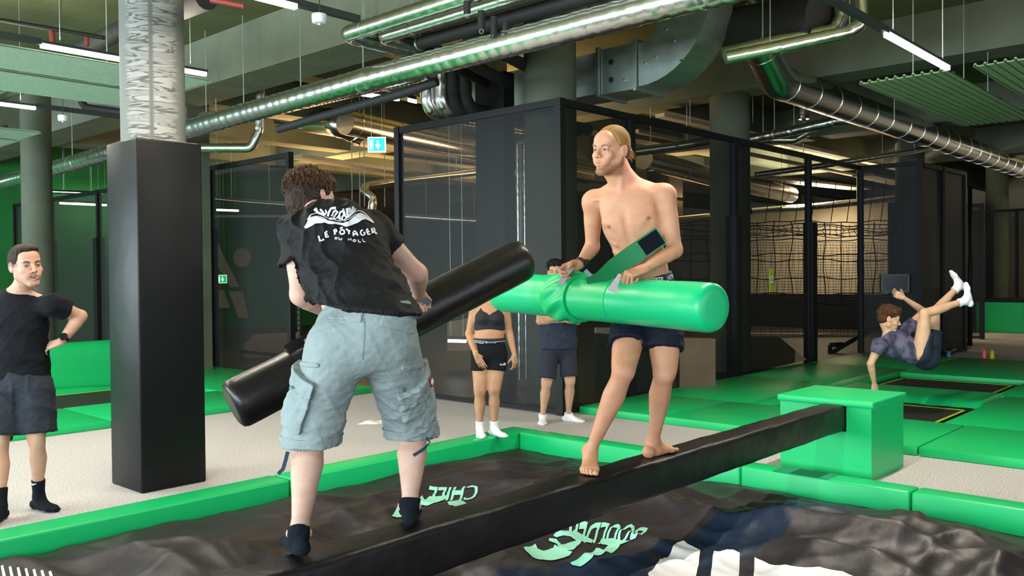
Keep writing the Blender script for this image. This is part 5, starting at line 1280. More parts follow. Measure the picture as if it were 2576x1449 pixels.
# ================================================================== the bare-chested man
SKIN_A = (0.59, 0.295, 0.170)
def man_a():
    base = Vector((3.95, 2.7, 0.56))
    root = thing('person', base, 'bare-chested man with tied-back fair hair in dark shorts, holding a green bolster on the beam', 'person')
    hd = Head(DD(1536, 378, 4.58), -c_f_np*0.72-c_r_np*0.70+V(0, 0, -0.08), V(0, 0, 1)+c_r_np*0.10, 1.04)
    neck = DD(1573, 466, 4.65); chest = DD(1592, 560, 4.64); pel = DD(1630, 752, 4.72)
    shl = DD(1672, 492, 4.58); shr = DD(1492, 508, 4.76); ell_ = DD(1698, 630, 4.55); elr = DD(1490, 622, 4.84)
    wrl = DD(1622, 676, 4.42); wrr = DD(1458, 664, 4.78)
    hl = DD(1668, 792, 4.66); hr = DD(1590, 795, 4.74); kl = DD(1671, 940, 4.55); kr = DD(1568, 936, 4.46)
    al = DD(1643, 1098, 4.86); ar = DD(1484, 1128, 4.60)
    al[2] = 0.56+0.078; ar[2] = 0.56+0.078
    front = nrm(-c_f_np*0.9-c_r_np*0.42)
    S = Shape()
    torso(S, pel, chest, neck, shl, shr, front, 0.98, waist=0.130)
    neck_(S, neck, hd, 1.27); head_skin(S, hd, smile=0.9, open_=0.25, slim=0.93, chin=1.06)
    arm(S, shl, ell_, wrl, 1.02); arm(S, shr, elr, wrr, 1.02)
    # collar bones, neck cords, belly muscles
    up = nrm(neck-pel); hs = np.cross(up, front); fr = nrm(front-up*(front@up))
    pit = lerp(neck, chest, 0.22)+fr*0.078
    for sh in (shl, shr): S.limb(pit+(nrm(sh-neck))*0.022, lerp(neck, sh, 0.86)+fr*0.056+up*0.006, [(0, 0.0125, 0.0125), (1, 0.011, 0.011)], k=0.010)
    for e in (-1, 1): S.limb(pit+hs*e*0.012, hd.w(e*0.055, -0.02, -0.045), [(0, 0.012, 0.012), (1, 0.018, 0.018)], k=0.010)
    for e in (-1, 1):
        for j in range(3): S.ell(lerp(pel, chest, 0.35+0.2*j)+fr*0.088+hs*e*0.030, V(0.026, 0.018, 0.034), (hs, fr, up), 0.02)
        for j in range(4): S.limb(lerp(pel, chest, 0.55+0.14*j)+hs*e*0.115+fr*0.05, lerp(pel, chest, 0.50+0.14*j)+hs*e*0.085+fr*0.085, [(0, 0.012, 0.012), (1, 0.009, 0.009)], k=0.018)
    nl = lerp(chest, neck, 0.05)+hs*0.098+fr*0.12; 
    for e in (-1, 1):      # lower edge of the chest muscles
        S.limb(lerp(chest, neck, -0.34)+fr*0.140+hs*e*0.018, lerp(chest, neck, -0.28)+fr*0.126+hs*e*0.078, [(0, 0.006, 0.006), (0.5, 0.008, 0.008), (1, 0.007, 0.007)], k=0.034, op='sub')
        S.limb(lerp(chest, neck, -0.28)+fr*0.126+hs*e*0.078, lerp(chest, neck, -0.02)+fr*0.098+hs*e*0.126, [(0, 0.007, 0.007), (1, 0.006, 0.006)], k=0.034, op='sub')
    S.limb(lerp(chest, neck, 0.40)+fr*0.134, lerp(chest, pel, 0.75)+fr*0.130, [(0, 0.005, 0.005), (1, 0.005, 0.005)], k=0.034, op='sub')
    fwd = nrm(-c_f_np*0.75-c_r_np*0.3)
    leg(S, hl, kl, al, 1.08, fwd=nrm(-c_f_np*0.7+c_r_np*0.25)); leg(S, hr, kr, ar, 1.08, fwd=fwd)
    foot(S, al, nrm(V(1, 0.0, 0)), sc=1.14, drop=0.068, inner=V(0, -1, 0))
    foot(S, ar, nrm(V(-0.80, -0.60, 0)), sc=1.14, drop=0.068, inner=V(1, -0.4, 0))
    # left hand closed on the loop, right hand holding the strap
    hand(S, wrl, -c_r_np*0.9+V(0, 0, -0.30)-c_f_np*0.15, c_f_np*0.35+V(0, 0, -0.9), c_f_np, 1.06, curl=(1.15, 1.45, 0.9), spread=0.02, thumb=(0.9, 0.9))
    hand(S, wrr, -c_r_np*0.8+V(0, 0, -0.35)-c_f_np*0.1, -c_f_np*0.9+V(0, 0, -0.6), V(0, 0, 1), 1.04, curl=(0.8, 1.1, 0.8), spread=0.02, thumb=(0.8, 0.9))
    base_t = tones(SKIN_A, 0.05)
    nips = [DD(1532, 571, 4.55), DD(1631, 548, 4.50)]
    def colour(P):
        C_ = base_t(P)
        n = 0.5+0.5*np.tanh(wave(P, 21, 0.16, 1.2)); C_ = C_*(1-(n*0.10)[:, None]*np.array([0.1, 0.8, 0.8]))
        for px, py in ((1532, 571), (1631, 548)):
            dv = nrm(V(*ray(px, py))); q = P-V(*CAM); t_ = q@dv; dq = np.linalg.norm(q-t_[:, None]*dv, axis=1); m_ = (t_ < 4.75); C_[m_ & (dq < 0.011)] = (0.42, 0.17, 0.12); C_[m_ & (dq < 0.005)] = (0.30, 0.10, 0.08)
        for q, r, a in ((kl, 0.075, 0.30), (kr, 0.075, 0.30), (ar+V(-0.07, -0.12, -0.05), 0.06, 0.25), (wrl-c_r_np*0.08, 0.06, 0.25), (shl, 0.09, 0.25), (shr, 0.09, 0.2)):
            dq = np.clip(1-np.linalg.norm(P-q, axis=1)/r, 0, 1)[:, None]; C_ = C_*(1-dq*a)+np.array((0.72, 0.30, 0.22))*dq*a
        # navel
        return head_tones(hd, P, C_, SKIN_A, brow=(0.16, 0.09, 0.04), smile=0.9, open_=0.25, stubble=(0.17, 0.075, 0.028), beard=0.85)
    GAZE['x'] = 0.0
    fine = [(*box_around(hd.w(0, 0.01, -0.01), 0.135), 0.0022), (*box_around(wrl-c_r_np*0.07, 0.10), 0.0028), (*box_around(wrr-c_r_np*0.05+V(0, 0, -0.05), 0.105), 0.0028), (*box_around(ar+V(-0.05, -0.09, -0.04), 0.12), 0.003), (*box_around(al+V(0.08, 0, -0.03), 0.13), 0.003)]
    sculpt(S, 'body', SKINM, root, 0.0055, fine, colour)
    # hair: drawn back from the forehead into a loose bun
    H_ = Shape(); W = hd.w; A = hd.ax()
    H_.ell(W(0, -0.024, 0.042), V(0.080, 0.094, 0.083)*1.03, A, 0.01); H_.ell(W(0, -0.045, 0.0), V(0.076, 0.072, 0.075), A, 0.02)
    H_.ell(W(0, 0.104, 0.008), V(0.068, 0.056, 0.066), A, 0.012, 'sub')
    H_.ell(W(0, 0.062, -0.062), V(0.12, 0.075, 0.075), A, 0.010, 'sub')
    for e in (-1, 1): H_.ell(W(e*0.088, 0.000, -0.020), V(0.022, 0.024, 0.034), A, 0.006, 'sub')
    H_.ell(W(0, -0.07, -0.10), V(0.09, 0.06, 0.045), A, 0.01, 'sub')
    H_.limb(W(0, -0.100, 0.010), W(0.006, -0.142, -0.004), [(0, 0.030, 0.030), (0.5, 0.026, 0.024), (1, 0.018, 0.022)], k=0.012)
    H_.ell(W(0.002, -0.150, -0.012), V(0.026, 0.026, 0.030), A, 0.012)
    def hc(P):
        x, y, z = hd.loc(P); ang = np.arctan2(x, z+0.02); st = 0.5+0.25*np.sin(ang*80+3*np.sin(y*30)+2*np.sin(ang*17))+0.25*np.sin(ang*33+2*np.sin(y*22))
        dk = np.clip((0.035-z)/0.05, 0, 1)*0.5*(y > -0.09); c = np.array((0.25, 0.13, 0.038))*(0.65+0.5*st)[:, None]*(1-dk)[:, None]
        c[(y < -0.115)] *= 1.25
        return c
    def hdsp(P):
        x, y, z = hd.loc(P); ang = np.arctan2(x, z+0.02); return 0.0009*np.sin(ang*80+3*np.sin(y*30)+2*np.sin(ang*17))+0.0008*np.sin(ang*33+2*np.sin(y*22))
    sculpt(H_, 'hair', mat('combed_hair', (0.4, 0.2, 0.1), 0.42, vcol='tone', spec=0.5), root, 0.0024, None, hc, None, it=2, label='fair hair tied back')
    rng = random.Random(14); st = []
    for i in range(420):
        u = rng.uniform(-1.2, 1.2); st.append((u, rng.uniform(0.0, 1.0), rng.uniform(0.9, 1.08)))
    def comb(i, s_, t, r):
        u, q, g = s_; u2 = u*1.50   # angle round the head, from the hairline to the bun
        ph = (1-t)*(0.93-0.33*abs(u)+0.05*q)+t*(-1.50); 
        a_, b_, c_ = 0.0822, 0.0962, 0.0850; x = a_*math.sin(u2)*math.cos(ph)*1.0; z = 0.042+c_*math.cos(u2)*math.cos(ph)*1.0; y = -0.024+b_*math.sin(ph)
        z = z*(1-t**3)+0.012*t**3 if t > 0.6 else z
        return (x*(1-0.55*t**4), y-0.004*t, z+0.0006*math.sin(i))
    hair_strands(hd, 'combed_strands', root, st, comb, 0.0016, (0.31, 0.165, 0.048), 11)
    rng = random.Random(4); st = [(rng.uniform(-0.022, 0.022), -0.122, rng.uniform(-0.02, 0.015)) for _ in range(110)]
    hair_strands(hd, 'loose_hair', root, st, lambda i, s_, t, r: (s_[0]*(1+0.5*t)+0.004*math.sin(i), s_[1]-0.040*t-0.006*math.sin(i*3), s_[2]*(1+0.7*t)-0.016*t*t+0.008*math.sin(i*1.7)*t), 0.0022, (0.42, 0.25, 0.07), 6)
    # shorts
    K = Shape(); NAVYC = mat('navy_shorts', (0.004, 0.008, 0.018), 0.75, bump=0.25, bscale=30, spec=0.25)
    dn = nrm(kl-hl); 
    K.ell(pel+V(0, 0, 0.0), V(0.182, 0.128, 0.115), (hs, fr, up), 0.02)
    K.limb(pel+up*0.07, pel-up*0.03, [(0, 0.158, 0.115), (1, 0.18, 0.13)], side=hs, k=0.03)
    for h_, k_, o in ((hl, kl, 0.60), (hr, kr, 0.58)):
        K.limb(h_, lerp(h_, k_, o), [(0, 0.104, 0.106), (1, 0.106, 0.106)], k=0.035)
    hem = [(lerp(hl, kl, 0.60), kl-hl, 0.10, 0.16), (lerp(hr, kr, 0.57), kr-hr, 0.10, 0.16)]
    K.plane(pel+up*0.105, up)
    sculpt(K, 'shorts', NAVYC, root, 0.0055, None, None, lambda P: folds(P, 4, 0.10, 0.006, up, 0.7)+wave(P, 2, 0.05, 0.001), it=1, shell=0.009, field=hollow(K, 0.009, hem), label='dark navy shorts')
    B = Shape(); B.limb(pel+up*0.050, pel+up*0.125, [(0, 0.161, 0.119), (1, 0.155, 0.113)], side=hs, k=0.01)
    B.plane(pel+up*0.128, up); B.plane(pel+up*0.088, -up)
    wb = sculpt(B, 'waistband', mat('black_elastic', (0.010, 0.012, 0.018), 0.7), root, 0.005, it=1, label='black elastic waistband with white lettering')
    for q, w_, tx in (([(1679, 706), (1700, 700), (1698, 687), (1676, 694)], 3.9, 'LACOSTE'), ([(1622, 711), (1664, 708), (1664, 697), (1621, 700)], 3.9, 'LACOSTE'), ([(1594, 711), (1610, 712), (1609, 702), (1592, 701)], 1.2, 'TE')):
        project_print(px_text(tx, q, w_), wb, 'waistband_word', mat('white_thread', (0.7, 0.7, 0.7), 0.7), root, 0.003, 4)
    # wrist band
    t = MB(); c = lerp(wrr, elr, 0.10); dw = nrm(elr-wrr); t.tube([Vector(c-dw*0.009), Vector(c+dw*0.009)], 0.0325, 24); t.build('bracelet', mat('dark_bracelet', (0.05, 0.03, 0.035), 0.5), root, True, angle=40)
    t = MB(); c2 = c+nrm(c_r_np-c_f_np*0.6)*0.033; t.rbox(c2[0]-0.012, c2[0]+0.012, c2[1]-0.012, c2[1]+0.012, c2[2]-0.016, c2[2]+0.016, 0.004); t.build('watch', FRAME, root)
    return root
c_f_np = V(*c_f); c_r_np = V(*c_r)
man_a()
# ================================================================== green bolster
def bolster(name, p0, p1, r, m, label, soft=0.03, dent=None):
    t = thing(name, lerp(p0, p1, 0.5), label, 'bolster'); S = Shape(); a = nrm(p1-p0)
    P0, P1 = p0, p1; n = int(np.linalg.norm(p1-p0)/0.02); vs = []
    rr = []; pts = []
    L = np.linalg.norm(p1-p0)
    prof = [(0.0, 0.001), (0.0, 0.55), (0.002, 0.80), (0.010, 0.93), (0.028, 0.985), (0.05, 1.0)]
    for x, f in prof: pts.append(P0+a*x); rr.append(r*f)
    for i in range(1, 60): pts.append(P0+a*(0.05+(L-0.1)*i/60)); rr.append(r*(1+0.006*math.sin(i*0.7)+(dent(0.05+(L-0.1)*i/60) if dent else 0)))
    for x, f in prof[::-1]: pts.append(P1-a*x); rr.append(r*f)
    # keep coincident rings apart by a hair
    for i in range(1, len(pts)):
        if np.linalg.norm(pts[i]-pts[i-1]) < 1e-6: pts[i] = pts[i]+a*1e-4
    def rf(i, k): return 1+(0.012*math.sin(k*2.9+i) if i in (3, 4, 5, len(pts)-4, len(pts)-5, len(pts)-6) else 0.002*math.sin(k*1.3+i*0.4))
    MB().tube([Vector(p) for p in pts], rr, 48, rfn=rf).build('bolster_cover', m, t, True, angle=60)
    return t, a
GB0, GB1 = DD(1262, 735, 5.38), DD(1800, 775, 4.05)
gb, ga = bolster('green_bolster', GB0, GB1, 0.118, mat('bright_green_vinyl', (0.003, 0.52, 0.19), 0.36, bump=0.10, bscale=10, spec=0.55), 'bright green bolster held across the body by the bare-chested man')
def at_b(P0, P1, t): return lerp(P0, P1, t)
def band(p0, a, x0, x1, r, m, parent, name, arc_=(0, 360), th=0.006, wr=0.0, twist=0.0):
    """a cover or strap wrapped round the bolster between the distances x0 and x1"""
    up = V(0, 0, 1); e1 = nrm(up-a*(up@a)); e2 = np.cross(a, e1); b = MB(); n = 72; nx = 14; vs = []; fs = []
    for lay in (0, 1):
        for i in range(nx+1):
            u = i/nx
            for j in range(n+1):
                an = math.radians(arc_[0]+(arc_[1]-arc_[0])*j/n); x = x0+(x1-x0)*u+twist*math.sin(an)
                q = r+(th if lay else 0.0)+wr*(0.5+0.5*math.sin(an*9+u*7))*math.sin(math.pi*u)*(1 if lay else 0.6)
                vs.append(p0+a*x+(e1*math.cos(an)+e2*math.sin(an))*q)
    K = (nx+1)*(n+1)
    for lay in (0, 1):
        for i in range(nx):
            for j in range(n): q = lay*K+i*(n+1)+j; fs.append((q, q+1, q+n+2, q+n+1))
    for i in (0, nx):
        for j in range(n): q = i*(n+1)+j; fs.append((q, q+1, K+q+1, K+q))
    for j in (0, n):
        for i in range(nx): q = i*(n+1)+j; fs.append((q, q+n+1, K+q+n+1, K+q))
    b.add(vs, fs); return b.build(name, m, parent, True, angle=60)
GL = np.linalg.norm(GB1-GB0)
def gx(px):  # distance along the green bolster whose axis passes pixel column px
    best = min(np.linspace(0, 1, 400), key=lambda t: abs(CX+F*((lerp(GB0, GB1, t)-V(*CAM))@c_r_np)/((lerp(GB0, GB1, t)-V(*CAM))@c_f_np)-px)); return best*GL
band(GB0, ga, gx(1408), gx(1468), 0.119, GREENF, gb, 'wrapped_cover', wr=0.020, th=0.012, twist=-0.02)
for k, (x0, x1) in enumerate(((1468, 1560), (1378, 1408))): band(GB0, ga, gx(x0), gx(x1), 0.1185, GREENF, gb, 'cover_layer', th=0.003, arc_=(-100, 130))
# long velcro flap sticking up across the belly
def ribbon(pts, wdir, w, th, m, parent, name, label=None):
    b = MB(); vs = []; fs = []; n = len(pts)
    for i, p in enumerate(pts):
        t = nrm(pts[min(i+1, n-1)]-pts[max(i-1, 0)]); wd = np.asarray(wdir[i] if isinstance(wdir, list) else wdir, float); wd = nrm(wd-t*(wd@t)); nn = np.cross(t, wd)
        wi = w[i] if isinstance(w, (list, tuple)) else w
        for s1, s2 in ((-1, -1), (1, -1), (1, 1), (-1, 1)): vs.append(p+wd*s1*wi/2+nn*s2*th/2)
    for i in range(n-1):
        for k in range(4): fs.append((i*4+k, i*4+(k+1) % 4, (i+1)*4+(k+1) % 4, (i+1)*4+k))
    fs += [(3, 2, 1, 0), tuple((n-1)*4+k for k in range(4))]
    b.add(vs, fs); return b.build(name, m, parent, True, angle=50, label=label)
wd = nrm(c_r_np*0.70+V(0, 0, -0.75))
fp = [DD(1478, 712, 4.62), DD(1510, 700, 4.55), DD(1545, 672, 4.46), DD(1590, 642, 4.40), DD(1664, 592, 4.36)]
DG = mat('deep_green_vinyl', (0.002, 0.15, 0.045), 0.55, bump=0.15, bscale=12)
fl_ = ribbon(fp, [V(0, 0, -1)+c_f_np*0.5, wd, wd, wd, wd], [0.05, 0.07, 0.088, 0.098, 0.10], 0.006, DG, gb, 'velcro_flap', 'green flap with a dark velcro end')
ribbon([lerp(fp[3], fp[4], 0.33)-c_f_np*0.005, lerp(fp[3], fp[4], 0.66)-c_f_np*0.005, lerp(fp[3], fp[4], 0.96)-c_f_np*0.005], wd, 0.082, 0.004, mat('velcro', (0.006, 0.008, 0.011), 0.95, bump=0.4, bscale=200, spec=0.1), fl_, 'velcro_patch')
WEB = mat('pale_webbing', (0.50, 0.40, 0.42), 0.8, bump=0.3, bscale=120)
ribbon([DD(1560, 690, 4.36), DD(1548, 712, 4.33), DD(1540, 733, 4.335)], c_r_np, [0.018, 0.03, 0.048], 0.004, WEB, gb, 'webbing_strap', 'pale webbing strap end')
ribbon([DD(1440, 672, 4.74), DD(1424, 690, 4.72), DD(1410, 716, 4.72)], c_r_np, [0.022, 0.03, 0.034], 0.004, WEB, gb, 'webbing_strap', 'pale webbing strap in the right hand')
ribbon([DD(1472, 680, 4.72), DD(1484, 692, 4.70), DD(1496, 702, 4.68)], c_r_np*0.7+V(0, 0, 0.7), 0.022, 0.004, mat('blue_grey_webbing', (0.25, 0.30, 0.38), 0.8), gb, 'webbing_strap')
ribbon([DD(1347, 728, 5.00), DD(1380, 722, 4.88), DD(1412, 714, 4.76)], V(0, 0, 1), 0.032, 0.006, mat('velcro', (0.012, 0.017, 0.022), 0.95), gb, 'velcro_strip', 'dark velcro strip on the far end')
# stitched seams
for py, x0, x1 in ((733, 1472, 1560), (757, 1472, 1558), (780, 1474, 1530)):
    pass
# ================================================================== black bolster
BB0, BB1 = DD(583, 1022, 3.80), DD(1318, 650, 4.55)
BBM = mat('black_bolster_vinyl', (0.010, 0.008, 0.0075), 0.33, bump=0.22, bscale=9, spec=0.45)
bk, ba = bolster('black_bolster', BB0, BB1, 0.112, BBM, 'long black bolster swung diagonally by the bent man in the black t-shirt')
BL = np.linalg.norm(BB1-BB0)
band(BB0, ba, BL*0.19, BL*0.30, 0.113, BLACKV, bk, 'wrapped_cover', wr=0.006, th=0.006)
ribbon([DD(722, 882, 3.62), DD(742, 868, 3.64), DD(764, 858, 3.68)], V(0, 0, 1)+c_f_np*0.4, 0.045, 0.006, BLACKV, bk, 'cover_flap')
ribbon([DD(1046, 742, 3.98), DD(1062, 752, 3.98), DD(1082, 764, 4.0)], V(0, 0, 1)+c_r_np*0.5, 0.030, 0.005, mat('grey_webbing', (0.13, 0.14, 0.17), 0.8), bk, 'webbing_strap', 'grey webbing strap by the hand')
# ================================================================== the bent man seen from behind
SKIN_B = (0.62, 0.38, 0.29)
def man_b():
    root = thing('person', Vector((2.07, 2.7, 0.56)), 'man seen from behind bending forward on the beam, printed black t-shirt and pale cargo shorts', 'person')
    fwdb = nrm(c_f_np*0.9+c_r_np*0.30); F_ = c_f_np; R_ = c_r_np; Up = V(0, 0, 1)
    hd = Head(DD(786, 500, 3.84), nrm(c_f_np*0.80+c_r_np*0.62-V(0, 0, 0.25)), V(0, 0, 1)+c_f_np*0.35-c_r_np*0.15, 0.99)
    neck = DD(824, 554, 3.64); chest = DD(852, 620, 3.56); pel = DD(912, 838, 3.36)
    shl = DD(746, 584, 3.60); shr = DD(938, 580, 3.72); ell_ = DD(757, 742, 3.52); elr = DD(1050, 688, 3.78)
    wrl = DD(832, 790, 3.66); wrr = DD(1054, 738, 3.98)
    hl = DD(850, 872, 3.32); hr = DD(975, 868, 3.38); kl = DD(782, 1100, 3.42); kr = DD(1040, 1088, 3.66)
    al = DD(752, 1312, 3.20); ar = DD(1030, 1255, 3.56)
    al[2] = 0.56+0.080; ar[2] = 0.56+0.080
    front = nrm(c_f_np-Up*0.2)
    S = Shape()
    neck_(S, neck, hd, 1.0); head_skin(S, hd, smile=0.2, slim=0.96)
    arm(S, shl, ell_, wrl, 1.12); arm(S, shr, elr, wrr, 1.12)
    torso(S, pel, chest, neck, shl, shr, front, 0.9)
    leg(S, hl, kl, al, 1.16, fwd=F_); leg(S, hr, kr, ar, 1.16, fwd=F_)
    hand(S, wrr, F_*0.75-Up*0.35+R_*0.15, -Up*0.9+F_*0.1, -R_, 1.0, curl=(1.2, 1.4, 0.9), thumb=(0.6, 0.5))
    hand(S, wrl, F_*0.85-Up*0.2, -Up*0.9, R_, 1.0, curl=(0.6, 0.9, 0.7), thumb=(0.6, 0.5))
    base_t = tones(SKIN_B, 0.05)
    def colour(P):
        C_ = base_t(P)
        for q, r in ((ell_, 0.07), (elr, 0.08), (wrr, 0.05)):
            dq = np.clip(1-np.linalg.norm(P-q, axis=1)/r, 0, 1)[:, None]; C_ = C_*(1-dq*0.35)+np.array((0.75, 0.26, 0.20))*dq*0.35
        return head_tones(hd, P, C_, SKIN_B, smile=0.2)
    sculpt(S, 'body', SKINM, root, 0.0055, [(*box_around(hd.w(0, 0, 0), 0.13), 0.003), (*box_around(wrr+F_*0.07-Up*0.04, 0.10), 0.003)], colour)
    # short dark curly hair
    H_ = Shape(); W = hd.w; A = hd.ax()
    H_.ell(W(0, -0.022, 0.048), V(0.090, 0.105, 0.094), A, 0.01); H_.ell(W(0, -0.050, -0.010), V(0.080, 0.072, 0.078), A, 0.03)
    H_.ell(W(0, 0.045, 0.088), V(0.074, 0.062, 0.046), A, 0.03)
    H_.ell(W(0, 0.100, -0.012), V(0.095, 0.070, 0.078), A, 0.01, 'sub')
    for e in (-1, 1): H_.ell(W(e*0.092, 0.004, -0.022), V(0.026, 0.028, 0.040), A, 0.008, 'sub')
    H_.ell(W(0, -0.02, -0.150), V(0.10, 0.09, 0.055), A, 0.01, 'sub'); H_.ell(W(0, -0.062, -0.05), V(0.068, 0.050, 0.055), A, 0.03)
    def hdsp(P):
        x, y, z = hd.loc(P); up_ = np.clip((z-0.0)/0.06, 0.25, 1)
        return up_*(np.abs(wave(P, 31, 0.030, 1.0, n=6))**0.7*0.010-0.004)+wave(P, 5, 0.012, 0.0016)
    def hc(P):
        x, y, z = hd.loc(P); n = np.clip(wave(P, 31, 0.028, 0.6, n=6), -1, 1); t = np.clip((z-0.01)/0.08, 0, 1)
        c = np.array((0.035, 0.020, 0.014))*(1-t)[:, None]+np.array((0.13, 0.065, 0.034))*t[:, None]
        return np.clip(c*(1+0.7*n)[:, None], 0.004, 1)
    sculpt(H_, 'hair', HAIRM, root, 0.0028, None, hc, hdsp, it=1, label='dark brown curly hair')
    rng = random.Random(8); st = []
    while len(st) < 620:
        v = nrm(np.array([rng.gauss(0, 1), rng.gauss(0, 1)-0.15, abs(rng.gauss(0, 1))*1.0-0.35]))
        q = V(0, -0.024, 0.046)+v*V(0.090, 0.104, 0.094)
        if q[1] > 0.030 and q[2] < 0.07: continue
        if q[2] < -0.05: continue
        st.append((*q, *v))
    def curl(i, s_, t, r):
        a = i*1.3+t*4.0; rad = 0.0052*min(1, t*3)*(1 if s_[2] > 0.02 else 0.35); v = s_[3:]
        out = 0.013*t*(1-0.5*t)
        return (s_[0]+v[0]*out+rad*math.cos(a), s_[1]+v[1]*out+rad*math.sin(a)-0.010*t, s_[2]+v[2]*out+rad*math.sin(a*0.7)-0.016*t*t)
    hair_strands(hd, 'curly_top_hair', root, st, curl, 0.0030, (0.085, 0.042, 0.022), 8)
    # t-shirt
    T = Shape(); up = nrm(neck-pel); fr = nrm(F_-up*(F_@up)); hs = np.cross(fr, up); sv = nrm(shr-shl)
    low = pel-up*0.13+F_*0.01+R_*0.022
    T.limb(low, lerp(low, chest, 0.5), [(0, 0.226, 0.185), (0.4, 0.216, 0.168), (1, 0.190, 0.140)], side=R_, k=0.03)
    T.limb(lerp(low, chest, 0.5), chest, [(0, 0.190, 0.138), (1, 0.198, 0.142)], side=lerp(R_, sv, 0.5), k=0.05)
    T.limb(chest, lerp(chest, neck, 0.6), [(0, 0.195, 0.142), (1, 0.168, 0.125)], side=sv, k=0.05)
    T.limb(lerp(shl, neck, 0.0), lerp(shr, neck, 0.0), [(0, 0.064, 0.068), (0.5, 0.080, 0.095), (1, 0.064, 0.068)], side=up, k=0.06)
    T.ell(neck+up*0.01, V(0.080, 0.080, 0.04), (sv, fr, up), 0.06)
    for sh, el, e in ((shl, ell_, -1), (shr, elr, 1)):
        T.ell(sh, 0.074, None, 0.04); T.limb(sh, lerp(sh, el, 0.62), [(0, 0.076, 0.076), (1, 0.074 if e > 0 else 0.082, 0.072)], k=0.04)
    hemd = nrm(-up*0.9-V(0, 0, 0.35))
    hz = DD(912, 783, 3.17)[2]
    op = [(V(pel[0], pel[1], hz), nrm(-Up-R_*0.10), 0.06, 0.36), (lerp(shl, ell_, 0.52), nrm(ell_-shl), 0.045, 0.115), (lerp(shr, elr, 0.46), nrm(elr-shr), 0.045, 0.115), (neck+up*0.062, up, 0.02, 0.10)]
    T.plane(V(pel[0], pel[1], hz), nrm(-Up-R_*0.10))
    BLK = mat('black_cotton', (0.008, 0.007, 0.0075), 0.75, bump=0.25, bscale=45, spec=0.25)
    def tdisp(P):
        q = P-pel; h_ = q@up; s_ = q@R_
        low_ = np.clip(1-np.abs(h_-0.16)/0.22, 0, 1)
        diag = folds(P, 14, 0.13, 0.028, up+R_*0.6*0, 0.35)*low_
        side_ = np.clip((-s_-0.02)/0.12, 0, 1)*folds(P, 8, 0.085, 0.016, nrm(R_+up*0.3), 0.3)
        return diag+side_+folds(P, 3, 0.20, 0.009, R_+up, 0.6)+wave(P, 6, 0.04, 0.0007)+0.014*np.clip(1-h_/0.16, 0, 1)
    sh_o = sculpt(T, 't_shirt', BLK, root, 0.0052, None, None, tdisp, it=2, shell=0.009, field=hollow(T, 0.009, op), label='black t-shirt printed on the back')
    INK = mat('white_ink', (0.80, 0.79, 0.82), 0.7)
    # print: open book with leaves and the two lines of words (pixel outlines laid on the cloth)
    sx = 400/2415; f = lambda pts: [(680+x*sx, 480+y*sx) for x, y in pts]
    book = [[(525, 555), (580, 450), (640, 400), (730, 390), (800, 420), (880, 460), (980, 478), (1060, 490), (1105, 498), (1150, 552), (1090, 530), (980, 512), (880, 508), (820, 492), (740, 500), (680, 510), (620, 545), (570, 575), (535, 582)],
            [(1150, 552), (1105, 498), (1180, 470), (1270, 400), (1330, 350), (1380, 345), (1430, 375), (1480, 410), (1530, 455), (1570, 490), (1550, 495), (1500, 465), (1440, 440), (1390, 450), (1330, 490), (1250, 520)]]
    bm = px_polys([f(p) for p in book]); project_print(bm, sh_o, 'printed_book', INK, root, 0.0035, 2.5)
    strokes = [([(575, 450), (620, 375), (700, 350), (770, 360)], 14), ([(600, 420), (680, 400), (760, 405), (830, 430)], 8), ([(820, 400), (900, 440), (1000, 460), (1080, 470)], 9), ([(1110, 460), (1200, 400), (1280, 330), (1340, 312), (1400, 330), (1470, 390), (1520, 440), (1560, 488)], 12),
               ([(1130, 470), (1230, 410), (1300, 360)], 8), ([(660, 290), (740, 350), (830, 385)], 26), ([(830, 385), (800, 330), (760, 290)], 22), ([(720, 340), (690, 270)], 22), ([(820, 390), (860, 340), (840, 300)], 18), ([(880, 400), (900, 330), (930, 280), (1000, 265)], 22), ([(930, 400), (960, 330), (1010, 300)], 20),
               ([(960, 420), (1000, 360), (1030, 320)], 20), ([(900, 430), (950, 430), (1000, 440)], 16), ([(1060, 450), (1050, 380), (1070, 330), (1110, 320)], 22), ([(1090, 460), (1100, 400), (1130, 370)], 18), ([(1140, 400), (1120, 330), (1100, 285)], 24), ([(1170, 380), (1170, 320), (1160, 280)], 20), ([(1210, 350), (1200, 300), (1190, 270)], 24), ([(1225, 350), (1240, 300), (1250, 250)], 26), ([(1240, 345), (1270, 310), (1290, 280)], 18), ([(1150, 420), (1200, 370), (1240, 350)], 20), ([(1010, 430), (1040, 400)], 18)]
    bm = px_polys([px_stroke(f(p), w_*sx*(1.45 if w_ > 15 else 1.1)) for p, w_ in strokes]); project_print(bm, sh_o, 'printed_leaves', INK, root, 0.0042, 2.5)
    letters = {  # stroke letters, in crop pixels
        'L': [[(735, 690), (765, 765), (815, 740)]], 'E': [[(870, 620), (830, 640), (850, 710), (885, 690)], [(840, 675), (872, 662)]],
        'P': [[(985, 670), (965, 600), (1000, 590), (1012, 615), (980, 635)]], 'O': [[(1075, 605), (1055, 630), (1070, 660), (1100, 665), (1125, 645), (1120, 610), (1095, 600), (1075, 605)], [(1055, 585), (1080, 565), (1105, 575)]],
        'T': [[(1150, 580), (1165, 600), (1210, 625)], [(1180, 612), (1195, 665)]], 'A': [[(1260, 695), (1255, 640), (1275, 615), (1305, 640), (1325, 690)], [(1262, 665), (1310, 662)]],
        'G': [[(1400, 600), (1370, 615), (1365, 660), (1395, 685), (1430, 670), (1430, 640), (1405, 640)]], 'E2': [[(1480, 580), (1455, 600), (1480, 670), (1515, 660)], [(1467, 630), (1500, 615)]],
        'R': [[(1550, 650), (1530, 580), (1565, 575), (1580, 605), (1545, 625)], [(1560, 620), (1610, 662)]]}
    P_ = []
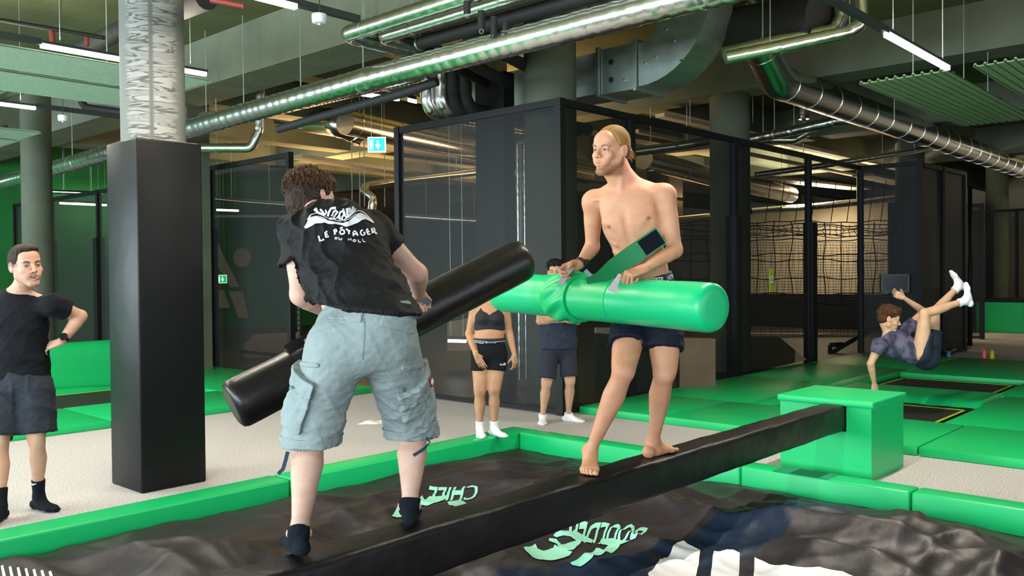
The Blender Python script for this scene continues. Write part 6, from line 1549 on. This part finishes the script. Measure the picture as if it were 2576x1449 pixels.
    for k_, ss in letters.items():
        for s_ in ss: P_.append(px_stroke(f(s_), (28 if k_ not in ('O', 'A', 'G') else 24)*sx))
    for s_ in ([(990, 710), (985, 735), (1015, 735), (1022, 715), (990, 710)], [(1045, 712), (1050, 740), (1080, 748), (1095, 725)], [(1180, 760), (1180, 730), (1205, 752), (1222, 728), (1232, 760)], [(1265, 748), (1255, 765), (1275, 780), (1300, 772), (1295, 752), (1265, 748)], [(1332, 750), (1342, 785), (1370, 785)], [(1395, 742), (1408, 778), (1436, 778)]):
        P_.append(px_stroke(f(s_), 13*sx))
    project_print(px_polys(P_), sh_o, 'printed_words', INK, root, 0.0038, 2.5)
    # cargo shorts
    C = Shape()
    C.ell(pel-up*0.02, V(0.198, 0.138, 0.130), (R_, fr, up), 0.03)
    C.limb(pel+up*0.07, pel-up*0.04, [(0, 0.162, 0.108), (1, 0.190, 0.136)], side=R_, k=0.03)
    for h_, k_, e in ((hl, kl, -1), (hr, kr, 1)):
        top_ = h_+V(0, 0, 0.0)
        C.limb(top_, lerp(h_, k_, 0.95), [(0, 0.122, 0.128), (0.35, 0.112, 0.122), (0.75, 0.108, 0.112), (1, 0.106, 0.108)], side=R_, k=0.03)
        C.limb(lerp(h_, k_, 0.85)-F_*0.01, k_-F_*0.035+V(0, 0, -0.09), [(0, 0.107, 0.109), (1, 0.109, 0.106)], side=R_, k=0.04)
    C.plane(V(pel[0], pel[1], hz+0.035), Up)
    hem = [(V(*(kl-F_*0.035)[:2], Z1), V(0, 0, -1), 0.12, 0.205) for Z1 in (DD(785, 1130, 3.30)[2],)]+[(V(*(kr-F_*0.035)[:2], Z1), V(0, 0, -1), 0.12, 0.205) for Z1 in (DD(1015, 1108, 3.52)[2],)]
    GREY = mat('pale_grey_cotton', (0.25, 0.30, 0.295), 0.85, bump=0.3, bscale=25, var=0.10, vscale=7)
    def cdisp(P):
        q = P-pel; h_ = -q@V(0, 0, 1); lowf = np.clip((h_-0.05)/0.25, 0.25, 1)
        return folds(P, 24, 0.11, 0.009, V(0.4, -0.4, 1), 0.7)*lowf+folds(P, 27, 0.05, 0.0035, V(0, 0, 1), 0.9)*lowf+wave(P, 9, 0.03, 0.0006)
    cf = hollow(C, 0.010, hem)
    cs = sculpt(C, 'cargo_shorts', GREY, root, 0.0052, None, None, cdisp, it=2, shell=0.010, field=cf, label='pale blue-grey cargo shorts')
    def patch(c, hs_, axes, nm, lift=0.009, m=GREY, puff=0.0, rr=0.012):
        bx = Shape().box(c, hs_, axes, rr, 0.0)
        def fld(lo, hi, h):
            d = cf(lo, hi, h); b_ = bx.grid(lo, hi, h); return np.maximum(d-lift, b_)
        R0 = np.linalg.norm(hs_)+0.03; c = np.asarray(c, float)
        def dsp(P): return cdisp(P)+(folds(P, 41, 0.06, puff, V(1, 0, 1), 1.0) if puff else 0)
        return sculpt(bx, nm, m, cs, 0.0042, None, None, dsp, it=1, field=fld, bounds=(c-R0, c+R0))
    dl = nrm(kl-hl); dr = nrm(kr-hr)
    # side cargo pockets with flaps, hems and rear pocket flaps
    for (c, d_, e) in ((DD(742, 1010, 3.30), dl, -1), (DD(1052, 1010, 3.50), dr, 1)):
        axs = (nrm(np.cross(d_, F_*1.0)), nrm(F_-d_*(F_@d_)), d_)
        patch(c, V(0.062, 0.13, 0.105), axs, 'cargo_pocket', 0.022, puff=0.004); patch(c-d_*0.082, V(0.066, 0.13, 0.036), axs, 'pocket_flap', 0.030, puff=0.003)
    for k_ in (hem[0][0], hem[1][0]):
        patch(k_+V(0, 0, 0.018), V(0.15, 0.15, 0.022), (R_, F_, V(0, 0, 1)), 'hem', 0.0035, rr=0.004)
    patch(DD(862, 776, 3.22)-up*0.012, V(0.068, 0.10, 0.036), (R_, F_, nrm(V(0, 0, 1)+R_*0.12)), 'pocket_flap', 0.006); patch(DD(1003, 812, 3.24), V(0.064, 0.10, 0.030), (nrm(R_-V(0, 0, 0.35)), F_, nrm(V(0, 0, 1)+R_*0.35)), 'pocket_flap', 0.007)
    for c in (DD(775, 918, 3.24), DD(1045, 925, 3.34)):
        patch(c, V(0.050, 0.10, 0.010), (R_, F_, V(0, 0, 1)), 'pocket_flap', 0.007)
    # buttons, red badge, tapes
    cen = px_stroke([(916, 800), (918, 840), (912, 905)], 1.6); project_print(px_polys([cen]), cs, 'centre_seam', mat('dark_grey_thread', (0.14, 0.17, 0.17), 0.9), root, 0.002, 5)
    for c in ((754, 974), (1010, 968)):
        project_print(px_polys([[(c[0]+5.5*math.cos(a), c[1]+5.5*math.sin(a)) for a in np.linspace(0, 6.28, 14)[:-1]]]), cs, 'button', mat('green_grey_button', (0.10, 0.20, 0.17), 0.4), root, 0.034 if c[0] < 800 else 0.030, 5)
    red = mat('red_badge', (0.45, 0.02, 0.03), 0.6)
    project_print(px_polys([[(1063, 948), (1073, 946), (1074, 970), (1066, 974)]]), cs, 'badge', red, root, 0.030, 6)
    project_print(px_polys([[(1068.5+3*math.cos(a), 959+5*math.sin(a)) for a in np.linspace(0, 6.28, 12)[:-1]]]), cs, 'badge_mark', INK, root, 0.032, 6)
    TAPE = mat('navy_tape', (0.015, 0.025, 0.06), 0.8)
    b1 = DD(724, 1136, 3.30); ribbon([b1, DD(718, 1160, 3.29), DD(712, 1180, 3.29), DD(700, 1192, 3.28)], R_, 0.014, 0.003, TAPE, cs, 'drawstring')
    ribbon([DD(1072, 1102, 3.52), DD(1082, 1112, 3.50), DD(1066, 1130, 3.50), DD(1040, 1146, 3.50)], V(0, 0, 1)+R_*0.3, 0.013, 0.003, TAPE, cs, 'drawstring')
    # socks
    SOCK = mat('black_ankle_sock', (0.004, 0.007, 0.011), 0.9, bump=0.3, bscale=60, spec=0.2)
    for (a_, kn, td, inn, cut) in ((al, kl, -R_*0.42+F_*0.75, F_, 0.05), (ar, kr, F_*0.95-R_*0.1, -R_, 0.11)):
        K = Shape(); foot(K, a_, td, sc=1.0, bare=False, drop=0.072, inner=inn)
        K.limb(lerp(a_, kn, cut+0.03), a_, [(0, 0.043, 0.045), (0.5, 0.041, 0.043), (1, 0.041, 0.045)], k=0.02); K.plane(lerp(a_, kn, cut), kn-a_)
        sculpt(K, 'sock', SOCK, root, 0.0045, None, None, lambda P: folds(P, 4, 0.03, 0.0025, V(0, 0, 1), 0.5), it=1)
    return root
man_b()
# ================================================================== the laughing man at the left edge
def sock(a_, kn, td, inn, cut, m, parent, sc=1.0, h=0.006, up=(0, 0, 1), drop=0.072, lab=None):
    K = Shape(); foot(K, a_, td, sc=sc*1.06, bare=False, drop=drop, inner=inn, up=up)
    K.limb(lerp(a_, kn, cut), a_, [(0, 0.044*sc, 0.046*sc), (0.5, 0.039*sc, 0.041*sc), (1, 0.038*sc, 0.042*sc)], k=0.02); K.plane(lerp(a_, kn, cut), kn-a_)
    return sculpt(K, 'sock', m, parent, h, it=1, label=lab)
def tee(root, pel, chest, neck, shl, shr, ell_, elr, front, m, sl=(0.55, 0.55), hemdrop=0.02, w=0.175, d=0.125, h=0.007, hd=None, amp=0.008, name='t_shirt', colour=None, label=None, sw=0.066):
    T = Shape(); up = nrm(neck-pel); fr = nrm(front-up*(front@up)); hs = np.cross(up, fr); sv = nrm(shr-shl)
    T.limb(pel-up*hemdrop, lerp(pel, chest, 0.5), [(0, w, d), (1, w*0.94, d*0.97)], side=hs, k=0.03)
    T.limb(lerp(pel, chest, 0.5), chest, [(0, w*0.94, d*0.97), (1, w*1.02, d*1.06)], side=sv, k=0.05)
    T.limb(chest, lerp(chest, neck, 0.6), [(0, w*1.02, d*1.05), (1, w*0.80, d*0.72)], side=sv, k=0.05)
    T.limb(lerp(shl, neck, 0.05), lerp(shr, neck, 0.05), [(0, 0.055, 0.058), (0.5, 0.066, 0.068), (1, 0.055, 0.058)], side=up, k=0.06)
    op = [(pel-up*(hemdrop), -up, 0.06, 0.30)]
    for sh, el, s_ in ((shl, ell_, sl[0]), (shr, elr, sl[1])):
        T.ell(sh, 0.068, None, 0.04); T.limb(sh, lerp(sh, el, s_+0.06), [(0, 0.068, 0.068), (1, sw, sw)], k=0.04)
        op.append((lerp(sh, el, s_), nrm(el-sh), 0.05, 0.11))
    T.ell(neck+up*0.03, V(0.080, 0.080, 0.045), (sv, fr, up), 0.03)
    if hd is not None: op.append((neck+up*0.045+fr*0.0, nrm(up+fr*0.45), 0.04, 0.105))
    return sculpt(T, name, m, root, h, None, colour, lambda P: (folds(P, 5, 0.13, amp, up, 0.6)+wave(P, 2, 0.05, 0.0007))*np.clip((np.linalg.norm(P-neck, axis=1)-0.09)/0.12, 0, 1), it=2, shell=0.014, field=hollow(T, 0.014, op), label=label)
def trunks(root, pel, hl, hr, kl, kr, front, m, cut=0.9, r=(0.105, 0.108), w=0.178, d=0.125, up=None, h=0.007, amp=0.008, name='shorts', label=None, topcut=0.11):
    up = nrm(pel-(hl+hr)/2) if up is None else up; up = nrm(up); fr = nrm(front-up*(front@up)); hs = np.cross(up, fr); K = Shape()
    K.ell(pel, V(w, d, 0.115), (hs, fr, up), 0.02); K.limb(pel+up*0.08, pel-up*0.03, [(0, w*0.86, d*0.86), (1, w, d)], side=hs, k=0.03)
    hem = []
    for a, b in ((hl, kl), (hr, kr)):
        K.limb(a, lerp(a, b, cut+0.06), [(0, r[0], r[0]), (1, r[1], r[1])], k=0.03); hem.append((lerp(a, b, cut), b-a, 0.08, r[1]+0.045))
    K.plane(pel+up*topcut, up)
    return sculpt(K, name, m, root, h, None, None, lambda P: folds(P, 7, 0.12, amp, V(0, 0, 1)+hs, 0.9)+wave(P, 2, 0.05, 0.0007), it=2, shell=0.014, field=hollow(K, 0.014, hem), label=label)
def hair_cap(root, hd, colf, top=1.0, h=0.0035, disp=None, label=None, fore=0.0, name='hair', extra=None):
    H_ = Shape(); W = hd.w; A = hd.ax(); s = hd.s
    H_.ell(W(0, -0.022, 0.042), V(0.080, 0.097, 0.085*top)*s, A, 0.01); H_.ell(W(0, -0.048, 0.0), V(0.076, 0.066, 0.072)*s, A, 0.02)
    if extra: extra(H_, W, A, s)
    H_.ell(W(0, 0.098, -0.012+fore), V(0.092, 0.066, 0.072)*s, A, 0.010, 'sub')
    for e in (-1, 1): H_.ell(W(e*0.090, 0.004, -0.022), V(0.026, 0.026, 0.038)*s, A, 0.006, 'sub')
    H_.ell(W(0, -0.04, -0.115), V(0.10, 0.09, 0.05)*s, A, 0.01, 'sub')
    return sculpt(H_, name, HAIRM, root, h, None, colf, disp, it=1, label=label)
BLKC = mat('black_jersey', (0.006, 0.007, 0.010), 0.85, spec=0.2, bump=0.2, bscale=45)
def man_c():
    root = thing('person', Vector((2.05, 6.35, 0)), 'laughing man in black t-shirt and dark shorts at the left edge, hand on hip', 'person')
    SK = (0.56, 0.31, 0.21); F_, R_ = c_f_np, c_r_np
    hd = Head(DD(66, 668, 5.86), nrm(-F_*0.66+R_*0.78), V(0, 0, 1)-R_*0.14, 1.17)
    neck = DD(46, 742, 5.92); chest = DD(40, 800, 5.94); pel = DD(48, 962, 5.94); front = nrm(-F_*0.95+R_*0.25)
    shl = DD(132, 768, 5.90); shr = DD(-46, 765, 5.92); ell_ = DD(203, 795, 6.05); elr = DD(-90, 870, 6.0); wrl = DD(155, 860, 5.94); wrr = DD(-60, 960, 5.85)
    hl = DD(88, 985, 5.94); hr = DD(8, 985, 5.9); kl = DD(93, 1112, 5.90); kr = DD(0, 1125, 5.78); al = DD(98, 1256, 5.98); ar = DD(2, 1285, 5.72)
    al[2] = 0.078; ar[2] = 0.078
    S = Shape(); torso(S, pel, chest, neck, shl, shr, front, 0.95); neck_(S, neck, hd, 1.05); head_skin(S, hd, smile=1.0, open_=0.9, slim=0.95, chin=1.04)
    arm(S, shl, ell_, wrl, 1.08); arm(S, shr, elr, wrr, 1.05); leg(S, hl, kl, al, 0.98, fwd=-F_); leg(S, hr, kr, ar, 0.98, fwd=-F_)
    hand(S, wrl, -R_*0.85-V(0, 0, 0.25), -F_*0.2+V(0, 0, -1)+F_, F_, 1.0, curl=(0.35, 0.5, 0.4)); hand(S, wrr, V(0, 0, -1), R_, -F_, 1.0, curl=(0.3, 0.3, 0.3))
    bt = tones(SK, 0.05)
    def colour(P):
        C_ = bt(P); x, y, z = hd.loc(P)
        C_ = head_tones(hd, P, C_, SK, brow=(0.05, 0.03, 0.02), eye=(0.05, 0.03, 0.02), smile=1.0, open_=0.9, stubble=(0.12, 0.07, 0.05), beard=0.25)
        sd = (np.clip((np.abs(x)-0.056)/0.008, 0, 1)*np.clip((0.050-y)/0.015, 0, 1)*np.clip((z+0.012)/0.015, 0, 1)*np.clip((0.07-z)/0.01, 0, 1)*0.6)[:, None]; C_ = C_*(1-sd)+np.array((0.07, 0.05, 0.045))*sd
        for q, r in ((ell_, 0.07), (kl, 0.06)):
            dq = np.clip(1-np.linalg.norm(P-q, axis=1)/r, 0, 1)[:, None]; C_ = C_*(1-dq*0.35)+np.array((0.70, 0.25, 0.18))*dq*0.35
        return C_
    sculpt(S, 'body', SKINM, root, 0.007, [(*box_around(hd.w(0, 0, -0.01), 0.155), 0.0028), (*box_around(wrl-R_*0.07, 0.09), 0.0035)], colour)
    hair_cap(root, hd, lambda P: np.array((0.030, 0.018, 0.012))*(0.8+0.6*noise1(P, 3, 0.012))[:, None], 0.98, 0.0032, lambda P: wave(P, 4, 0.02, 0.0015, (1, 1, 0.4)), 'short dark brown hair',
             fore=-0.006, extra=lambda H_, W, A, s: H_.ell(W(0, 0.035, 0.092), V(0.060, 0.052, 0.026)*s, A, 0.02))
    tee(root, pel, chest, neck, shl, shr, ell_, elr, front, BLKC, (0.50, 0.6), hemdrop=-0.005, w=0.205, d=0.14, hd=hd, label='black t-shirt', sw=0.075)
    trunks(root, pel, hl, hr, kl, kr, front, mat('charcoal_shorts', (0.010, 0.014, 0.024), 0.8, bump=0.5, bscale=22), 0.82, (0.125, 0.128), w=0.20, d=0.145, amp=0.012, up=V(0, 0, 1), label='dark charcoal shorts')
    SK_ = mat('black_sock', (0.005, 0.007, 0.011), 0.9, spec=0.2)
    s1 = sock(al, kl, nrm(R_*0.95-F_*0.45), -R_, 0.34, SK_, root, 1.0, lab='black crew sock'); sock(ar, kr, nrm(-F_*0.95+R_*0.1), R_, 0.34, SK_, root, 1.0)
    project_print(px_polys([px_stroke([(78, 1215), (84, 1219), (92, 1216)], [3, 4, 1])]), s1, 'sock_mark', WHITE, root, 0.003, 4)
    c = lerp(wrl, ell_, 0.13); dw = nrm(ell_-wrl); MB().tube([Vector(c-dw*0.010), Vector(c+dw*0.010)], 0.034, 24).build('watch_strap', FRAME, root, True, angle=40)
    nn = nrm(-F_*0.8+V(0, 0, 0.35)+R_*0.3); q = c+nn*0.030; MB().tube([Vector(q), Vector(q+nn*0.012)], 0.026, 24).build('watch_face', mat('watch_glass', (0.01, 0.01, 0.012), 0.15), root, True, angle=40)
man_c()
# ================================================================== the woman on the pit corner
def woman_d():
    root = thing('person', Vector((5.93, 5.65, RT)), 'woman in black crop top and black cycling shorts standing on the green pit corner', 'person')
    SK = (0.48, 0.25, 0.14); F_, R_ = c_f_np, c_r_np; dd = 8.15; k = 0.9; Up = V(0, 0, 1)
    hd = Head(DD(1233, 705, dd), nrm(-F_*0.8-R_*0.5), Up, 0.92); neck = DD(1233, 757, dd); chest = DD(1232, 795, dd); pel = DD(1230, 880, dd); front = -F_
    shl = DD(1270, 775, dd); shr = DD(1195, 775, dd); ell_ = DD(1281, 838, dd+0.03); elr = DD(1180, 840, dd+0.03); wrl = DD(1294, 893, dd-0.05); wrr = DD(1198, 893, dd-0.13)
    hl = DD(1251, 897, dd); hr = DD(1210, 897, dd); kl = DD(1243, 985, dd-0.04); kr = DD(1207, 988, dd-0.04); al = DD(1243, 1073, dd); ar = DD(1207, 1078, dd)
    al[2] = RT+0.068; ar[2] = RT+0.068
    S = Shape(); torso(S, pel, chest, neck, shl, shr, front, 0.88, waist=0.142, pecs=False); neck_(S, neck, hd, 0.85); head_skin(S, hd, smile=0.5, slim=0.95)
    S.ell(lerp(pel, chest, 0.4)+front*0.045, V(0.11, 0.065, 0.09), (R_, F_, Up), 0.04)
    arm(S, shl, ell_, wrl, 0.92); arm(S, shr, elr, wrr, 0.92); leg(S, hl, kl, al, 0.98, fwd=-F_); leg(S, hr, kr, ar, 0.98, fwd=-F_)
    hand(S, wrr, -Up*0.8+R_*0.45, F_, R_, 0.88, curl=(0.25, 0.3, 0.25)); hand(S, wrl, -Up+R_*0.1, F_-R_, -F_, 0.88, curl=(0.4, 0.6, 0.5))
    bt = tones(SK, 0.05)
    def colour(P):
        C_ = bt(P)
        for q in (kl, kr): dq = np.clip(1-np.linalg.norm(P-q-front*0.05, axis=1)/0.045, 0, 1)[:, None]; C_ = C_*(1-dq*0.4)
        return head_tones(hd, P, C_, SK)
    sculpt(S, 'body', SKINM, root, 0.0075, [(*box_around(wrr-Up*0.07, 0.09), 0.004), (*box_around(wrl-Up*0.07, 0.08), 0.004)], colour)
    hair_cap(root, hd, lambda P: np.array((0.05, 0.028, 0.015))*(0.8+0.5*noise1(P, 3, 0.015))[:, None], 1.0, 0.005, label='dark hair')
    T = Shape(); T.limb(lerp(pel, chest, 0.50), chest, [(0, 0.140, 0.100), (1, 0.150, 0.108)], side=R_, k=0.03)
    for e in (-1, 1): T.ell(chest+Up*0.0+front*0.075+R_*0.06*e-Up*0.02, V(0.066, 0.055, 0.055), (R_, F_, Up), 0.03)
    for e in (-1, 1): T.limb(chest+R_*0.075*e, neck+R_*0.075*e-Up*0.015, [(0, 0.05, 0.095), (1, 0.022, 0.055)], side=R_, k=0.03)
    T.plane(lerp(pel, chest, 0.58), -Up)
    sculpt(T, 'crop_top', mat('black_ribbed_top', (0.010, 0.010, 0.015), 0.8), root, 0.006, it=2, label='black ribbed crop top')
    sh = trunks(root, pel, hl, hr, kl, kr, front, BLKC, 0.40, (0.094, 0.092), w=0.160, d=0.115, up=Up, amp=0.002, name='cycling_shorts', label='black cycling shorts', topcut=0.075)
    B = Shape(); B.limb(pel+Up*0.03, pel+Up*0.13, [(0, 0.158, 0.128), (1, 0.150, 0.126)], side=R_, k=0.01); B.plane(pel+Up*0.112, Up); B.plane(pel+Up*0.070, -Up)
    wb = sculpt(B, 'waistband', mat('black_elastic', (0.010, 0.012, 0.018), 0.7), root, 0.005, it=1)
    WT = mat('white_thread', (0.7, 0.7, 0.7), 0.7)
    for k_ in range(3): project_print(px_polys([px_stroke([(1190, 856+4*k_), (1232, 861.5+4*k_), (1276, 857+4*k_)], 1.1)]), wb, 'waistband_line', WT, root, 0.004, 6)
    for x in (1219, 1254):
        project_print(px_polys([[(x+6, 868), (x+6, 859), (x+2, 860), (x-1, 864), (x-1, 868)]]), wb, 'waistband_logo', WT, root, 0.005, 6)
        project_print(px_text('THE NORTH', [(x-11, 868), (x-1, 868.5), (x-1, 862), (x-11, 861.5)], 5.6), wb, 'waistband_word', WT, root, 0.005, 4)
    project_print(px_polys([[(1271, 919), (1271, 912), (1267, 913), (1264, 919)]]), sh, 'logo', WT, root, 0.004, 6); project_print(px_text('FACE', [(1257, 919), (1264, 919), (1264, 915), (1257, 915)], 2.4), sh, 'logo_word', WT, root, 0.004, 4)
    WS = mat('white_sock', (0.78, 0.78, 0.80), 0.9)
    a = sock(ar, kr, nrm(-F_*0.95+R_*0.15), R_, 0.20, WS, root, 0.93); b = sock(al, kl, nrm(-F_*0.75+R_*0.70), -R_, 0.20, WS, root, 0.93)
    for s_, x, y in ((a, 1199, 1076), (b, 1235, 1069)): project_print(px_polys([px_stroke([(x-2, y), (x+1, y+2), (x+4, y)], 1.5)]), s_, 'sock_mark', FRAME, root, 0.003, 4)
    c = lerp(wrr, elr, 0.08); dw = nrm(elr-wrr); MB().tube([Vector(c-dw*0.004), Vector(c+dw*0.004)], 0.027, 20).build('wristband', mat('lime_band', (0.35, 0.75, 0.05), 0.5), root, True, angle=40)
woman_d()
# ================================================================== the man in the headband
def man_e():
    root = thing('person', Vector((7.2, 5.9, 0)), 'man in black headband, navy t-shirt and white ankle socks, arms folded by the fence corner', 'person')
    SK = (0.52, 0.29, 0.18); F_, R_ = c_f_np, c_r_np; dd = 9.3; Up = V(0, 0, 1); front = -F_
    hd = Head(DD(1397, 686, dd), nrm(-F_-R_*0.12), Up, 1.0); neck = DD(1402, 730, dd); chest = DD(1404, 765, dd); pel = DD(1405, 868, dd)
    shl = DD(1446, 750, dd); shr = DD(1361, 750, dd); ell_ = DD(1452, 808, dd-0.06); elr = DD(1358, 808, dd-0.06); wrl = DD(1395, 800, dd-0.22); wrr = DD(1425, 806, dd-0.19)
    hl = DD(1428, 885, dd); hr = DD(1384, 885, dd); kl = DD(1434, 962, dd-0.04); kr = DD(1374, 968, dd-0.05); al = DD(1430, 1040, dd+0.06); ar = DD(1365, 1045, dd)
    al[2] = 0.072; ar[2] = 0.072
    S = Shape(); torso(S, pel, chest, neck, shl, shr, front, 0.95); neck_(S, neck, hd, 1.0); head_skin(S, hd, smile=0.2, open_=0.2)
    arm(S, shl, ell_, wrl, 1.0); arm(S, shr, elr, wrr, 1.0); leg(S, hl, kl, al, 0.98, fwd=-F_); leg(S, hr, kr, ar, 0.98, fwd=-F_)
    hand(S, wrl, -R_*0.95-Up*0.05, F_, Up, 0.98, curl=(0.2, 0.3, 0.2)); hand(S, wrr, R_, F_, Up, 0.98, curl=(0.3, 0.4, 0.3))
    bt = tones(SK, 0.05)
    sculpt(S, 'body', SKINM, root, 0.0075, [(*box_around(hd.w(0, 0, 0), 0.135), 0.003), (*box_around(wrl-R_*0.07, 0.09), 0.004)], lambda P: head_tones(hd, P, bt(P), SK, brow=(0.02, 0.015, 0.01), eye=(0.03, 0.02, 0.015), smile=0.2, open_=0.2))
    hair_cap(root, hd, lambda P: np.array((0.008, 0.007, 0.008))*(0.8+0.6*noise1(P, 3, 0.012))[:, None], 1.12, 0.004, lambda P: np.abs(wave(P, 4, 0.03, 0.010, n=6))*(hd.loc(P)[2] > 0.05), 'curly black hair', extra=lambda H_, W, A, s: (H_.ell(W(0, 0.0, 0.085), V(0.082, 0.088, 0.055)*s, A, 0.02)))
    B = Shape(); B.limb(hd.w(0, -0.012, 0.030), hd.w(0, -0.012, 0.062), [(0, 0.083, 0.103), (1, 0.083, 0.100)], side=hd.x, k=0.01); B.plane(hd.w(0, 0, 0.064), hd.z); B.plane(hd.w(0, 0, 0.028), -hd.z)
    sculpt(B, 'headband', BLKC, root, 0.004, it=1, label='black headband')
    tee(root, pel, chest, neck, shl, shr, ell_, elr, front, mat('navy_jersey', (0.014, 0.021, 0.045), 0.85, bump=0.4, bscale=30), (0.5, 0.5), hemdrop=0.035, w=0.198, d=0.15, hd=hd, h=0.0075, amp=0.012, label='navy t-shirt')
    trunks(root, pel, hl, hr, kl, kr, front, mat('slate_shorts', (0.013, 0.015, 0.028), 0.85), 0.80, (0.096, 0.098), up=Up, amp=0.006, label='dark slate shorts')
    WS = mat('white_sock', (0.78, 0.78, 0.80), 0.9)
    sock(ar, kr, nrm(-F_*0.95-R_*0.05), R_, 0.06, WS, root, 1.0); sock(al, kl, nrm(-F_*0.5+R_*0.85), -R_, 0.06, WS, root, 1.0)
man_e()
# ================================================================== the somersaulting man
def man_f():
    F_, R_ = c_f_np, c_r_np; dd = 9.3; Up = V(0, 0, 1)
    root = thing('person', Vector(DD(2300, 900, dd)), 'man somersaulting in mid-air over the trampoline, feet in white socks raised to the right', 'person')
    SK = (0.56, 0.33, 0.20)
    hd = Head(DD(2236, 802, dd), nrm(R_*0.92-F_*0.25-Up*0.25), Up*1.0+R_*0.1, 1.06); neck = DD(2240, 848, dd); chest = DD(2254, 868, dd); pel = DD(2325, 895, dd)
    shl = DD(2286, 826, dd+0.12); shr = DD(2212, 868, dd-0.10); ell_ = DD(2322, 782, dd+0.10); wrl = DD(2272, 748, dd+0.02); elr = DD(2190, 915, dd-0.1); wrr = DD(2200, 968, dd-0.05)
    hl = DD(2340, 885, dd+0.08); hr = DD(2318, 892, dd-0.10); kr = DD(2326, 788, dd-0.12); kl = DD(2352, 782, dd+0.12); ar = DD(2428, 757, dd-0.1); al = DD(2410, 722, dd+0.15)
    front = nrm(Up*0.75+R_*0.25-F_*0.45)
    S = Shape(); torso(S, pel, chest, neck, shl, shr, front, 0.95, pecs=False); neck_(S, neck, hd, 1.0); head_skin(S, hd, smile=0.3, open_=0.2)
    arm(S, shl, ell_, wrl, 0.95); arm(S, shr, elr, wrr, 0.95); leg(S, hl, kl, al, 0.95, fwd=Up); leg(S, hr, kr, ar, 0.95, fwd=Up-R_*0.3)
    hand(S, wrl, -R_*0.8+Up*0.35, -F_, Up, 1.0, curl=(0.5, 0.6, 0.5)); hand(S, wrr, -Up, F_, R_, 1.0, curl=(0.3, 0.3, 0.3))
    bt = tones(SK, 0.05)
    sculpt(S, 'body', SKINM, root, 0.007, [(*box_around(hd.w(0, 0, 0), 0.14), 0.003), (*box_around(wrl-R_*0.06, 0.10), 0.0035)], lambda P: head_tones(hd, P, bt(P), SK, brow=(0.05, 0.03, 0.02), smile=0.3, open_=0.2))
    hair_cap(root, hd, lambda P: np.array((0.060, 0.025, 0.012))*(0.7+0.8*noise1(P, 3, 0.02))[:, None], 1.15, 0.004, lambda P: np.abs(wave(P, 4, 0.035, 0.012, n=6))*(hd.loc(P)[2] > 0.03), 'tousled brown hair', extra=lambda H_, W, A, s: H_.ell(W(0, 0.03, 0.085), V(0.072, 0.066, 0.045)*s, A, 0.02))
    def tie(P):
        n = noise1(P, 17, 0.10); c = np.array((0.012, 0.016, 0.045))*(1-n)[:, None]+np.array((0.11, 0.10, 0.17))*n[:, None]; return c
    tee(root, pel, chest, neck, shl, shr, ell_, elr, front, mat('mottled_jersey', (0.03, 0.03, 0.08), 0.85, vcol='tone'), (0.42, 0.45), hemdrop=-0.05, w=0.165, d=0.115, hd=None, h=0.0075, amp=0.010, colour=tie, label='mottled navy and grey t-shirt')
    trunks(root, pel, hl, hr, kl, kr, front, mat('dark_blue_shorts', (0.006, 0.012, 0.032), 0.8), 0.52, (0.108, 0.10), w=0.175, d=0.13, up=nrm(chest-pel), amp=0.008, label='dark blue shorts')
    WS = mat('white_sock', (0.78, 0.78, 0.80), 0.9)
    for a_, k_, e in ((ar, kr, 1), (al, kl, -1)):
        sd = nrm(a_-k_); upv = -sd; sock(a_, k_, Up*0.95-R_*(0.15 if e < 0 else -0.1), -F_, 0.16, WS, root, 1.0, up=upv)
man_f()
